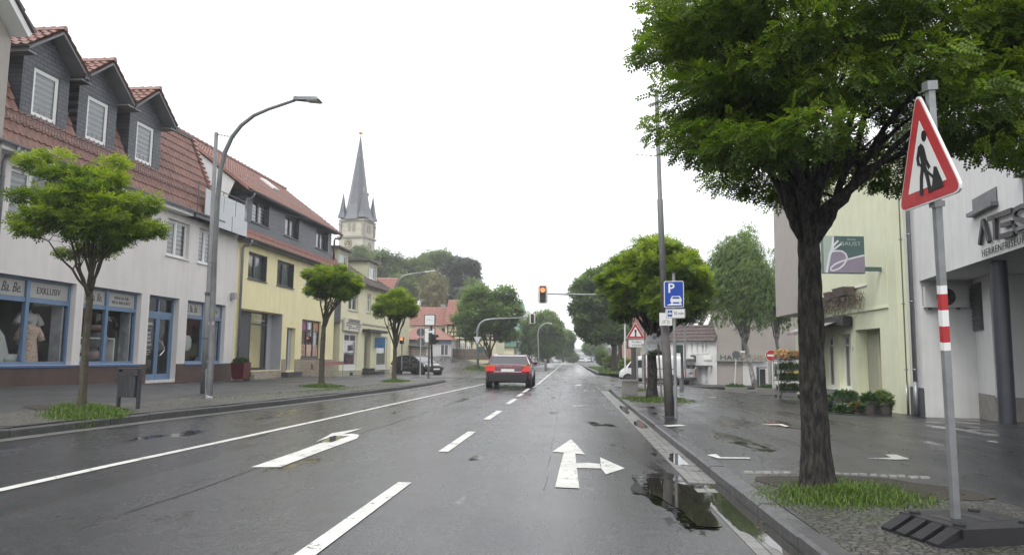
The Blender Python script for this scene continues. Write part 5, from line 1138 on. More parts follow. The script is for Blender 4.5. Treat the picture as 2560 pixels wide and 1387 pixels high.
# red roofed house behind
rh = empty('red_roofed_house', (7, 66, 0), 'house with bright red tiled gable roof behind the parking signs', 'house')
P6 = plane_px(64)
c0 = P6(1645, 850); c1 = P6(1745, 790); c2 = P6(1708, 845)
mb = MB(); xr = P6(1720, 800)[0]; mb.box(c0[0]-1.5, xr+1, 64, 72, -.3, c2[1]-.2); mb.build('wall', m_wcream, rh)
mb = MB(); p0 = Vector((c0[0]-2, 63.6, c2[1]-.6)); tiles(mb, p0, (1, 0, 0), (0, 1, .85), xr-c0[0]+3.2, 5.6, tw=.25, ch=.35); mb.build('roof', m_tile2, rh)
mb = MB(); mb.quad((c0[0]-2, 68, c2[1]+3), (xr+1, 68, c2[1]+3), (xr+1, 73, c2[1]-.8), (c0[0]-2, 73, c2[1]-.8)); mb.add([(xr+1, 64, c2[1]-.3), (xr+1, 72, c2[1]-.3), (xr+1, 68, c2[1]+2.9)], [(0, 1, 2)]); mb.build('gable_wall', m_wcream, rh)
gb = P6(1700, 812)
# warehouse pink/cream strip between trunks
pk = empty('pink_house', (6, 78, 0), 'pink and cream house glimpsed between the street trees', 'house')
P7 = plane_px(78); e0 = P7(1565, 870); e1 = P7(1700, 870)
mb = MB(); mb.box(e0[0], e0[0]+2.2, 78, 84, 0, 4.2, 0); mb.box(e0[0]+2.2, e1[0], 78.2, 84, 0, 4.6, 1); mb.build('wall', [M('pink_plaster', (.45, .30, .25), .85), m_wcream], pk)
mb = MB(); mb.box(e0[0]+1.2, e0[0]+2.0, 77.9, 77.99, 1.2, 2.4); mb.box(e0[0]+3, e0[0]+4.2, 78.1, 78.19, 1.0, 2.4); mb.build('window', m_dfr, pk)
mb = MB(); tiles(mb, (e0[0]-.3, 77.7, 4.2), (1, 0, 0), (0, 1, .8), e1[0]-e0[0]+.6, 4, tw=.3, ch=.4); mb.build('roof', m_tile2, pk)
# ================= beyond the crossing, left =================
P75 = plane_px(75); F75 = Fr((0, 75, 0), (1, 0, 0), (0, -1, 0))
z5 = lambda x, y: P75(950+x/3.467, 600+y/3.467)
th = empty('half_timbered_house', (-12, 78, 1.2), 'old half timbered cream house with two red tiled roofs behind the board fence', 'house')
xl = z5(300, 735)[0]; xm = z5(575, 735)[0]; ze = z5(570, 733)[1]; zr = z5(480, 585)[1]
mb = MB(); mb.fbox(F75, xl-.8, xm, -8, 0, .6, ze, 0); mb.fbox(F75, xm, xm+5.2, -9, .6, .6, ze+.05, 0); mb.build('wall', m_wcream, th)
mb = MB(); tiles(mb, (xl-1, 74.6, ze-.1), (1, 0, 0), (0, 2.2, zr-ze+.1), xm-xl+1.1, math.hypot(2.6, zr-ze), tw=.26, ch=.34, amp=.02); mb.quad((xl-1, 77.1, zr), (xm, 77.1, zr), (xm, 82, ze-.5), (xl-1, 82, ze-.5)); mb.build('roof', m_tile2, th)
zr2 = z5(620, 540)[1]
mb = MB(); tiles(mb, (xm-.15, 74.0, ze), (1, 0, 0), (0, 2.9, zr2-ze+.3), 5.4, math.hypot(3.2, zr2-ze+.2), tw=.26, ch=.34, amp=.02); mb.quad((xm-.1, 77, zr2+.1), (xm+5.4, 77, zr2+.1), (xm+5.4, 82, ze), (xm-.1, 82, ze)); mb.add([(xm-.1, 74.2, ze), (xm-.1, 80, ze), (xm-.1, 77, zr2)], [(0, 1, 2)]); mb.build('roof', m_tile2, th)
FT = Fr((0, 74.4, 0), (1, 0, 0), (0, -1, 0)); PT = plane_px(74.4); y5 = lambda x, y: PT(950+x/3.467, 600+y/3.467)
bm = MB(); zt = ze; z_m = y5(700, 860)[1]; z_b = y5(700, 935)[1]; xa = y5(582, 800)[0]
for zz1 in (zt-.08, z_m): bm.fbox(FT, xa, xa+5, .01, .05, zz1-.06, zz1+.06)
for k in range(8): x_ = xa+.06+k*.62; bm.fbox(FT, x_-.05, x_+.05, .012, .052, z_b, zt)
for k, (zz1) in enumerate((y5(0, 790)[1], y5(0, 825)[1])): bm.fbox(FT, xa, xa+5, .008, .048, zz1-.04, zz1+.04)
for k in range(4): x_ = xa+.1+k*1.24; stroke(bm, FT, [(x_, z_m), (x_+.55, zt-.1)] if k % 2 == 0 else [(x_+.55, z_m), (x_, zt-.1)], .09, .014, .054)
bm.build('timber_frame', M('dark_timber', (.03, .025, .02), .8), th)
for (x0, x1, y0, y1) in ((645, 680, 885, 935), (695, 730, 885, 935), (750, 785, 905, 935)):
    a, t_ = y5(x0, y0); b, u_ = y5(x1, y1); window(FT, th, a, b, u_-.3, t_, m_wfr, n=2, rec=-.06, back=None, fw=.05, transom=(u_+t_)/2); mb = MB(); mb.fquad(FT, a, b, .006, u_-.3, t_); mb.build('window_dark', m_dark, th)
a, t_ = z5(535, 762); b, u_ = z5(562, 808); mb = MB(); mb.fbox(F75, a, b, .01, .05, u_, t_); mb.build('window', m_dfr, th)
mb = MB(); c = z5(515, 565); mb.box(c[0]-.25, c[0]+.25, 77.2, 77.6, zr-.3, zr+.5); mb.build('chimney', m_conc, th)
# white kiosk
F70 = Fr((0, 71, 0), (1, 0, 0), (0, -1, 0)); P70 = plane_px(71); k5 = lambda x, y: P70(950+x/3.467, 600+y/3.467)
ko = empty('white_kiosk', (-12, 72, 1), 'small white shop building with hipped red roof behind the traffic signals', 'building')
x0, zt = k5(435, 862); x1, zb_ = k5(614, 1012); x2 = k5(200, 800)[0]
mb = MB(); mb.fbox(F70, x0, x1, -3.2, 0, zb_-.6, zt, 0); mb.fbox(F70, x2-.4, x0, -3.2, -.5, zb_-.6, zt+.1, 0); mb.build('wall', m_wwhite, ko)
mb = MB(); mb.fbox(F70, x0-.02, x1+.02, .001, .03, k5(500, 900)[1], zt-.02, 0); mb.build('fascia', M('blue_grey_board', (.28, .30, .35), .6), ko); mb = MB(); mb.fbox(F70, x0-.01, x1+.01, .001, .04, zb_-.6, zb_+.05); mb.build('plinth', m_conc, ko)
a, t_ = k5(528, 905); b, u_ = k5(590, 998); mb = MB(); mb.fbox(F70, a-.05, b+.05, .031, .06, u_-.05, t_+.02, 0); mb.fbox(F70, a+.04, (a+b)/2-.04, .061, .066, u_+.04, t_-.04, 1); mb.fbox(F70, (a+b)/2+.04, b-.04, .061, .066, u_+.04, t_-.04, 1); mb.build('window', [m_wfr, m_curtd], ko)
mb = MB(); mb.fbox(F70, a, b+.3, .07, .12, t_+.06, t_+.26); mb.build('sign_board', M('pale_blue_sign', (.25, .33, .48), .5), ko)
rt = k5(480, 765)[1]; mb = MB()
e0, e1 = x2-.6, x1+.25; pk_ = (k5(300, 0)[0], k5(470, 0)[0])
mb.quad((e0, 70.6, zt), (e1, 70.6, zt), (pk_[1], 73, rt+.2), (pk_[0], 73, rt+.2)); mb.quad((e1, 70.6, zt), (e1, 75, zt), (pk_[1], 73, rt+.2), (pk_[1], 73, rt+.2)); mb.quad((e0, 75, zt), (e0, 70.6, zt), (pk_[0], 73, rt+.2), (pk_[0], 73, rt+.2)); mb.build('roof', m_tile2, ko)
# board fence
def board_fence(name, p0, p1, zb_, h, label, mat):
    r_ = empty(name, ((p0[0]+p1[0])/2, (p0[1]+p1[1])/2, zb_), label, 'fence'); mb = MB(); a = Vector((*p0, 0)); b = Vector((*p1, 0)); L_ = (b-a).length; u = (b-a)/L_; fr = Fr(a, u, Vector((u.y, -u.x, 0))); s = 0; rg = random.Random(2)
    while s < L_: mb.fbox(fr, s, s+.125, 0, .02, zb_, zb_+h+rg.uniform(-.02, .02)); s += .135
    mb.build('boards', mat, r_); mb = MB(); mb.fbox(fr, 0, L_, -.06, -.001, zb_+.3, zb_+.38); mb.fbox(fr, 0, L_, -.06, -.001, zb_+h-.35, zb_+h-.27); mb.build('rail', mat, r_); return r_
a = P70(950+620/3.467, 0)[0]; fa = plane_px(72)
board_fence('board_fence', (fa(950+618/3.467, 900)[0], 72), (fa(1222, 900)[0], 72.5), .95, 1.05, 'weathered grey brown board fence left of the round maple tree', m_wood)
# carport with wooden back
cp = empty('carport', (-15.5, 66, .8), 'dark flat carport with brown board sides behind the black car', 'carport'); P66 = plane_px(66); c5 = lambda x, y: P66(950+x/3.467, 600+y/3.467); F66 = Fr((0, 66, 0), (1, 0, 0), (0, -1, 0))
x0, t0 = c5(130, 905); x1, t1 = c5(402, 935); mb = MB(); mb.fpoly(F66, [(x0-1, t0), (x1, t1-.02), (x1, t1+.08), (x0-1, t0+.12)], -3, .3); mb.build('roof', m_dfr, cp)
mb = MB(); s = x0+.5
while s < x1: mb.fbox(F66, s, s+.08, 0, .06, .2, t1+.05); s += .9
mb.build('post', m_wood, cp)
mb = MB()
for k in range(6): zz1 = c5(0, 1000)[1]+k*.14; mb.fbox(F66, x0+1.2, x1, -.04, 0, zz1, zz1+.11)
mb.build('boards', M('tan_boards', (.28, .19, .11), .8, var=.25, ns=6), cp)
gw_ = empty('grey_house', (-18, 64, .5), 'grey rendered house side wall behind the cream corner house', 'house')
mb = MB(); mb.fbox(Fr((0, 69, 0), (1, 0, 0), (0, -1, 0)), -22, plane_px(69)(1012, 0)[0], -6, 0, 0, 3.6); mb.build('wall', M('light_grey_render', (.4, .4, .42), .8), gw_)
mb = MB(); mb.fbox(Fr((0, 69, 0), (1, 0, 0), (0, -1, 0)), plane_px(69)(1019, 0)[0]-2.2, plane_px(69)(1010, 0)[0]-.3, .01, .03, 1.5, 2.2); mb.build('window', m_wfr, gw_)
# red hipped roof behind the corner house
rr = empty('hipped_roof_house', (-17, 62, 0), 'house with orange red hipped roof showing over the cream corner house', 'house'); P60 = plane_px(60)
a = P60(938, 700); b = P60(990, 722); mb = MB(); mb.box(a[0]-1.5, b[0]-.1, 60, 66, 0, b[1]); mb.build('wall', m_wcream, rr)
mb = MB(); tiles(mb, (a[0]-2, 59.7, b[1]-.05), (1, 0, 0), (0, 1, .75), b[0]-a[0]+1.9, 1.8, tw=.25, ch=.33); mb.build('roof', m_tile2, rr)
# teal-green facade and pale houses far along the left side of the street
fh = empty('green_facade_house', (-7.5, 112, 0), 'mint green tall house glimpsed between the two round street trees', 'house'); P11 = plane_px(112); F11 = Fr((0, 112, 0), (1, 0, 0), (0, -1, 0))
a = P11(1268, 760); b = P11(1316, 800); mb = MB(); mb.fbox(F11, a[0]-3, a[0]+2.2, -8, 0, 0, a[1]+.5, 0); mb.fbox(F11, a[0]+2.2, b[0]+.3, -20, -1, 0, b[1]+1.5, 1); mb.build('wall', [M('mint_render', (.30, .48, .42), .8), m_wwhite], fh)
mb = MB()
for i in range(4):
    for j in range(3): mb.fbox(F11, a[0]-2.3+i*1.15, a[0]-1.8+i*1.15, .01, .03, 1.5+j*2.2, 2.8+j*2.2)
mb.build('window', m_curtd, fh)
lw = empty('low_green_building', (-11, 98, 0), 'low long green roofed building behind the maple', 'building'); P9 = plane_px(96); a = P9(1190, 860); b = P9(1275, 895)
mb = MB(); mb.box(a[0], b[0]+.5, 96, 104, 0, 2.6, 0); mb.box(a[0]-.3, b[0]+.8, 95.6, 104, 2.6, 3.3, 1); mb.build('wall', [m_wcream, M('green_fascia', (.12, .24, .18), .7)], lw)
# garden wall with railing, left of the far road
rl = empty('railing_fence', (-7, 75, 0), 'white garden wall with dark railing and end pillar left of the far road', 'fence'); P72 = plane_px(70)
w0 = P72(1322, 900)[0]; w1 = P72(1364, 900)[0]; mb = MB(); mb.box(w0-.4, w1-.1, 70, 70.25, 0, .38, 0); mb.build('wall', m_wwhite, rl)
mb = MB(); mb.box(w1-.1, w1+.12, 69.9, 70.3, 0, .95); mb.build('pillar', m_conc, rl)
mb = MB(); s = w0-.4
while s < w1-.1: mb.tube([(s, 70.1, .38), (s, 70.1, 1.15)], .018, 5); s += .13
mb.box(w0-.4, w1-.1, 70.08, 70.12, 1.1, 1.14); mb.build('railing', m_dfr, rl)
mb = MB(); mb.box(w0-.5, w1-.0, 66.5, 67, 0, .3); 
mb = MB(); 
# ---- church tower
VD = Vector((-math.sin(R(4.45+11.6)), math.cos(R(4.45+11.6)), 0)); VR = Vector((VD.y, -VD.x, 0))
C0_ = Vector(DP(908, 590, 145)); C0_.z = 0
pl = C0_-VR*4.7+VD*2.35; pr = C0_+VR*2.35+VD*4.7; ul = (pl-C0_).normalized(); ur = (pr-C0_).normalized(); TW = 5.25
ctr = C0_+ul*TW/2+ur*TW/2
ct = empty('church_tower', (ctr.x, ctr.y, 12), 'sandstone church tower with gilt clock, tall slate spire and four corner pinnacles', 'church tower')
def tz(y): return DP(900, y, 146)[2]
zl = tz(592); ze = tz(548)
def sq(mb, h, z0, z1, mi=0):
    P = [ctr+ul*a*h+ur*b*h for a, b in ((-1, -1), (1, -1), (1, 1), (-1, 1))]
    mb.hexa([(p.x, p.y, z0) for p in P]+[(p.x, p.y, z1) for p in P], mi)
mb = MB(); sq(mb, TW/2, 8, zl); sq(mb, TW/2-.15, zl, ze); mb.build('tower_wall', m_sand, ct)
mb = MB(); sq(mb, TW/2+.25, zl-.25, zl+.12); sq(mb, TW/2+.15, ze-.35, ze-.02); mb.build('cornice', m_sandd, ct)
FLt = Fr((C0_+ul*TW/2)-ur*0, -ul, -ur); FRt = Fr((C0_+ur*TW/2), ur, -ul)
for fr in (FLt, FRt):
    for s_ in (-.5, .5):
        h = ze-zl; mb = MB(); pts = [(s_-.33, zl+h*.28), (s_+.33, zl+h*.28), (s_+.33, zl+h*.68)]+[(s_+.33*math.cos(a), zl+h*.68+.33*math.sin(a)) for a in (.6, 1.2, 1.57, 1.94, 2.54)]+[(s_-.33, zl+h*.68)]
        mb.fpoly(fr, pts, -.14, -.10); mb.build('belfry_louvre', m_sandd, ct)
    for s_ in (-TW/2+.22, TW/2-.22): mb = MB(); mb.fbox(fr, s_-.22, s_+.22, -.14, .12, zl+.3, ze-.5); mb.fbox(fr, s_-.32, s_+.32, -.14, .2, ze-1.1, ze-.7); mb.build('corner_pilaster', m_sandd, ct)
    zc = tz(609 if fr is FLt else 614); cs = -.55 if fr is FLt else .3
    mb = MB(); mb.disc(fr, cs, zc, .88, .01, .06, 28, 0); cl = mb.build('clock', M('dark_clock_face', (.05, .05, .055), .5) if fr is FLt else MATS['dark_clock_face'], ct)
    mb = MB()
    for k in range(12):
        a = k*math.pi/6; mb.fpoly(fr, [(cs+.5*math.cos(a-.13), zc+.5*math.sin(a-.13)), (cs+.8*math.cos(a-.09), zc+.8*math.sin(a-.09)), (cs+.8*math.cos(a+.09), zc+.8*math.sin(a+.09)), (cs+.5*math.cos(a+.13), zc+.5*math.sin(a+.13))], .061, .08)
    stroke(mb, fr, [(cs, zc), (cs-.15, zc-.7)], .12, .08, .1); stroke(mb, fr, [(cs, zc), (cs-.4, zc+.25)], .14, .08, .1); mb.build('clock_numerals', M('gilt', (.62, .47, .18), .35, metal=.3) if fr is FLt else MATS['gilt'], cl)
# spire
za = tz(325); mb = MB(); n8 = []
def ring8(h, z, k=8, round_=1.):
    o = []
    for i in range(8):
        a = math.pi/4*i+math.pi/8; x, y = math.cos(a), math.sin(a); f = h/max(abs(x), abs(y)) if round_ == 0 else h*1.06
        o.append(ctr+ul*x*f+ur*y*f+Vector((0, 0, z)))
    return [Vector((p.x, p.y, z)) for p in o]
rs = [ring8(TW/2+.5, ze, round_=0), ring8(TW/2-.05, ze+1.3, round_=0), ring8(TW/2-.55, ze+3.2), ring8(TW/2-1.0, ze+6), ring8(.08, za)]
vs = [p for r_ in rs for p in r_]; fs = [(i*8+k, i*8+(k+1) % 8, (i+1)*8+(k+1) % 8, (i+1)*8+k) for i in range(4) for k in range(8)]+[tuple(range(7, -1, -1))]
mb.add(vs, fs); mb.build('spire', m_slates, ct)
for a, b in ((-1, -1), (1, -1), (1, 1), (-1, 1)):
    c = ctr+ul*a*(TW/2-.45)+ur*b*(TW/2-.45); mb = MB(); hh = tz(478)-ze
    P = [[Vector((c.x, c.y, ze+z))+(ul*x+ur*y)*h for x, y in ((-1, -1), (1, -1), (1, 1), (-1, 1))] for h, z in ((.78, .35), (.5, 1.5), (.02, hh))]
    vs = [p for r_ in P for p in r_]; mb.add(vs, [(i*4+k, i*4+(k+1) % 4, (i+1)*4+(k+1) % 4, (i+1)*4+k) for i in range(2) for k in range(4)]); pn = mb.build('pinnacle', m_slates, ct)
    mb = MB(); mb.lathe([(.04, 0), (.05, .5), (.2, .6), (.05, .75), (.02, 1.3)], (c.x, c.y, ze+hh-.1), 8); mb.build('finial', MATS['gilt'], pn)
mb = MB(); mb.lathe([(.06, 0), (.08, .7), (.45, .95), (.45, 1.15), (.08, 1.4), (.05, 4.4)], (ctr.x, ctr.y, za-.3), 10); c = ctr; zc = za+2.4
mb.tube([Vector((c.x, c.y, zc))-VR*.55, Vector((c.x, c.y, zc))+VR*.55], .06, 6); mb.build('finial', MATS['gilt'], ct)
mb = MB(); p = ctr+ur*2.2; mb.box(p.x-.1, p.x+1.2, p.y-.8, p.y-.3, ze+5.6, ze+6.1); mb.build('hatch', m_slates, ct)
# ================= street furniture and vehicles =================
def cyl(mb, p0, p1, r0, r1=None, n=14, mi=0): return mb.tube([p0, p1], [r0, r1 if r1 is not None else r0], n, mi)
def post_thing(name, label, cat, base, group=None): return empty(name, base, label, cat, group)
# left pole with wire
b = G(508, 990, .13); top = DP(541, 332, 19.6)
wp = post_thing('wire_pole', 'straight grey steel pole carrying the overhead wire beside the curved street lamp', 'pole', b)
mb = MB(); m_ = Vector(b).lerp(Vector(top), .38); mb.tube([b, m_, m_+(Vector(top)-m_)*.001, top], [.08, .076, .056, .05], 14); mb.build('pole', m_pole, wp, smooth=True)
mb = MB(); mb.tube([Vector(b).lerp(Vector(top), t) for t in (.375, .385)], .09, 14); mb.tube([Vector(b).lerp(Vector(top), t) for t in (.21, .215)], .09, 14); mb.build('collar', m_zincd, wp)
# street lamp
b = Vector(G(522, 1000, .12)); lp = post_thing('street_lamp', 'tall grey street lamp with curved arm reaching over the road', 'street lamp', b)
D_ = 18.2; P = [b, Vector(DP(527, 900, D_-.1)), Vector(DP(536, 640, D_)), Vector(DP(544, 500, D_)), Vector(DP(551, 430, D_)), Vector(DP(563, 380, D_)), Vector(DP(580, 343, D_)), Vector(DP(603, 314, D_)), Vector(DP(635, 289, D_)), Vector(DP(672, 273, D_)), Vector(DP(738, 251, D_))]
mb = MB(); mb.tube(P, [.085, .075, .066, .06, .057, .054, .051, .048, .044, .04, .036], 14); mb.build('pole', m_pole, lp, smooth=True)
mb = MB(); mb.tube([b, Vector(DP(523, 925, D_-.2))], .09, 14); mb.tube([Vector(DP(526, 905, D_-.1)), Vector(DP(526, 901, D_-.1))], .098, 14); mb.build('base_sleeve', m_galv, lp)
mb = MB(); h0 = Vector(DP(735, 248, D_)); h1 = Vector(DP(803, 252, D_)); hd = (h1-h0).normalized(); yv = Vector((0, 1, 0)); mb.hexa([h0-yv*.06+Vector((0, 0, -.03)), h1-yv*.17+Vector((0, 0, -.02)), h1+yv*.17+Vector((0, 0, -.02)), h0+yv*.06+Vector((0, 0, -.03)), h0-yv*.05+Vector((0, 0, .05)), h0.lerp(h1, .9)-yv*.14+Vector((0, 0, .055)), h0.lerp(h1, .9)+yv*.14+Vector((0, 0, .055)), h0+yv*.05+Vector((0, 0, .10))])
hb = mb.build('lamp_head', m_zincd, lp); mb = MB(); a = h0.lerp(h1, .5); mb.hexa([a-yv*.1+Vector((0, 0, -.045)), h0.lerp(h1, .93)-yv*.14+Vector((0, 0, -.045)), h0.lerp(h1, .93)+yv*.14+Vector((0, 0, -.045)), a+yv*.1+Vector((0, 0, -.045)), a-yv*.1+Vector((0, 0, -.02)), h0.lerp(h1, .93)-yv*.14+Vector((0, 0, -.02)), h0.lerp(h1, .93)+yv*.14+Vector((0, 0, -.02)), a+yv*.1+Vector((0, 0, -.02))]); mb.build('lamp_glass', m_frost, hb)
fr = Fr(P[1], (1, 0, 0), (0, -1, 0)); mb = MB(); c = DP(529, 808, D_-.12); f2 = Fr(c, (1, 0, 0), (0, -1, 0)); mb.fbox(f2, -.07, .07, .0, .01, -.04, .04); mb.build('sticker', m_sbg, lp)
for y_ in (655, 668): mb = MB(); mb.tube([Vector(DP(524, y_, 19)), Vector(DP(537, y_, 18.3))], .02, 6); mb.build('clamp', m_galv, lp)
# waste bin
b0 = Vector(G(290, 1021, .13)); b1 = Vector(G(342, 1024, .13)); u = (b1-b0); u.z = 0; W_ = u.length; FBn = Fr((b0.x, b0.y, .13), u, Vector((u.y, -u.x, 0)))
bn = post_thing('litter_bin', 'grey perforated metal litter bin on two legs by the first street tree', 'litter bin', (b0+b1)/2)
hz_ = DP(316, 921, 15.0)[2]-.13
mb = MB(); mb.fbox(FBn, -.01, .04, -.06, .0, 0, hz_+.0); mb.build('leg', m_dfr, bn); mb = MB(); mb.fbox(FBn, W_-.04, W_+.01, -.06, .0, 0, hz_); mb.build('leg', m_dfr, bn)
def perfmat():
    m, n, p, o = newmat('perforated_metal'); sp = node(n, 'TexVoronoi'); sp.inputs['Scale'].default_value = 45; sp.inputs['Randomness'].default_value = 0; n.links.new(pos(n), sp.inputs['Vector'])
    n.links.new(ramp(n, sp.outputs['Distance'], [(.28, (.01, .01, .01)), (.4, (.075, .08, .09))]), p.inputs['Base Color']); p.inputs['Roughness'].default_value = .45; p.inputs['Metallic'].default_value = .3; return m
m_perf = perfmat()
mb = MB(); n = 14; z0, z1 = hz_*.30, hz_*.84; vs = []
for z, k in ((z0, .93), (z1, 1.)):
    for i in range(n):
        a = 2*math.pi*i/n; ca, sa = math.cos(a), math.sin(a); q = (abs(ca)**4+abs(sa)**4)**.25; vs.append(FBn(W_/2+(W_/2-.045)*k*ca/q*.93, -.03+.15*k*sa/q*.84, z))
mb.add(vs, [(i, (i+1) % n, n+(i+1) % n, n+i) for i in range(n)]+[tuple(range(n-1, -1, -1))]); mb.build('bin_body', m_perf, bn)
mb = MB(); mb.fbox(FBn, .042, W_-.042, -.16, .10, z1, z1+.02); mb.fbox(FBn, 0.0, W_, -.17, .11, hz_, hz_+.03); mb.fbox(FBn, .042, W_-.042, .085, .10, z1+.02, hz_-.05); mb.build('lid', m_dfr, bn)
# second smaller lamp by the crossing
D_ = 47; sl_ = post_thing('street_lamp', 'slim grey street lamp arching over the second round street tree', 'street lamp', DP(985, 935, D_))
P = [Vector(DP(985, 938, D_)), Vector(DP(987, 790, D_)), Vector(DP(990, 722, D_)), Vector(DP(996, 702, D_)), Vector(DP(1008, 690, D_)), Vector(DP(1028, 685, D_)), Vector(DP(1064, 680, D_))]
mb = MB(); mb.tube(P, [.09, .075, .06, .055, .05, .045, .04], 10); mb.build('pole', m_galv, sl_, smooth=True)
mb = MB(); h0 = Vector(DP(1062, 680, D_)); h1 = Vector(DP(1088, 677, D_)); mb.hexa([h0+Vector((0, -.08, -.04)), h1+Vector((0, -.12, -.03)), h1+Vector((0, .12, -.03)), h0+Vector((0, .08, -.04)), h0+Vector((0, -.06, .06)), h1+Vector((0, -.1, .03)), h1+Vector((0, .1, .03)), h0+Vector((0, .06, .06))]); mb.build('lamp_head', m_galv, sl_)
D_ = 95; s3 = post_thing('street_lamp', 'small far street lamp curving in front of the far round tree', 'street lamp', DP(1347, 905, D_)); P = [Vector(DP(*p, D_)) for p in ((1347, 908), (1345, 840), (1346, 826), (1352, 815), (1362, 809), (1374, 808))]
mb = MB(); mb.tube(P, .09, 8); mb.build('pole', m_galv, s3); mb = MB(); mb.tube([Vector(DP(1368, 808, D_)), Vector(DP(1380, 810, D_))], .13, 8); mb.build('lamp_head', m_galv, s3)
# ---- signals
m_cream = simple('cream_backboard', (.80, .78, .68), .5); m_lit = simple('lit_red_lens', (.6, .05, .02), .3, emit=((1, .16, .05), 2.2)); m_lens = simple('dark_lens', (.03, .03, .03), .2)
def rrect(x0, x1, z0, z1, r, n=5):
    o = []
    for cx, cz, a0 in ((x1-r, z0+r, -math.pi/2), (x1-r, z1-r, 0), (x0+r, z1-r, math.pi/2), (x0+r, z0+r, math.pi)):
        for k in range(n+1): a = a0+math.pi/2*k/n; o.append((cx+r*math.cos(a), cz+r*math.sin(a)))
    return o
def signal(root, c, w, h, lit=0, n=2, back=True, face=(0, -1, 0)):
    f = Fr(c, (-face[1], face[0], 0), face)
    hs = MB()
    if back: mb = MB(); mb.fpoly(f, rrect(-w/2, w/2, -h/2, h/2, w*.22), -.03, 0); mb.build('backboard', m_cream, root)
    hw = w*.29 if back else w/2; hh = h*.42 if back else h/2
    hs.fpoly(f, rrect(-hw, hw, -hh, hh, .03), .001 if back else -.12, .12); ho = hs.build('signal_housing', m_black, root)
    for k in range(n):
        z = hh-(k+.5)*2*hh/n; r = min(hw*.82, hh/n*.85); mb = MB(); mb.disc(f, 0, z, r, .121, .135, 18); mb.build('lens', m_lit if k == lit else m_lens, ho)
        mb = MB(); A = [(math.cos(a)*r*1.12, z+math.sin(a)*r*1.12) for a in np.linspace(-.2, math.pi+.2, 12)]
        mb.add([f(x, .121, zz) for x, zz in A]+[f(x, .30, zz) for x, zz in A], [(i, i+1, 13+i, 12+i) for i in range(11)]); mb.build('visor', m_black, ho)
sg = post_thing('traffic_light', 'overhead traffic light showing red, hanging on arm from the right', 'traffic light', (3.9, 37.3, .05))
Dd = 37.; c = Vector(DP(1357, 735, Dd)); signal(sg, c, .50, .93, lit=0, n=2)
mb = MB(); e = Vector(DP(1500, 737, Dd+.3)); pb = Vector(DP(1606, 738, Dd+.5)); base = Vector((pb.x+.05, pb.y, .03)); mb.tube([c+Vector((0, .08, .02)), e], [.035, .05], 8); mb.tube([e, pb], [.055, .07], 8); mb.tube([pb+Vector((0, 0, .1)), base], [.08, .1], 10); mb.build('mast', m_galv, sg)
sg = post_thing('traffic_light', 'second traffic light on a curved mast arm in front of the round maple', 'traffic light', DP(1195, 925, 62))
c = Vector(DP(1331, 796, 61.5)); signal(sg, c, .46, .86, lit=-1, n=2)
mb = MB(); mb.tube([Vector(DP(*p, 61.7)) for p in ((1195, 926), (1193, 845), (1194, 822), (1200, 808), (1212, 800), (1232, 797), (1331, 793))], [.11, .1, .09, .08, .075, .07, .045], 10); mb.build('mast', m_galv, sg, smooth=True)
f = Fr(DP(1193.5, 850, 61.5), (1, 0, 0), (0, -1, 0)); mb = MB(); mb.fpoly(f, [(0, -.33), (.32, .28), (-.32, .28)], .02, .04); mb.build('sign_plate', M('yield_back', (.45, .47, .47), .5, var=.05), sg)
f = Fr(DP(1199, 874, 61.5), (1, 0, 0), (0, -1, 0)); mb = MB(); mb.fbox(f, -.12, .3, .0, .2, -.2, .25); mb.build('signal_housing', M('dark_teal_housing', (.03, .07, .07), .5), sg)
sg = post_thing('traffic_light', 'dark traffic light seen from the side beside the square clock', 'traffic light', G(1072, 944))
pb = G(1071, 944); Dp = 41.2; mb = MB(); mb.tube([pb, DP(1074, 822, Dp)], .055, 8); mb.build('post', m_galv, sg)
c = Vector(DP(1083, 848, Dp)); signal(sg, c, .24, .56, lit=-1, n=2, back=False, face=(.85, -.5, 0)); f = Fr(DP(1074, 829, Dp), (1, -.5, 0), (-.5, -1, 0)); mb = MB(); mb.fbox(f, -.3, .32, .03, .05, -.06, .06); mb.build('street_name_sign', m_white, sg)
sg = post_thing('traffic_light', 'small red pedestrian light beside the black car roof', 'traffic light', DP(1005, 905, 46)); mb = MB(); mb.tube([DP(1004, 925, 46), DP(1005, 856, 46)], .04, 8); mb.build('post', m_galv, sg); signal(sg, Vector(DP(1005, 851, 46)), .22, .42, lit=0, n=2, back=False)
sg = post_thing('traffic_light', 'dark signal head seen from behind between the parking post and the white house', 'traffic light', DP(1706, 960, 36)); mb = MB(); mb.tube([DP(1707, 962, 36), DP(1704, 862, 36)], .07, 8); mb.build('post', m_poled, sg); f = Fr(DP(1697, 872, 35.8), (1, 0, 0), (0, -1, 0)); mb = MB(); mb.fpoly(f, rrect(-.2, .14, -.2, .2, .05), -.1, .1); mb.build('signal_housing', M('dark_green_housing', (.02, .05, .04), .4), sg)
# ---- two round signs seen from behind
sb_ = post_thing('sign_post', 'two round grey sign backs on one post at the left kerb corner', 'sign', G(1050, 952)); b = Vector(G(1050, 952)); mb = MB(); mb.tube([b, DP(1052, 815, 37.8)], .03, 8); mb.build('post', m_galv, sb_)
for y_ in (830, 854): f = Fr(DP(1052, y_, 37.9), (1, 0, 0), (0, -1, 0)); mb = MB(); mb.disc(f, 0, 0, .225, .0, .02, 24, 0); mb.disc(f, 0, 0, .205, .021, .023, 24, 1); mb.build('sign_plate', [m_galv, m_signback], sb_)
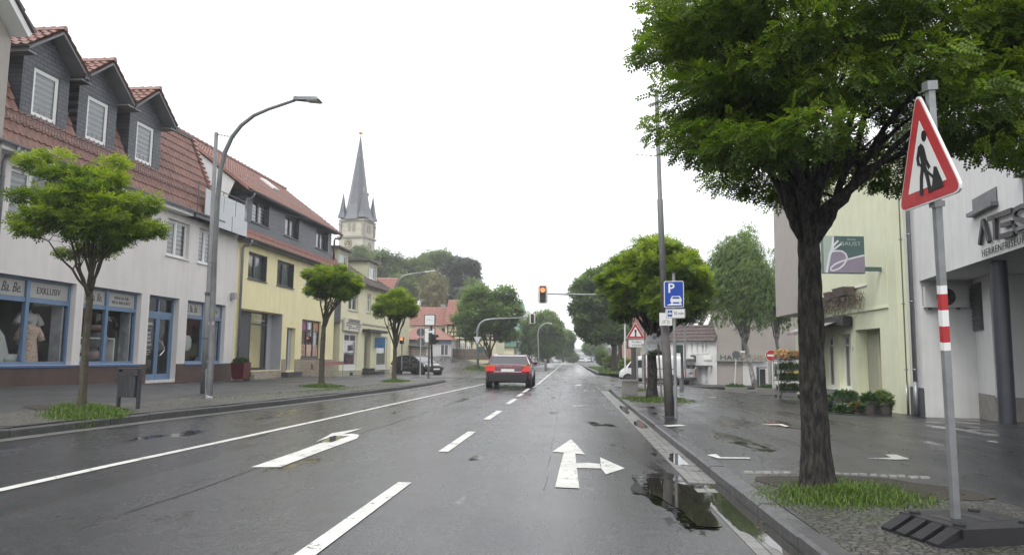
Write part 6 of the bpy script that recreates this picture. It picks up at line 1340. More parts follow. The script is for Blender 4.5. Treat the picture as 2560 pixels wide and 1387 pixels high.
# ---- square public clock
ck = post_thing('public_clock', 'square white clock over an advertising box on a dark column', 'clock', DP(1075, 900, 45)); f = Fr(DP(1074, 800, 45), (1, .05, 0), (.05, -1, 0))
mb = MB(); mb.fbox(f, -.34, .34, -.3, 0, -.34, .34, 0); mb.fbox(f, -.29, .29, .001, .01, -.29, .29, 1); c_ = mb.build('clock_box', [m_dfr, m_white], ck); mb = MB(); stroke(mb, f, [(0, 0), (-.12, .06)], .03, .011, .014); stroke(mb, f, [(0, 0), (.16, -.02)], .025, .011, .014)
for k in range(12): a = k*math.pi/6; stroke(mb, f, [(.2*math.cos(a), .2*math.sin(a)), (.235*math.cos(a), .235*math.sin(a))], .014, .011, .013)
mb.build('clock_hands', M('grey_marks', (.3, .3, .3), .5), c_)
f2 = Fr(DP(1075, 838, 45), (1, .05, 0), (.05, -1, 0)); mb = MB(); mb.fbox(f2, -.36, .3, -.25, 0, -.46, .46, 0); mb.fbox(f2, -.32, .26, .001, .008, -.42, .42, 1); mb.build('advert_box', [m_dfr, m_white], ck); mb = MB(); mb.tube([DP(1080, 925, 45), DP(1078, 815, 45)], .065, 8); mb.build('column', m_black, ck)
# ---- right: leaning tall wire pole with bicycle plate
b = Vector(G(1675, 1046, .06)); top = Vector(DP(1641, 225, 15.05)); tp = post_thing('wire_pole', 'tall leaning weathered pole with bicycle route plate in front of the big trees', 'pole', b)
j = b.lerp(Vector(DP(1656, 620, 15)), 1.); mb = MB(); jb = Vector(DP(1662, 812, 15)); mb.tube([b, jb], [.098, .085], 16); mb.build('pole', m_poled, tp, smooth=True, label='dark stained lower length of the leaning pole')
jc = Vector(DP(1650, 500, 15)); mb = MB(); mb.tube([jb, jc, jc+Vector((0, 0, .02)), top], [.064, .058, .045, .04], 14); mb.build('pole', m_pole, tp, smooth=True)
mb = MB(); mb.tube([b, b+Vector((0, 0, .05))], .16, 14); mb.build('base_plate', m_zincd, tp)
f = Fr(DP(1664, 798, 14.85), (1, .02, 0), (.02, -1, 0)); mb = MB(); mb.fbox(f, -.13, .12, 0.05, .06, -.125, .125, 0); bp_ = mb.build('route_plate', m_white, tp)
m_grl = simple('green_print', (.03, .16, .08), .5); mb = MB()
for cx in (-.045, .045): stroke(mb, f, [(cx+.028*math.cos(a), -.06+.028*math.sin(a)) for a in np.linspace(0, 6.28, 14)], .006, .061, .063)
stroke(mb, f, [(-.045, -.06), (-.015, -.015), (.03, -.015), (.045, -.06)], .006, .061, .063); stroke(mb, f, [(-.0, .05), (.03, .09), (.06, .05)], .012, .061, .063); mb.build('bicycle_symbol', m_grl, bp_)
# ---- parking sign
b = Vector(G(1690, 1052, .05)); ps = post_thing('parking_sign', 'blue P parking sign with car on kerb symbol and 30 min plate', 'sign', b)
db = b.y*.997-b.x*.0776; dq = db-.09; mb = MB(); mb.tube([b, DP(1684, 683, db+.02)], .03, 12); mb.build('post', m_galv, ps)
c0 = Vector(DP(1660.5, 769, dq)); c1 = Vector(DP(1710, 768, dq)); W_ = (c1-c0).length; H_ = DP(1661, 702, dq)[2]-c0.z; f = Fr(c0, c1-c0, Vector(((c1-c0).y, -(c1-c0).x, 0)))
mb = MB(); mb.fpoly(f, rrect(0, W_, 0, H_, .03), -.012, 0, 0); mb.fpoly(f, rrect(.014, W_-.014, .014, H_-.014, .02), .001, .003, 1); pl_ = mb.build('sign_plate', [m_white, m_signblue], ps)
N = lambda x, y: ((x-112)/438*W_, (828-y)/620*H_)
text('P', f, *N(268, 385), H_*.50, m_white, pl_, d=.003, ext=.001, off=.004)
mb = MB(); A = [N(*p) for p in ((285, 562), (460, 562), (500, 640), (500, 695), (480, 710), (480, 740), (500, 745), (500, 778), (175, 778), (175, 762), (215, 755), (250, 738), (270, 738), (270, 705), (250, 695), (250, 640))]; mb.fpoly(f, A, .0035, .005)
mb.build('car_symbol', m_white, pl_); mb = MB(); mb.fpoly(f, [N(*p) for p in ((305, 580), (440, 580), (462, 625), (285, 625))], .0052, .006); mb.fpoly(f, [N(*p) for p in ((302, 703), (445, 703), (445, 738), (302, 738))], .0052, .006); mb.build('symbol_windows', m_signblue, pl_)
c0 = Vector(DP(1664, 796, dq)); c1 = Vector(DP(1713, 795, dq)); W2 = (c1-c0).length; H2 = DP(1664, 771.5, dq)[2]-c0.z; f = Fr(c0, c1-c0, Vector(((c1-c0).y, -(c1-c0).x, 0)))
mb = MB(); mb.fpoly(f, rrect(0, W2, 0, H2, .02), -.012, 0, 0); mb.fpoly(f, rrect(.008, W2-.008, .008, H2-.008, .014), .001, .002, 1); mb.fpoly(f, rrect(.014, W2-.014, .014, H2-.014, .012), .0022, .003, 0); mb.fbox(f, W2*.10, W2*.34, .0031, .004, H2*.18, H2*.82, 2); mb.build('time_plate', [m_white, m_ink, simple('disc_blue', (.02, .10, .30), .4)], ps)
text('30 min', f, W2*.67, H2*.5, H2*.46, m_ink, ps, d=.004, ext=.001, sx=.82); mb = MB(); mb.fbox(f, W2*.13, W2*.31, .0041, .005, H2*.42, H2*.56); mb.fpoly(f, [(W2*.2, H2*.62), (W2*.24, H2*.62), (W2*.22, H2*.76)], .0041, .005); mb.build('disc_symbol', m_white, ps)
# ---- road damage warning
b = Vector(G(1594, 978, .05)); ws = post_thing('warning_sign', 'red bordered triangle with exclamation mark above a road damage plate', 'sign', b); Dw = b.y*.997-b.x*.0776-.1
mb = MB(); mb.tube([b, DP(1591, 815, Dw+.14)], .035, 8); mb.build('post', m_galv, ws)
c = Vector(DP(1589, 846, Dw)); f = Fr(c, (1, 0, 0), (0, -1, 0)); w = DP(1613, 846, Dw)[0]-DP(1565, 846, Dw)[0]; h = DP(1588, 807, Dw)[2]-c.z
def tri(mb, f, w, h, k, d0, d1, mi):
    cz = h/3; mb.fpoly(f, [(-w/2*k, cz-cz*k), (w/2*k, cz-cz*k), (w*.03*k, cz+(h-cz)*k), (-w*.03*k, cz+(h-cz)*k)], d0, d1, mi)
mb = MB(); tri(mb, f, w, h, 1., -.01, 0, 0); tri(mb, f, w, h, .94, .001, .003, 1); tri(mb, f, w, h, .60, .0035, .005, 0); p_ = mb.build('sign_plate', [m_white, m_red], ws)
mb = MB(); mb.fpoly(f, [(-.022, h*.27), (.022, h*.27), (.04, h*.58), (-.04, h*.58)], .0055, .007); mb.disc(f, 0, h*.2, .035, .0055, .007, 12); mb.build('exclamation_mark', m_ink, p_)
a0, a1 = DP(1571, 868, Dw), DP(1615, 848, Dw); f = Fr((a0[0], a0[1], a0[2]), (1, 0, 0), (0, -1, 0)); mb = MB(); mb.fpoly(f, rrect(0, a1[0]-a0[0], 0, a1[2]-a0[2]-.01, .03), -.01, 0, 0); mb.fpoly(f, rrect(.012, a1[0]-a0[0]-.012, .012, a1[2]-a0[2]-.022, .02), .0005, .0015, 1); mb.fpoly(f, rrect(.022, a1[0]-a0[0]-.022, .022, a1[2]-a0[2]-.032, .02), .002, .003, 0); tp_ = mb.build('text_plate', [m_white, m_ink], ws)
W3, H3 = a1[0]-a0[0], a1[2]-a0[2]; text('Straßen-', f, W3*.47, H3*.68, H3*.36, m_ink, tp_, d=.003, ext=.001); text('schäden', f, W3*.47, H3*.30, H3*.36, m_ink, tp_, d=.003, ext=.001)
# dark thick post, thin rusty post, light post by it
def simple_post(px, y0, y1, d, r, mat, label, name='post'):
    b = DP(px, y0, d); o = post_thing(name, label, 'post', b); mb = MB(); mb.tube([b, DP(px-1, y1, d)], r, 10); mb.build('shaft', mat, o); mb = MB(); mb.tube([DP(px-1, y1, d), Vector(DP(px-1, y1, d))+Vector((0, 0, .02))], r*1.15, 10); mb.build('cap', m_zincd, o); return o
simple_post(1587, 980, 862, 28.2, .13, m_poled, 'thick dark brown post directly behind the warning sign')
simple_post(1613, 975, 812, 26, .03, M('rusty_steel', (.16, .10, .07), .8, var=.4), 'thin rust stained post right of the warning sign')
simple_post(1624, 975, 880, 29, .09, m_galv, 'short pale grey post left of the round white sign trunk')
simple_post(1563, 935, 800, 46, .045, m_white, 'thin white post left of the warning sign', 'lamp_post')
simple_post(1713, 925, 790, 40, .06, m_galv, 'pale grey post just right of the parking sign', 'lamp_post')
simple_post(1704, 982, 946, 27, .075, m_galv, 'short grey steel bollard right of the parking post', 'bollard')
# ---- round white sign with stake
b = Vector(G(1655, 1012, .04)); rs_ = post_thing('round_sign', 'round white advertising disc with faint print leaning on a stake by the trunk', 'sign', b); Dr = 20.3
c = Vector(DP(1636.5, 857, Dr)); f = Fr(c, (1, 0, 0), (0, -1, 0)); mb = MB(); mb.tube([b, c+Vector((.1, .03, 0))], .022, 8); mb.build('stake', m_poled, rs_)
mb = MB(); mb.disc(f, 0, 0, .265, 0, .012, 36); d_ = mb.build('disc', M('scuffed_white_sheet', (.56, .56, .57), .6, var=.12, ns=8), rs_); text('BAUST', f, 0, -.0, .13, M('faint_grey_print', (.25, .26, .28), .6), d_, d=.013, ext=.001, sx=1.1); text('Blumen & Floristik', f, 0, -.1, .045, MATS['faint_grey_print'], d_, d=.013, ext=.001); mb = MB(); mb.disc(f, .0, .15, .055, .013, .015, 16); mb.build('printed_emblem', MATS['faint_grey_print'], d_)
mb = MB(); f3 = Fr(c+Vector((-.16, .05, 0)), (1, 0, 0), (0, -1, 0)); mb.fbox(f3, -.19, .46, -.02, -.005, -.31, -.02); mb.build('backing_board', M('pale_board', (.5, .5, .5), .6, var=.2, ns=9), rs_)
leaf_ball('leaves', rs_, (c.x, c.y-.03, c.z-.26), (.22, .03, .05), 90, spray(4, .04, .05, .03), m_plant, seed=5)
# ---- concrete block, rubber foot
b = Vector(G(1576, 992, .05)); o = post_thing('concrete_block', 'square weathered concrete block at the corner by the warning sign', 'concrete block', b); mb = MB(); mb.hexa([b+Vector(v) for v in ((-.24, 0, 0), (.24, 0, 0), (.24, .45, 0), (-.24, .45, 0), (-.22, .02, .52), (.22, .02, .52), (.22, .43, .52), (-.22, .43, .52))]); mb.build('block', m_conc, o); mb = MB(); mb.box(b.x-.25, b.x+.25, b.y-.01, b.y+.46, b.z+.46, b.z+.50); mb.build('block_rim', m_conc, o)
# ---- roadworks sign in front
kd = .885; Lp, Rp, Ap = Vector(DP(2250, 531, 5.72*kd)), Vector(DP(2406, 474, 4.93*kd)), Vector(DP(2309, 232, 5.32*kd))
u = (Rp-Lp).normalized(); w_ = (Ap-(Lp+Rp)/2); w_ = (w_-u*w_.dot(u)); H_ = w_.length; w_ = w_.normalized(); nn = u.cross(w_)
FR_ = FrT((Lp+Rp)/2, u, nn, w_); W_ = (Rp-Lp).length; foot = Vector(G(2391, 1322, .14)); rw = post_thing('roadworks_sign', 'red bordered triangular roadworks sign with digging worker on striped square post', 'sign', foot)
Ap = Ap+w_*.03; H_ = H_*1.04
def tri2(mb, k, d0, d1, mi, rr=.06):
    cz = H_/3; P = []
    V3 = [(-W_/2, 0), (W_/2, 0), (0, H_)]; V3 = [(x*k, cz+(z-cz)*k) for x, z in V3]
    for i in range(3):
        a, b, c = Vector(V3[i-1]), Vector(V3[i]), Vector(V3[(i+1) % 3]); p = b+(a-b).normalized()*rr*k; q = b+(c-b).normalized()*rr*k
        for t in (0, .25, .5, .75, 1): P.append(tuple(p*(1-t)**2+b*2*t*(1-t)+q*t*t))
    mb.fpoly(FR_, P, d0, d1, mi)
mb = MB(); tri2(mb, 1.03, -.016, 0, 0, .09); tri2(mb, .985, .001, .003, 1, .08); tri2(mb, .615, .0035, .005, 0, .01); sp_ = mb.build('sign_plate', [m_white, M('sign_red', (.46, .045, .05), .4, var=.12, ns=9, b=0)], rw)
mb = MB(); Q = lambda x, z: (x*1.12*W_/2, (.30+(z-.30)*1.12)*H_)
mb.fpoly(FR_, [Q(.09+.07*math.cos(a), .555+.045*math.sin(a)) for a in np.linspace(0, 6.1, 14)], .006, .008)
mb.fpoly(FR_, [Q(-.10, .485), Q(-.02, .51), Q(.05, .48), Q(.06, .40), Q(.02, .34), Q(-.06, .33), Q(-.08, .40)], .006, .0082)
stroke(mb, FR_, [Q(-.06, .49), Q(-.15, .40), Q(-.14, .345)], .03, .006, .0084); stroke(mb, FR_, [Q(.03, .46), Q(.07, .36), Q(.15, .29)], .028, .006, .0086)
stroke(mb, FR_, [Q(-.14, .36), Q(.24, .20)], .018, .006, .0088); stroke(mb, FR_, [Q(-.02, .34), Q(-.10, .24), Q(-.16, .10)], .034, .006, .009); stroke(mb, FR_, [Q(-.0, .34), Q(.07, .22), Q(.10, .10)], .034, .006, .0092)
mb.fpoly(FR_, [Q(.14, .105), Q(.46, .105), Q(.44, .16), Q(.34, .275), Q(.27, .285), Q(.22, .22)], .006, .008); mb.build('worker_symbol', m_ink, sp_)
pt = Ap+w_*.025-nn*.045; back = -nn*.0; ft = foot
def sq_tube(mb, p0, p1, h, mi=0):
    t = (p1-p0).normalized(); a = nn-t*nn.dot(t); a.normalize(); b = t.cross(a); A = [p0+(a*x+b*y)*h for x, y in ((-1, -1), (1, -1), (1, 1), (-1, 1))]; B = [q+(p1-p0) for q in A]; mb.hexa(A+B, mi)
pm_ = lambda t: ft.lerp(pt, t); hh = .021
def tpx_(y): # parameter along the post for a photo row
    return (1322-y)/(1322-216)
mb = MB(); segs = [(0, tpx_(875), 0), (tpx_(875), tpx_(855), 1), (tpx_(855), tpx_(815), 2), (tpx_(815), tpx_(775), 1), (tpx_(775), tpx_(735), 2), (tpx_(735), tpx_(714), 1), (tpx_(714), 1, 0)]
for a, b, mi in segs: sq_tube(mb, pm_(a)+back, pm_(b)+back, hh, mi)
mb.build('post', [m_galv, m_white, m_red], rw)
for t0, t1 in ((.985, 1.005), (tpx_(520), tpx_(505))): mb = MB(); sq_tube(mb, pm_(t0), pm_(t1), .033); mb.build('clamp', m_galv, rw)
# rubber foot plate
b = Vector(G(2391, 1322, .14)); ft_ = empty('rubber_base', (b.x, b.y, .1), 'black recycled rubber base slab under the roadworks sign', 'rubber base')
ux = Vector((.96, .28, 0)).normalized(); fy = Vector((-ux.y, ux.x, 0)); FF = Fr((b.x, b.y, .095), ux, -fy)
mb = MB(); z1 = .115
x0, x1, y0, y1 = -.36, .55, -.24, .30
def wedge(xa, xb, top0, top1, ya, yb): mb.hexa([FF(xa, yb, 0), FF(xb, yb, 0), FF(xb, ya, 0), FF(xa, ya, 0), FF(xa, yb, top0), FF(xb, yb, top1), FF(xb, ya, top1), FF(xa, ya, top0)])
wedge(x0+.14, x1-.14, z1, z1, y0, y1)
for k in range(4): ya = y0+.02+k*(y1-y0)/4; wedge(x0-.02, x0+.14, .03, z1-.003, ya, ya+(y1-y0)/4-.045)
for k in range(4): ya = y0+.02+k*(y1-y0)/4; wedge(x1-.14, x1+.02, z1-.003, .03, ya, ya+(y1-y0)/4-.045)
wedge(x0+.0, x0+.14, .02, .06, y0, y1); wedge(x1-.14, x1, .06, .02, y0, y1)
mb.build('rubber_plate', m_rub, ft_)
mb = MB()
for x, y in ((-.16, -.17), (-.16, .2), (.3, -.17), (.32, .2)): mb.lathe([(.035, .0), (.035, .012), (.03, .016)], FF(x, y, z1), 12)
for xa, xb, ya, yb in ((-.12, -.03, -.1, .12), (.1, .2, -.1, .12), (.24, .36, .02, .1)): mb.fbox(FF, xa, xb, ya, yb, z1-.0, z1+.002, 1)
mb.build('grip', [m_rub, m_black], ft_)
# ---- concrete planters
for i, (xa, xb, yt, yb_) in enumerate(((1819, 1868, 968, 987), (1896, 1943, 970, 988))):
    b = Vector(G((xa+xb)/2, yb_, -.19)); dep = b.y*.98; w = (xb-xa)*dep/1850; h = (yb_-yt)*dep/1850
    o = post_thing('concrete_planter', ('low rectangular concrete planter left of the second one, thin plants', 'low rectangular concrete planter nearest the plant trolley')[i], 'planter', b, 'concrete planters at the side street'); mb = MB(); mb.hexa([b+Vector(v) for v in ((-w*.48, 0, 0), (w*.48, 0, 0), (w*.48, .45, 0), (-w*.48, .45, 0), (-w*.5, -.02, h), (w*.5, -.02, h), (w*.5, .47, h), (-w*.5, .47, h))]); mb.build('trough', m_conc, o); leaf_ball('plant', o, b+Vector((0, .22, h+.04)), (w*.45, .2, .07), 260, spray(4, .05, .06, .03), m_plant, seed=7+i)
# round sign back on thin post; ticket machine
o = post_thing('sign_post', 'round dark sign back on thin white post before the salon letter board', 'sign', DP(1837, 968, 37)); mb = MB(); mb.tube([DP(1836, 972, 37), DP(1841, 876, 37)], .02, 6); mb.build('post', m_white, o); f = Fr(DP(1840, 886, 36.9), (1, 0, 0), (0, -1, 0)); mb = MB(); mb.disc(f, 0, 0, .19, 0, .02, 20); mb.build('sign_plate', m_signback, o)
o = post_thing('ticket_machine', 'white ticket cabinet with dark upper panel beside the birch trunk', 'machine', DP(1906, 966, 40)); P4 = plane_px(41); a = P4(1899, 966); b_ = P4(1914, 921); m_4 = P4(0, 935)[1]; f = Fr((0, 41, 0), (1, 0, 0), (0, -1, 0)); mb = MB(); mb.fbox(f, a[0], b_[0], -.3, 0, a[1]-.1, b_[1], 0); mb.build('cabinet', m_white, o); mb = MB(); mb.fbox(f, a[0]+.02, b_[0]-.02, .001, .02, m_4, b_[1]-.03); mb.build('panel', m_black, o); mb = MB(); mb.fbox(f, a[0]-.08, a[0]-.03, -.3, .05, a[1]-.1, b_[1]+.06); mb.fbox(f, a[0]-.08, b_[0]+.08, -.3, .05, b_[1]+.03, b_[1]+.08); mb.build('hood_frame', m_dfr, o)
# ---- red planter by the yellow house, red ad stand
s0, z0 = WP(590, 948, .75); s1, _ = WP(614, 948, .75); zt = WP(600, 906, .75)[1]; o = post_thing('red_planter', 'tall dark red square planter with trailing plant at the house joint', 'planter', FL((s0+s1)/2, .7, z0)); w = (s1-s0)/2*.78; c = (s0+s1)/2
mb = MB(); mb.hexa([FL(c-w*.8, .95, z0), FL(c+w*.8, .95, z0), FL(c+w*.8, .5, z0), FL(c-w*.8, .5, z0), FL(c-w, 1.0, zt), FL(c+w, 1.0, zt), FL(c+w, .45, zt), FL(c-w, .45, zt)]); mb.build('planter_box', M('dark_red_planter', (.10, .008, .014), .35, var=.1), o)
leaf_ball('plant', o, FL(c, .72, zt+.05), (.25, .38, .12), 600, spray(5, .06, .06, .035), m_plant, seed=31); leaf_ball('trailing_plant', o, FL(c+w+.05, .8, zt-.35), (.12, .14, .4), 420, spray(5, .06, .06, .035), m_plant, seed=32); leaf_ball('flowers', o, FL(c, .72, zt+.12), (.22, .3, .08), 40, spray(3, .03, .03, .03), m_fly, seed=33)
s0, z0 = WP(806, 948, 1.0); s1, z1 = WP(858, 903, 1.0); o = post_thing('bicycle_stand', 'bicycle stand with pink red advertising board in front of the brick plinth', 'bicycle stand', FL((s0+s1)/2, 1, z0)); zt = WP(830, 903, 1.0)[1]; zb_ = WP(830, 912, 1.)[1]
mb = MB(); mb.fbox(FL, s0, s1, .98, 1.02, zb_, zt); mb.build('advert_board', M('faded_red_board', (.36, .13, .14), .5, var=.1), o)
mb = MB()
for s in (s0, s1): mb.tube([FL(s, 1.0, zt), FL(s, 1.0, z0)], .02, 6); mb.tube([FL(s-.05, .7, z0+.02), FL(s, 1.3, z0+.02)], .02, 6)
for k in range(6): s = s0+(s1-s0)*(k+.5)/6; mb.tube([FL(s, 1.25, z0+.02), FL(s, 1.25, z0+.35), FL(s, 1.1, z0+.42), FL(s, .95, z0+.35), FL(s, .9, z0+.02)], .008, 5)
mb.tube([FL(s0, 1.25, z0+.25), FL(s1, 1.25, z0+.25)], .01, 5); mb.build('rack', m_galv, o)
# ---- shop dummies and bedding in the windows
def garment(s, d, z0, h, w, mat, label, sleeve=True, dressy=True):
    o = empty('shop_dummy', FL(s, d, z0), label, 'mannequin'); mb = MB(); n = 16; prof = [(0, .62 if dressy else .5), (.25, .55), (.45, .48), (.62, .42), (.75, .50), (.86, .52), (.93, .42), (.97, .16), (1.0, .13)]
    vs = [FL(s+w*r*math.cos(2*math.pi*k/n), d+w*.6*r*math.sin(2*math.pi*k/n), z0+h*t) for t, r in prof for k in range(n)]
    mb.add(vs, [(i*n+k, i*n+(k+1) % n, (i+1)*n+(k+1) % n, (i+1)*n+k) for i in range(len(prof)-1) for k in range(n)]+[tuple((len(prof)-1)*n+k for k in range(n))]); mb.build('garment', mat, o, smooth=True)
    if sleeve:
        for sg in (-1, 1): q_ = MB(); q_.tube([FL(s+sg*w*.42, d, z0+h*.9), FL(s+sg*w*.66, d+.02, z0+h*.74), FL(s+sg*w*.74, d+.03, z0+h*.6)], [w*.17, w*.17, w*.2], 10); q_.build('sleeve', mat, o, smooth=True)
    q_ = MB(); q_.tube([FL(s, d, z0+h*.98), FL(s, d, z0+h*1.05)], [w*.12, w*.11], 10); q_.build('neck', m_sbg, o)
    return o
def printmat(name, base, dot, sc):
    m, n, p, o = newmat(name); vo = node(n, 'TexVoronoi'); vo.inputs['Scale'].default_value = sc; n.links.new(pos(n), vo.inputs['Vector']); n.links.new(mixc(n, ramp(n, vo.outputs['Distance'], [(.25, 1.), (.32, 0.)]), base, dot), p.inputs['Base Color']); p.inputs['Roughness'].default_value = .9; return m
garment(-.62, -.52, .84, 1.0, .62, printmat('floral_green_print', (.62, .62, .48), (.25, .25, .12), 22), 'shop dummy in pale green floral nightdress at far left of first window')
garment(.95, -.50, .84, 1.12, .56, printmat('dotted_rose_print', (.62, .47, .38), (.28, .10, .08), 20), 'shop dummy in rose beige dotted nightdress in front of the white pyjama')
garment(1.3, -.85, 1.40, .9, .58, printmat('leaf_white_print', (.70, .68, .68), (.06, .06, .09), 24), 'shop dummy in white pyjama shirt with dark print', dressy=False)
m_bed = M('pale_mint_bedding', (.60, .64, .60), .9, var=.1, ns=5, b=.3, bs=9, bd=.03); m_bedp = M('rose_bedding', (.38, .24, .22), .9, var=.2, ns=5, b=.3, bs=9, bd=.03)
def pillow(s, d, z, ws, wd_, hz, mat, label, tilt=0):
    mb = MB(); n = 12; rows = []
    for i in range(7):
        t = -1+2*i/6; k = max(.0, 1-abs(t)**3)
        for j in range(n): a = 2*math.pi*j/n; ca, sa = math.cos(a), math.sin(a); q = (abs(ca)**3+abs(sa)**3)**(1/3); mb.v.append(tuple(FL(s+ws*ca/q*(.35+.65*k)+t*tilt, d+wd_*t, z+hz*sa/q*(.35+.65*k)+hz)))
    mb.f += [(i*n+j, i*n+(j+1) % n, (i+1)*n+(j+1) % n, (i+1)*n+j) for i in range(6) for j in range(n)]+[tuple(range(n-1, -1, -1)), tuple(6*n+j for j in range(n))]; mb.m += [0]*len(mb.f)
    return tag(mb.build('bedding', mat, None, smooth=True, origin=FL(s, d, z)), label, 'bedding')
mb = MB(); A = [(-.52, .9), (.25, .9), (.30, 1.15), (.12, 1.6), (-.28, 2.0), (-.35, 1.95), (-.45, 1.4)]; mb.fpoly(FL, A, -.62, -.50); tag(mb.build('bedding', m_bed, None, origin=FL(-.1, -.55, .85)), 'pale mint duvet hung up to a point between the two dummies', 'bedding')
pillow(.45, -.5, .84, .32, .2, .15, m_bed, 'rolled pale mint duvet on the window floor beside the rose dress')
pillow(2.9, -.6, .84, .4, .2, .13, m_bed, 'mint pillow on the floor of the second window'); pillow(3.0, -.7, 1.15, .3, .2, .16, m_bed, 'mint pillow on the low shelf of the second window'); pillow(4.05, -.7, .95, .3, .25, .15, m_bedp, 'rose cushion right of the window mullion'); pillow(4.1, -.7, 1.35, .26, .25, .24, M('quilted_green', (.22, .26, .22), .9, var=.3, ns=8), 'quilted grey green blanket bundle in the second window'); pillow(4.0, -.7, 1.9, .32, .22, .08, m_bedp, 'rose folded blanket on top of the quilted bundle')
pillow(9.0, -.6, 1.3, .28, .1, .3, m_bed, 'upright white pillow in the third shop window'); pillow(8.3, -.6, .9, .25, .2, .2, M('ochre_cloth', (.34, .22, .06), .9, var=.3), 'ochre cloth bundle in the third shop window'); pillow(10.1, -.6, .85, .3, .2, .12, m_bed, 'white pillow lying at right of the third shop window')
mb = MB(); mb.fbox(FL, 2.5, 4.6, -1.0, -.5, 1.62, 1.66); mb.fbox(FL, 4.56, 4.6, -.98, -.5, .84, 1.62); mb.fbox(FL, 2.5, 2.54, -.98, -.5, .84, 1.62); tag(mb.build('display_table', m_white, None, origin=FL(3.5, -.7, .85)), 'white display table in the second shop window', 'table')
# ================= vehicles =================
m_cglass = simple('car_glass', (.02, .023, .025), .06, coat=.8)
def paint(name, col, rough=.3): return M(name, col, rough, var=.03, b=0, coat=.9)
def loft(mb, st, ring, mi=0):
    n = len(ring(*st[0][1:])); vs = []
    for s_ in st: vs += [(s_[0], y, z) for y, z in ring(*s_[1:])]
    fs = [(i*n+k, i*n+(k+1) % n, (i+1)*n+(k+1) % n, (i+1)*n+k) for i in range(len(st)-1) for k in range(n)]+[tuple(range(n-1, -1, -1)), tuple((len(st)-1)*n+k for k in range(n))]
    return mb.add(vs, fs, mi)
def bring(zb, zt, w): return [(-w*.86, zb), (w*.86, zb), (w*.97, zb+.08), (w, zb+(zt-zb)*.45), (w*.985, zb+(zt-zb)*.72), (w*.93, zt-.03), (w*.84, zt), (-w*.84, zt), (-w*.93, zt-.03), (-w*.985, zb+(zt-zb)*.72), (-w, zb+(zt-zb)*.45), (-w*.97, zb+.08)]
def sub(o, l=2): m = o.modifiers.new('smooth', 'SUBSURF'); m.levels = l; m.render_levels = l; return o
def wheel(root, x, y, r, w, name='wheel'):
    sg = 1 if y > 0 else -1; mb = MB(); prof = [(r*.62, -w/2), (r*.93, -w/2), (r, -w*.35), (r, w*.35), (r*.93, w/2), (r*.62, w/2)]; n = 24
    vs = [(x+a*math.cos(2*math.pi*k/n), y+b, r+a*math.sin(2*math.pi*k/n)) for a, b in prof for k in range(n)]; mb.add(vs, [(i*n+k, i*n+(k+1) % n, (i+1)*n+(k+1) % n, (i+1)*n+k) for i in range(5) for k in range(n)]); wo = mb.build(name, m_tyre, root, smooth=True)
    mb = MB(); yo = y+sg*w*.42
    for k in range(5):
        a = 2*math.pi*k/5+.3; c, s = math.cos(a), math.sin(a); q = r*.10; mb.add([(x-s*q, yo, r+c*q), (x+s*q, yo, r-c*q), (x+c*r*.62+s*q*.7, yo, r+s*r*.62-c*q*.7), (x+c*r*.62-s*q*.7, yo, r+s*r*.62+c*q*.7)], [(0, 1, 2, 3)])
    mb.add([(x+r*.62*math.cos(2*math.pi*k/n)*f_, yo+g_, r+r*.62*math.sin(2*math.pi*k/n)*f_) for f_, g_ in ((1.02, 0), (.9, sg*.005)) for k in range(n)], [(k, (k+1) % n, n+(k+1) % n, n+k) for k in range(n)]); mb.build('rim', m_rim, wo)
    mb = MB(); mb.add([(x+r*.6*math.cos(2*math.pi*k/n), y+sg*w*.15, r+r*.6*math.sin(2*math.pi*k/n)) for k in range(n)], [tuple(range(n))]); mb.build('hub_shadow_plate', m_black, wo); return wo
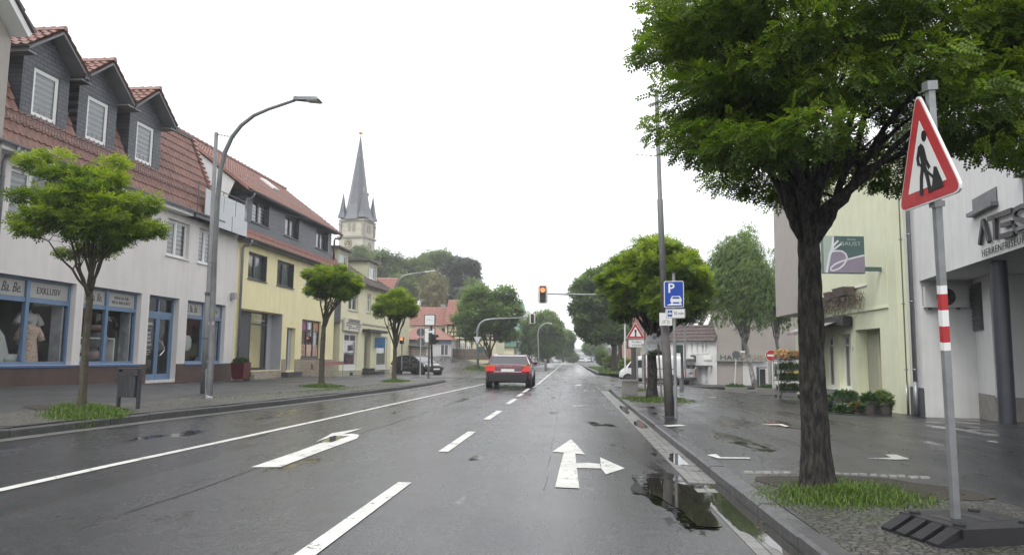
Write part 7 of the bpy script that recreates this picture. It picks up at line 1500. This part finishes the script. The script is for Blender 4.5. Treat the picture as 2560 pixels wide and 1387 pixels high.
def car(name, label, loc, rz, pm, L_=4.0, W_=1.72, H_=1.46, kind='hatch', detail=True, group=None, plate=''):
    o = empty(name, loc, label, 'car', group, rz=rz); h = L_/2; w = W_/2; r = .31
    rear_top = .98 if kind == 'hatch' else .95
    st = [(-h, .42, .88, w*.90), (-h+.05, .30, .95, w*.95), (-h+.3, .24, rear_top, w), (-.6, .22, .95, w), (h*.42, .22, .95, w), (h-.55, .24, .84, w*.97), (h-.14, .28, .72, w*.90), (h, .40, .62, w*.78)]
    mb = MB(); loft(mb, st, bring); sub(mb.build('body', pm, o, smooth=True), 1)
    # dark wheel arches and sills
    for x in (-h+.72, h-.78):
        for sg in (-1, 1):
            mb = MB(); n = 20; mb.add([(x+(r+.06)*math.cos(2*math.pi*k/n), sg*(w-.015)+g_, r+.01+(r+.06)*math.sin(2*math.pi*k/n)) for g_ in (-.2*sg, .018*sg) for k in range(n)], [tuple(range(n)), tuple(range(2*n-1, n-1, -1))]+[(k, (k+1) % n, n+(k+1) % n, n+k) for k in range(n)]); mb.build('wheel_arch', m_black, o); wheel(o, x, sg*(w-.09), r, .2)
    if kind == 'hatch': A = [(-h+.06, .90), (-h+.52, H_-.10), (-h+.85, H_-.015), (-.05, H_), (.38, H_-.07), (h*.60, .90)]
    else: A = [(-h+.16, .93), (-h+.62, H_-.09), (-h+.9, H_-.03), (.1, H_), (.5, H_-.07), (h*.55, .93)]
    wb, wt = w*.90, w*.70; n = len(A)
    wy = lambda z: wb+(wt-wb)*((z-.93)/(H_-.93))
    mb = MB(); mb.add([(x, wy(z), z) for x, z in A]+[(x, -wy(z), z) for x, z in A], [tuple(range(n-1, -1, -1)), tuple(range(n, 2*n))]+[(i, i+1, n+i+1, n+i) for i in range(n-1)]); mb.build('windows', m_cglass, o)
    rf = MB(); e = .012
    R_ = A[1:5]; m = len(R_); rf.add([(x, wy(z)*1.01, z+e) for x, z in R_]+[(x, -wy(z)*1.01, z+e) for x, z in R_], [(i, i+1, m+i+1, m+i) for i in range(m-1)]); 
    for sg in (-1, 1):
        for (p, q) in ((0, 1), (4, 5)): rf.tube([(A[p][0], sg*(wy(A[p][1])+.005), A[p][1]), (A[q][0], sg*(wy(A[q][1])+.005), A[q][1])], .035, 6)
        rf.tube([(x, sg*(wy(z)+.004), z) for x, z in A[1:5]], .03, 6); rf.tube([(-.05, sg*(wb+.004), .93), (-.1, sg*(wt+.01), H_-.02)], .03, 6); rf.tube([(-h+.15, sg*(wb+.0), .93), (h*.56, sg*(wb), .93)], .025, 6)
        if kind == 'hatch': rf.add([(-h+.10, sg*(wb+.006), .93), (-h+.62, sg*(wb+.006), .93), (-h+.80, sg*(wt+.012), H_-.03), (-h+.52, sg*(wt+.02), H_-.10)], [(0, 1, 2, 3)])
    rf.build('roof', pm, o)
    for sg in (-1, 1):
        mb = MB(); mb.lathe([(.02, -.08), (.09, -.05), (.1, .04), (.03, .08)], (.62, sg*(w+.06), .98), 8); mb.build('mirror', pm, o)
        mb = MB(); mb.hexa([(h-.35, sg*w*.95, .62), (h-.02, sg*w*.52, .58), (h-.1, sg*w*.5, .60), (h-.4, sg*w*.8, .6), (h-.42, sg*w*.95, .74), (h-.07, sg*w*.52, .70), (h-.16, sg*w*.5, .72), (h-.45, sg*w*.8, .75)]); mb.build('headlight', m_headl, o)
        mb = MB(); ya, yb = sorted((sg*w*.56, sg*w*.975)); xr = -h-.02; mb.hexa([(xr, ya, .67), (-h+.26, ya, .67), (-h+.26, yb, .67), (xr+.03, yb, .67), (xr+.015, ya, .85), (-h+.26, ya, .87), (-h+.26, yb, .87), (xr+.05, yb, .85)]); mb.build('tail_light', m_taill, o)
        mb = MB(); mb.fbox(Fr((0, 0, 0), (1, 0, 0), (0, sg, 0)), -.04, .03, w-.012, w-.003, .3, .92); mb.build('door_gap', m_black, o)
    mb = MB(); mb.box(h-.035, h+.012, -.26, .26, .40, .50); mb.build('number_plate', m_white, o); pz_ = .52 if kind == 'hatch' else .66; mb = MB(); mb.box(-h-.014, -h+.03, -.26, .26, pz_, pz_+.1); mb.build('number_plate', m_white, o)
    mb = MB(); mb.box(h-.1, h-.005+.008, -w*.42, w*.42, .54, .66); mb.box(h-.1, h-.01, -w*.6, w*.6, .25, .36); mb.build('grille', m_black, o)
    mb = MB(); mb.hexa([(-h-.012, -w*.8, .28), (-h-.012, w*.8, .28), (-h+.3, w*.85, .22), (-h+.3, -w*.85, .22), (-h-.014, -w*.86, .56), (-h-.014, w*.86, .56), (-h+.2, w*1.0, .56), (-h+.2, -w*1.0, .56)]); mb.build('rear_bumper', m_black if kind != 'hatch' else pm, o)
    if kind != 'hatch': mb = MB(); mb.box(-h-.02, -h+.0, -w*.6, w*.6, .64, .665); mb.build('chrome_strip', m_chrome, o)
    return o
m_headl = simple('headlight_lens', (.65, .67, .7), .1, coat=1); m_taill = simple('tail_light_red', (.45, .015, .015), .15, coat=1)
mar = car('parked_car', '', (-2.40, 31.5, 0), R(90), paint('maroon_paint', (.115, .008, .024)), L_=4.5, W_=1.80, H_=1.33, kind='sedan')
mar.name = 'moving_car'; mar['label'] = 'dark maroon car seen from behind waiting ahead in the left lane'
m_brk = simple('lit_brake_light', (.6, .02, .02), .2, emit=((1, .02, .02), .12))
for ch in bpy.data.objects:
    if ch.parent == mar and ch.name.startswith('tail_light'): ch.data.materials[0] = m_brk
m_amb = simple('amber_lens', (.5, .2, .02), .3)
for sg in (-1, 1): mb = MB(); mb.box(-2.262, -2.2, sg*.70-.17, sg*.70+.165, .855, .91); mb.build('indicator', m_amb, mar)
c = DP(1045, 920, 51); car('turning_car', 'black hatchback turning at the crossing beside the cream corner house', (c[0], c[1], -.07), R(4.45-44), paint('black_paint', (.02, .021, .026)), L_=3.97, W_=1.68, H_=1.33)
# white van
c = Vector(DP(1640, 940, 49.5)); vz = -.50; vn = empty('delivery_van', (c.x, c.y, vz), 'white delivery van with dark rear window parked behind the street tree', 'van', rz=R(180+4.45-36)); wp_ = paint('white_paint', (.66, .67, .68))
h, w = 2.45, .95
st = [(-h, .45, 1.90, w*.93), (-h+.1, .36, 1.95, w), (-.5, .34, 1.98, w), (h*.35, .34, 1.96, w), (h*.5, .34, 1.86, w*.97), (h*.74, .34, 1.18, w*.97), (h*.93, .36, .98, w*.9), (h, .42, .75, w*.8)]
mb = MB(); loft(mb, st, bring); sub(mb.build('body', wp_, vn, smooth=True), 1)
for x in (-h+.85, h-.85):
    for sg in (-1, 1):
        mb = MB(); n = 18; mb.add([(x+.4*math.cos(2*math.pi*k/n), sg*(w-.01)+g_, .35+.4*math.sin(2*math.pi*k/n)) for g_ in (-.2*sg, .02*sg) for k in range(n)], [tuple(range(n)), tuple(range(2*n-1, n-1, -1))]+[(k, (k+1) % n, n+(k+1) % n, n+k) for k in range(n)]); mb.build('wheel_arch', m_black, vn); wheel(vn, x, sg*(w-.08), .33, .22)
for sg in (-1, 1):
    mb = MB(); f = Fr((0, sg*w, 0), (1, 0, 0), (0, sg, 0)); mb.fpoly(f, [(h*.18, 1.15), (h*.66, 1.15), (h*.52, 1.62), (h*.18, 1.66)], -.02, .006); mb.build('side_window', m_cglass, vn)
    mb = MB(); mb.fbox(f, -h*.75, h*.1, .0, .012, 1.08, 1.12); mb.fbox(f, -h*.9, h*.9, 0, .014, .36, .48); mb.build('side_rail', m_black, vn)
mb = MB(); mb.hexa([(h*.50, -w*.8, 1.80), (h*.50, w*.8, 1.80), (h*.5, w*.8, 1.7), (h*.5, -w*.8, 1.7), (h*.735, -w*.85, 1.2), (h*.735, w*.85, 1.2), (h*.7, w*.8, 1.18), (h*.7, -w*.8, 1.18)]); mb.build('windscreen', m_cglass, vn)
f = Fr((-h, 0, 0), (0, -1, 0), (-1, 0, 0)); mb = MB(); mb.fpoly(f, rrect(-w*.72, w*.72, 1.15, 1.78, .12), -.02, .012); mb.build('rear_window', m_cglass, vn)
mb = MB(); mb.fbox(f, -w*.92, w*.92, 0, .06, .38, .55); mb.fbox(f, -.01, .01, .013, .018, .55, 1.85); mb.fbox(f, -.3, .3, .013, .03, .80, .86); mb.build('rear_bumper', m_black, vn)
mb = MB(); mb.fbox(f, -.26, .26, .013, .022, .62, .73); mb.build('number_plate', m_white, vn)
for sg in (-1, 1): mb = MB(); mb.fbox(f, sg*w*.9-.05, sg*w*.9+.05, -.02, .02, .62, 1.1); mb.build('tail_light', m_taill, vn)
# far traffic: one master, copied with its parts
def kids(o): return [c for c in bpy.data.objects if c.parent == o]
def copy_tree(o, parent=None):
    c = o.copy(); COL.objects.link(c); c.parent = parent
    for ch in kids(o): copy_tree(ch, c)
    return c
far = car('distant_car', 'white distant car nearest the centre line at the far end of the street', (.7, 205, .0), R(-90), paint('pale_silver_paint', (.55, .56, .57)), group='distant cars at the end of the street')
fl_ = [(3.6, 215, -92, 'second distant car from the left at the far end of the street'), (6.3, 222, -100, 'middle distant car at the far end of the street'), (9.0, 228, -95, 'distant car right of the middle at the far end of the street'), (-3.5, 200, 92, 'distant car at the left of the far end of the street')]
for x, y, a, l in fl_: q_ = copy_tree(far); q_.location = (x, y, 0); q_.rotation_euler = (0, 0, R(a)); q_['label'] = l
bus = empty('distant_van', (4.4, 236, 0), 'pale blue box shaped vehicle behind the distant cars', 'van'); mb = MB(); mb.box(2.4, 7.2, 236, 244, .3, 3.0, 0); mb.box(2.5, 7.1, 235.95, 235.99, 1.5, 2.7, 1); mb.build('body', [m_white, m_curt], bus)
mb = MB()
for x in (3, 6.6): mb.tube([(x, 235.9, .45), (x+.3, 235.9, .45)], .45, 12)
mb.build('wheel', m_tyre, bus)
g = MB(); grid(g, np.linspace(-20, 30, 8), np.linspace(150, 262, 8), lambda x, y: .0); struct(g.build('far_junction', m_road2))
mb = MB(); bl = empty('end_building', (12, 250, 0), 'blue gabled low building closing the end of the street', 'building'); mb.box(-14, 34, 262, 280, 0, 4.6, 0); mb.box(8, 15, 255, 262, 0, 2.2, 1); mb.add([(8, 254.9, 2.2), (15, 254.9, 2.2), (11.5, 254.9, 6.2), (8, 262, 2.2), (15, 262, 2.2), (11.5, 262, 6.2)], [(0, 1, 2), (5, 4, 3), (0, 2, 5, 3), (2, 1, 4, 5)], 1); mb.build('wall', [M('pale_far_render', (.45, .47, .46), .8), M('blue_sheet', (.20, .27, .50), .6)], bl)
mb = MB()
for k in range(14): mb.box(-12+k*3.2, -10.4+k*3.2, 261.9, 261.97, 1.2, 3.2)
mb.build('window', m_curtd, bl)
# overhead wires
def wire(name, label, p0, p1, sag, r=.004, n=24):
    P = []; 
    for i in range(n+1): t = i/n; p = Vector(p0).lerp(Vector(p1), t); p.z -= sag*4*t*(1-t); P.append(p)
    mb = MB(); mb.tube(P, r, 4); return tag(mb.build(name, m_wire, None, origin=tuple(P[n//2])), label, 'wire')
m_wire = simple('thin_cable', (.3, .3, .3), .6)
lt_ = DP(541, 336, 19.6); rt_ = DP(1645, 390, 15.05)
wire('overhead_wire', 'thin overhead wire running from the left steel pole across the road', lt_, rt_, .35, .0035)
wire('overhead_wire', 'lower thin wire crossing the road behind the upper one', DP(535, 500, 19.6), (10, 60, 9), .8, .004)
mb = MB(); a = Vector(lt_); b = a.lerp(Vector(rt_), .055)+Vector((0, 0, -.06))
for k in range(6): p = a.lerp(b, (k+.5)/6); mb.tube([p, a.lerp(b, (k+1)/6)], [.02, .01], 6)
tag(mb.build('wire_tensioner', m_zincd, None, origin=tuple(a)), 'dark chain tensioner where the wire meets the left pole', 'fitting')
mb = MB(); a = Vector(rt_); b = a.lerp(Vector(lt_), .04)
for k in range(5): p = a.lerp(b, (k+.3)/5); mb.tube([p, a.lerp(b, (k+.9)/5)], [.012, .006], 6)
tag(mb.build('wire_tensioner', m_zincd, None, origin=tuple(a)), 'small tensioner where the wire meets the leaning right pole', 'fitting')
# ================= trees and greenery =================
DEP = lambda b: b[1]*.997-b[0]*.0776
def tpx(name, bx, by, bz, box, yf, r, ncl, ns, tm, leaf, bark, label, seed, depth=None, k=.80, ry=1., **kw):
    if depth: b = DP(bx, by, depth)
    else: b = G(bx, by, bz)
    d = DEP(b); x0, x1, y0, y1 = box; cc = DP((x0+x1)/2, (y0+y1)/2, d); rx = (x1-x0)/2*d/1850*k; rz = (y1-y0)/2*d/1850*k
    zf = DP(bx, yf, d)[2]-b[2]; fx = DP(bx, yf, d)
    return tree(name, b, zf, r, cc, (rx, rx*ry, rz), ncl, ns, tm, leaf, bark, label, seed=seed, **kw)
T_near = pinnate2(5, .165, .046, .024); T_rob = pinnate(3, .15, .07, .035); T_mid = spray(5, .16, .11, .055, 2); T_far = spray(4, .4, .30, .19, 4); T_lin = spray(5, .28, .2, .13, 5)
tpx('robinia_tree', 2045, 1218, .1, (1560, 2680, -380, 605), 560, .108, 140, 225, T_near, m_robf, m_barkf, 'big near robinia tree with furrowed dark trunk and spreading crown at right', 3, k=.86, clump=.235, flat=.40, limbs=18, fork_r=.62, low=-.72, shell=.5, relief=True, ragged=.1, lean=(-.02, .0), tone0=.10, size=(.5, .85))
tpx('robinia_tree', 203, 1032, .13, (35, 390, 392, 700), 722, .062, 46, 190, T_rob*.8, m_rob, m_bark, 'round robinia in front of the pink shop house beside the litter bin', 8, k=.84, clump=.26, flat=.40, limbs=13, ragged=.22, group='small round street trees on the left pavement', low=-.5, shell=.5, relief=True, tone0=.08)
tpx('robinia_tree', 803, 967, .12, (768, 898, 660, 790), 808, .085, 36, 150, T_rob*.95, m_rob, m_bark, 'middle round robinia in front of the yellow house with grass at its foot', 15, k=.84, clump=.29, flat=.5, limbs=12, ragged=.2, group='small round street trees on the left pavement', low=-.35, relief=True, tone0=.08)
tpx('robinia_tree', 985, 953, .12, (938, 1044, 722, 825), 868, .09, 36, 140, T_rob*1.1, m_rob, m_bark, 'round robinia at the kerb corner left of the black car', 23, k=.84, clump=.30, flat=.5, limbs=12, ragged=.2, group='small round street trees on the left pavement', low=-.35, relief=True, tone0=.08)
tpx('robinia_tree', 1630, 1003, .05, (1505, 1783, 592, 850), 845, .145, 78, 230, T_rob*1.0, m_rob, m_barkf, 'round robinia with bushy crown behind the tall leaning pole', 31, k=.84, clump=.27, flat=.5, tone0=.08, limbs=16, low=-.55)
tpx('maple_tree', 1225, 925, .1, (1146, 1303, 706, 888), 895, .16, 46, 200, T_lin, m_lin, m_bark, 'large round maple behind the curved signal mast', 41, depth=66, k=.84, clump=.34, flat=.7, limbs=10, low=-.6, ragged=.2)
tpx('street_tree', 1370, 906, 0, (1306, 1408, 776, 893), 885, .2, 40, 210, T_far, m_lin, m_bark, 'round tree left of the far road, nearest of two', 43, depth=98, k=.84, clump=.36, flat=.8, limbs=8, low=-.9, twigs=False)
tpx('street_tree', 1408, 904, 0, (1388, 1430, 815, 893), 885, .2, 26, 160, T_far, m_lin, m_bark, 'darker round tree left of the far road, behind the nearer one', 44, depth=135, k=.84, clump=.4, flat=.8, limbs=8, low=-.9, twigs=False)
tpx('street_tree', 1536, 925, .1, (1436, 1570, 655, 880), 860, .26, 50, 230, T_lin, m_lin, m_bark, 'dark tall tree right of the far road behind the leaning pole', 47, depth=62, k=.84, clump=.36, flat=.75, limbs=12, low=-.85, tone0=-.15)
tpx('street_tree', 1550, 922, .1, (1500, 1600, 640, 860), 860, .2, 34, 200, T_lin, m_lin, m_bark, 'second dark tree right of the far road, trunk close to its neighbour', 49, depth=70, k=.84, clump=.4, flat=.75, limbs=8, low=-.85, tone0=-.15)
tpx('street_tree', 1478, 903, .0, (1456, 1502, 846, 890), 890, .12, 18, 130, T_far, m_bir, m_bark, 'small yellow green tree far down the street', 51, depth=150, k=.84, clump=.4, flat=.8, limbs=5, low=-.7, twigs=False, tone0=.1)
tpx('birch_tree', 1888, 966, -.3, (1762, 1938, 562, 820), 850, .14, 80, 210, T_mid, m_bir, m_birch, 'drooping birch with leaning spotted trunk before the salon sign', 61, depth=42, k=.82, clump=.28, flat=1., limbs=18, low=-.6, hang=1.6, lean=(-.55, 0))
tpx('birch_tree', 1965, 962, -.3, (1900, 2010, 600, 850), 850, .12, 34, 170, T_mid, m_bir, m_birch, 'second birch behind the poster board, half hidden by the near trunk', 63, depth=44, k=.82, clump=.32, flat=1., limbs=12, low=-.6, hang=1.0, tone0=-.15, lean=(-.5, 0))
tpx('birch_tree', 1078, 905, 0, (1042, 1122, 655, 800), 770, .12, 30, 70, T_mid*1.6, m_dry, m_birch, 'thin leaved pale birch rising behind the square clock', 65, depth=82, k=.85, clump=.3, flat=1.1, limbs=26, low=-.8, hang=1.2, fork_r=.4, tone0=.0)
# hill trees far behind
HT = [(905, 662, 95, 86, 120, m_hillt, 'leafy hill tree just below the church tower'), (965, 690, 110, 110, 112, m_hillt, 'broad hill tree right of the church tower foot'), (1030, 700, 110, 110, 116, m_hillt, 'grey green hill tree behind the thin birch'), (1000, 735, 90, 110, 100, m_hillt, 'lower hill tree behind the cream corner house'),
      (1092, 690, 95, 120, 118, m_hillt, 'tallest pale green hill tree with open top'), (1150, 705, 100, 130, 112, m_copper, 'dark copper leaved tree above the half timbered house'), (1180, 760, 80, 110, 104, m_hillt, 'green hill tree between copper tree and maple'), (1110, 760, 90, 90, 106, m_copper, 'dark bush tree right above the red roofs')]
for i, (x, y, w, h, d, m_, l) in enumerate(HT):
    cc = Vector(DP(x, y, d)); zg = hill(cc.x, cc.y); hh = cc.z-zg
    tree('hill_tree', (cc.x, cc.y, zg), max(1.5, hh*.55), .3, cc, (w/2*d/1850*.86, w/2*d/1850*.86, h/2*d/1850*.86), 34, 150, T_far*1.15, m_, m_bark, l, seed=70+i, group='trees on the hill behind the houses', clump=.36, flat=.75, limbs=8, low=-.7, twigs=False, tone0=-.05 if i % 2 else .05)
# hedge foot of hill + shrubs
def bush(px, py, w, h, d, mat, label, seed, n=900, tm=None, base=None):
    c = Vector(DP(px, py, d)); o = empty('shrub', (c.x, c.y, c.z-h/2*d/1850), label, 'shrub'); leaf_ball('foliage', o, c, (w/2*d/1850, w/2*d/1850, h/2*d/1850), n, tm if tm is not None else T_lin, mat, seed=seed); mb = MB(); mb.tube([(c.x, c.y, c.z-h/2*d/1850-.1), (c.x, c.y, c.z)], .05, 6); mb.build('stem', m_bark, o); return o
bush(1535, 905, 46, 26, 72, m_lin, 'low dark shrub at the foot of the far right trees', 1); bush(1505, 893, 26, 34, 84, m_lin, 'upright shrub left of the far right trees', 2); bush(1566, 914, 22, 18, 58, m_bir, 'small bright shrub left of the white van', 3)
bush(1290, 903, 50, 22, 88, m_lin, 'dark hedge shrub behind the maroon car roof', 4); bush(1430, 893, 30, 18, 160, m_hillt, 'hazy shrub far at the end of the left side', 5, tm=T_far)
for i, x in enumerate(range(1420, 1560, 14)): pass
tree('street_tree', (14, 240, 0), 3, .2, (14, 240, 5.5), (4, 4, 3.5), 24, 120, T_far*1.3, m_hillt, m_bark, 'faded tree at the very end of the street on the right', seed=90, clump=.4, limbs=4, twigs=False)
tree('street_tree', (-6, 250, 0), 3, .2, (-6, 250, 5.5), (5, 4, 3.5), 24, 120, T_far*1.3, m_hillt, m_bark, 'faded tree at the very end of the street on the left', seed=91, clump=.4, limbs=4, twigs=False)
# grass
def grass(name, label, pts, zf, n, hgt, w, mat, seed):
    rg = np.random.default_rng(seed); P = np.array(pts); 
    c = P.mean(0); k = rg.integers(0, len(P), n); a = P[k]; b = P[(k+1) % len(P)]; t = rg.uniform(0, 1, (n, 1)); e = a+(b-a)*t; s = rg.uniform(0, 1, (n, 1))**.7*rg.uniform(.75, 1.25, (n, 1)); xy = c+(e-c)*s+rg.normal(0, .03, (n, 2))
    z = np.array([zf(x, y) for x, y in xy]); ang = rg.uniform(0, 2*math.pi, n); lean = rg.uniform(.15, .9, n); hh = hgt*rg.uniform(.35, 1.2, n)*(1.1-.7*s[:, 0]); dx, dy = np.cos(ang), np.sin(ang)
    V = np.zeros((n, 2, 4, 3)); wx, wy = -dy*w/2, dx*w/2
    def put(i, j, f, u, ww): V[:, i, j, 0] = xy[:, 0]+dx*f*lean*hh+wx*ww; V[:, i, j, 1] = xy[:, 1]+dy*f*lean*hh+wy*ww; V[:, i, j, 2] = z+hh*u
    put(0, 0, 0, 0, -1); put(0, 1, 0, 0, 1); put(0, 2, .3, .62, .8); put(0, 3, .3, .62, -.8)
    put(1, 0, .3, .62, -.8); put(1, 1, .3, .62, .8); put(1, 2, 1, .95, .1); put(1, 3, 1, .95, -.1)
    tone = np.repeat(np.clip(rg.normal(.5, .3, n), 0, 1), 2); o = fast_mesh(name, V.reshape(-1, 3), 4, mat, tone, None); tag(o, label, 'grass', kind='stuff'); return o
def ell(cx, cy, rx, ry, seed): return blob(cx, cy, rx, ry, seed, n=20, rough=.25)
b = G(2045, 1218, .1); zR = lambda x, y: zrp(x, y)+.004
grass('grass', 'bright grass around the foot of the near robinia', [G(x, y, .1)[:2] for x, y in ((1905, 1240), (1925, 1222), (2000, 1205), (2100, 1200), (2200, 1208), (2260, 1222), (2330, 1245), (2335, 1262), (2270, 1272), (2150, 1275), (2040, 1272), (1950, 1262))], zR, 5500, .085, .007, m_grass, 1)
grass('grass', 'sparse grass and weeds between the cobbles near the roadworks sign', [G(x, y, .1)[:2] for x, y in ((1870, 1200), (2360, 1205), (2420, 1260), (2300, 1300), (2000, 1290), (1900, 1250))], zR, 900, .03, .006, m_grass, 2)
zL = lambda x, y: zlp(x, y)+.004
grass('grass', 'bright grass around the first robinia by the litter bin', [G(x, y, .13)[:2] for x, y in ((105, 1040), (140, 1022), (200, 1018), (260, 1020), (315, 1028), (318, 1036), (290, 1046), (200, 1050), (130, 1050))], zL, 6000, .14, .012, m_grass, 3)
grass('grass', 'weeds growing out of the left kerb joint', [(-7.74, 11.0), (-7.66, 11.5), (-7.7, 12)], lambda x, y: .02, 260, .13, .01, m_grass, 4)
c = G(803, 968, .12); grass('grass', 'grass tuft around the middle robinia', ell(c[0]+.1, c[1]-.2, .75, .9, 5), zL, 2600, .13, .02, m_grass, 5)
c = G(985, 954, .12); grass('grass', 'grass tuft around the robinia at the kerb corner', ell(c[0]+.1, c[1]-.2, .6, .9, 6), zL, 2000, .13, .025, m_grass, 6)
c = G(1630, 1003, .05); grass('grass', 'grass strip at the foot of the bushy robinia', ell(c[0]+.1, c[1]-.3, .85, 1.6, 7), zR, 3500, .10, .015, m_grass, 7)
c = G(1590, 975, .05); grass('grass', 'thin grass by the concrete block', ell(c[0]-.1, c[1]-1, .4, 1.8, 8), zR, 900, .08, .015, m_grass, 8)
grass('grass', 'moss and weeds scattered on the left cobbled strip', [(-7.7, 14), (-6.8, 19), (-6.2, 26), (-6.0, 33), (-7.0, 33), (-7.6, 25), (-8.3, 19), (-9.1, 14)], zL, 2600, .03, .015, m_grass, 9)
grass('grass', 'rough verge grass beside the far right trees', [(2.6, 57), (5, 57), (5, 100), (2.6, 100)], lambda x, y: .12, 5000, .25, .07, m_grass, 10)
grass('grass', 'grass island at the foot of the signal mast', [(-8.8, 60), (-5.5, 60), (-5.3, 68), (-9, 68)], lambda x, y: zroad(x, y), 2600, .18, .06, m_grass, 11)
m_soil = M('bare_soil', (.035, .028, .018), .8, var=.4, ns=14, b=.8, bs=50, bd=.01)
for ell_, zf_, mz in ((ell(2.62, 6.95, .85, .55, 12), zrp, .010), (ell(-8.95, 13.1, .85, .62, 13), zlp, .010), (ell(-8.65, 25.6, .7, .8, 14), zlp, .012), (ell(2.4, 21.2, .8, 1.3, 15), zrp, .012)):
    q_ = MB(); c_x = sum(p[0] for p in ell_)/len(ell_); c_y = sum(p[1] for p in ell_)/len(ell_); P_ = [(x, y, zf_(x, y)+mz) for x, y in ell_]; q_.add([(c_x, c_y, zf_(c_x, c_y)+mz+.012)]+P_, [(0, i+1, (i+1) % len(P_)+1) for i in range(len(P_))]); struct(q_.build('soil', m_soil))
# stones edging the tree pit, fallen leaves
rg = random.Random(2); m_ps = M('pale_cobble', (.30, .29, .27), .4, var=.3, ns=12, b=.3); mb = MB(); x = 1.72
while x < 3.4:
    w = rg.uniform(.07, .11); y = 7.62-.12*(x-2.4)**2+rg.uniform(-.015, .015); z = zrp(x, y)
    if not 2.15 < x < 2.45: mb.hexa([(x, y, z-.02), (x+w*.9, y, z-.02), (x+w*.9, y+.08, z-.02), (x, y+.08, z-.02), (x+.01, y+.01, z+.018), (x+w*.8, y+.01, z+.022), (x+w*.8, y+.07, z+.018), (x+.01, y+.07, z+.015)])
    x += w
struct(mb.build('tree_pit_edging', m_ps))
m_fl = leafmat('fallen_leaves', (.05, .035, .012), (.12, .10, .025), (.2, .2, .04), .2)
def litter(pts, zf, n, label, seed):
    rg = np.random.default_rng(seed); P = np.array(pts); xy = np.stack([rg.uniform(P[:, 0].min(), P[:, 0].max(), n), rg.uniform(P[:, 1].min(), P[:, 1].max(), n)], 1); a = rg.uniform(0, 6.28, n); s = rg.uniform(.008, .022, n); V = np.zeros((n, 4, 3))
    for j, (u, w) in enumerate(((-1, 0), (0, .5), (1, 0), (0, -.5))): V[:, j, 0] = xy[:, 0]+s*(u*np.cos(a)-w*np.sin(a)); V[:, j, 1] = xy[:, 1]+s*(u*np.sin(a)+w*np.cos(a)); V[:, j, 2] = [zf(x, y)+.014+.006*(j % 2) for x, y in xy]
    tag(fast_mesh('fallen_leaves', V.reshape(-1, 3), 4, m_fl, rg.uniform(0, 1, n), None), label, 'leaf litter', kind='stuff')
litter([(1.1, 5), (5.5, 13)], lambda x, y: zrp(x, y) if x > 1.6 else (.1 if x > 1.45 else 0), 500, 'small fallen leaves on the kerb, gutter and paving under the near robinia', 3)
litter([(-9.5, 11.5), (-7.9, 20)], lambda x, y: zlp(x, y), 350, 'small fallen leaves on the left cobbled strip', 4)
# ---- tidy
for o in bpy.data.objects:
    if '_w' in o: del o['_w']
# thin wet air
m, n, p, o = newmat('thin_mist'); n.nodes.remove(p); pv = node(n, 'VolumePrincipled'); pv.inputs['Density'].default_value = .0013; pv.inputs['Color'].default_value = (.96, .97, 1, 1); pv.inputs['Anisotropy'].default_value = .2
n.links.new(pv.outputs[0], o.inputs['Volume'])
hz = MB(); hz.box(-300, 300, -40, 420, -4, 62); struct(hz.build('haze', m), 'stuff')
for o in bpy.data.objects:
    if '_w' in o: del o['_w']
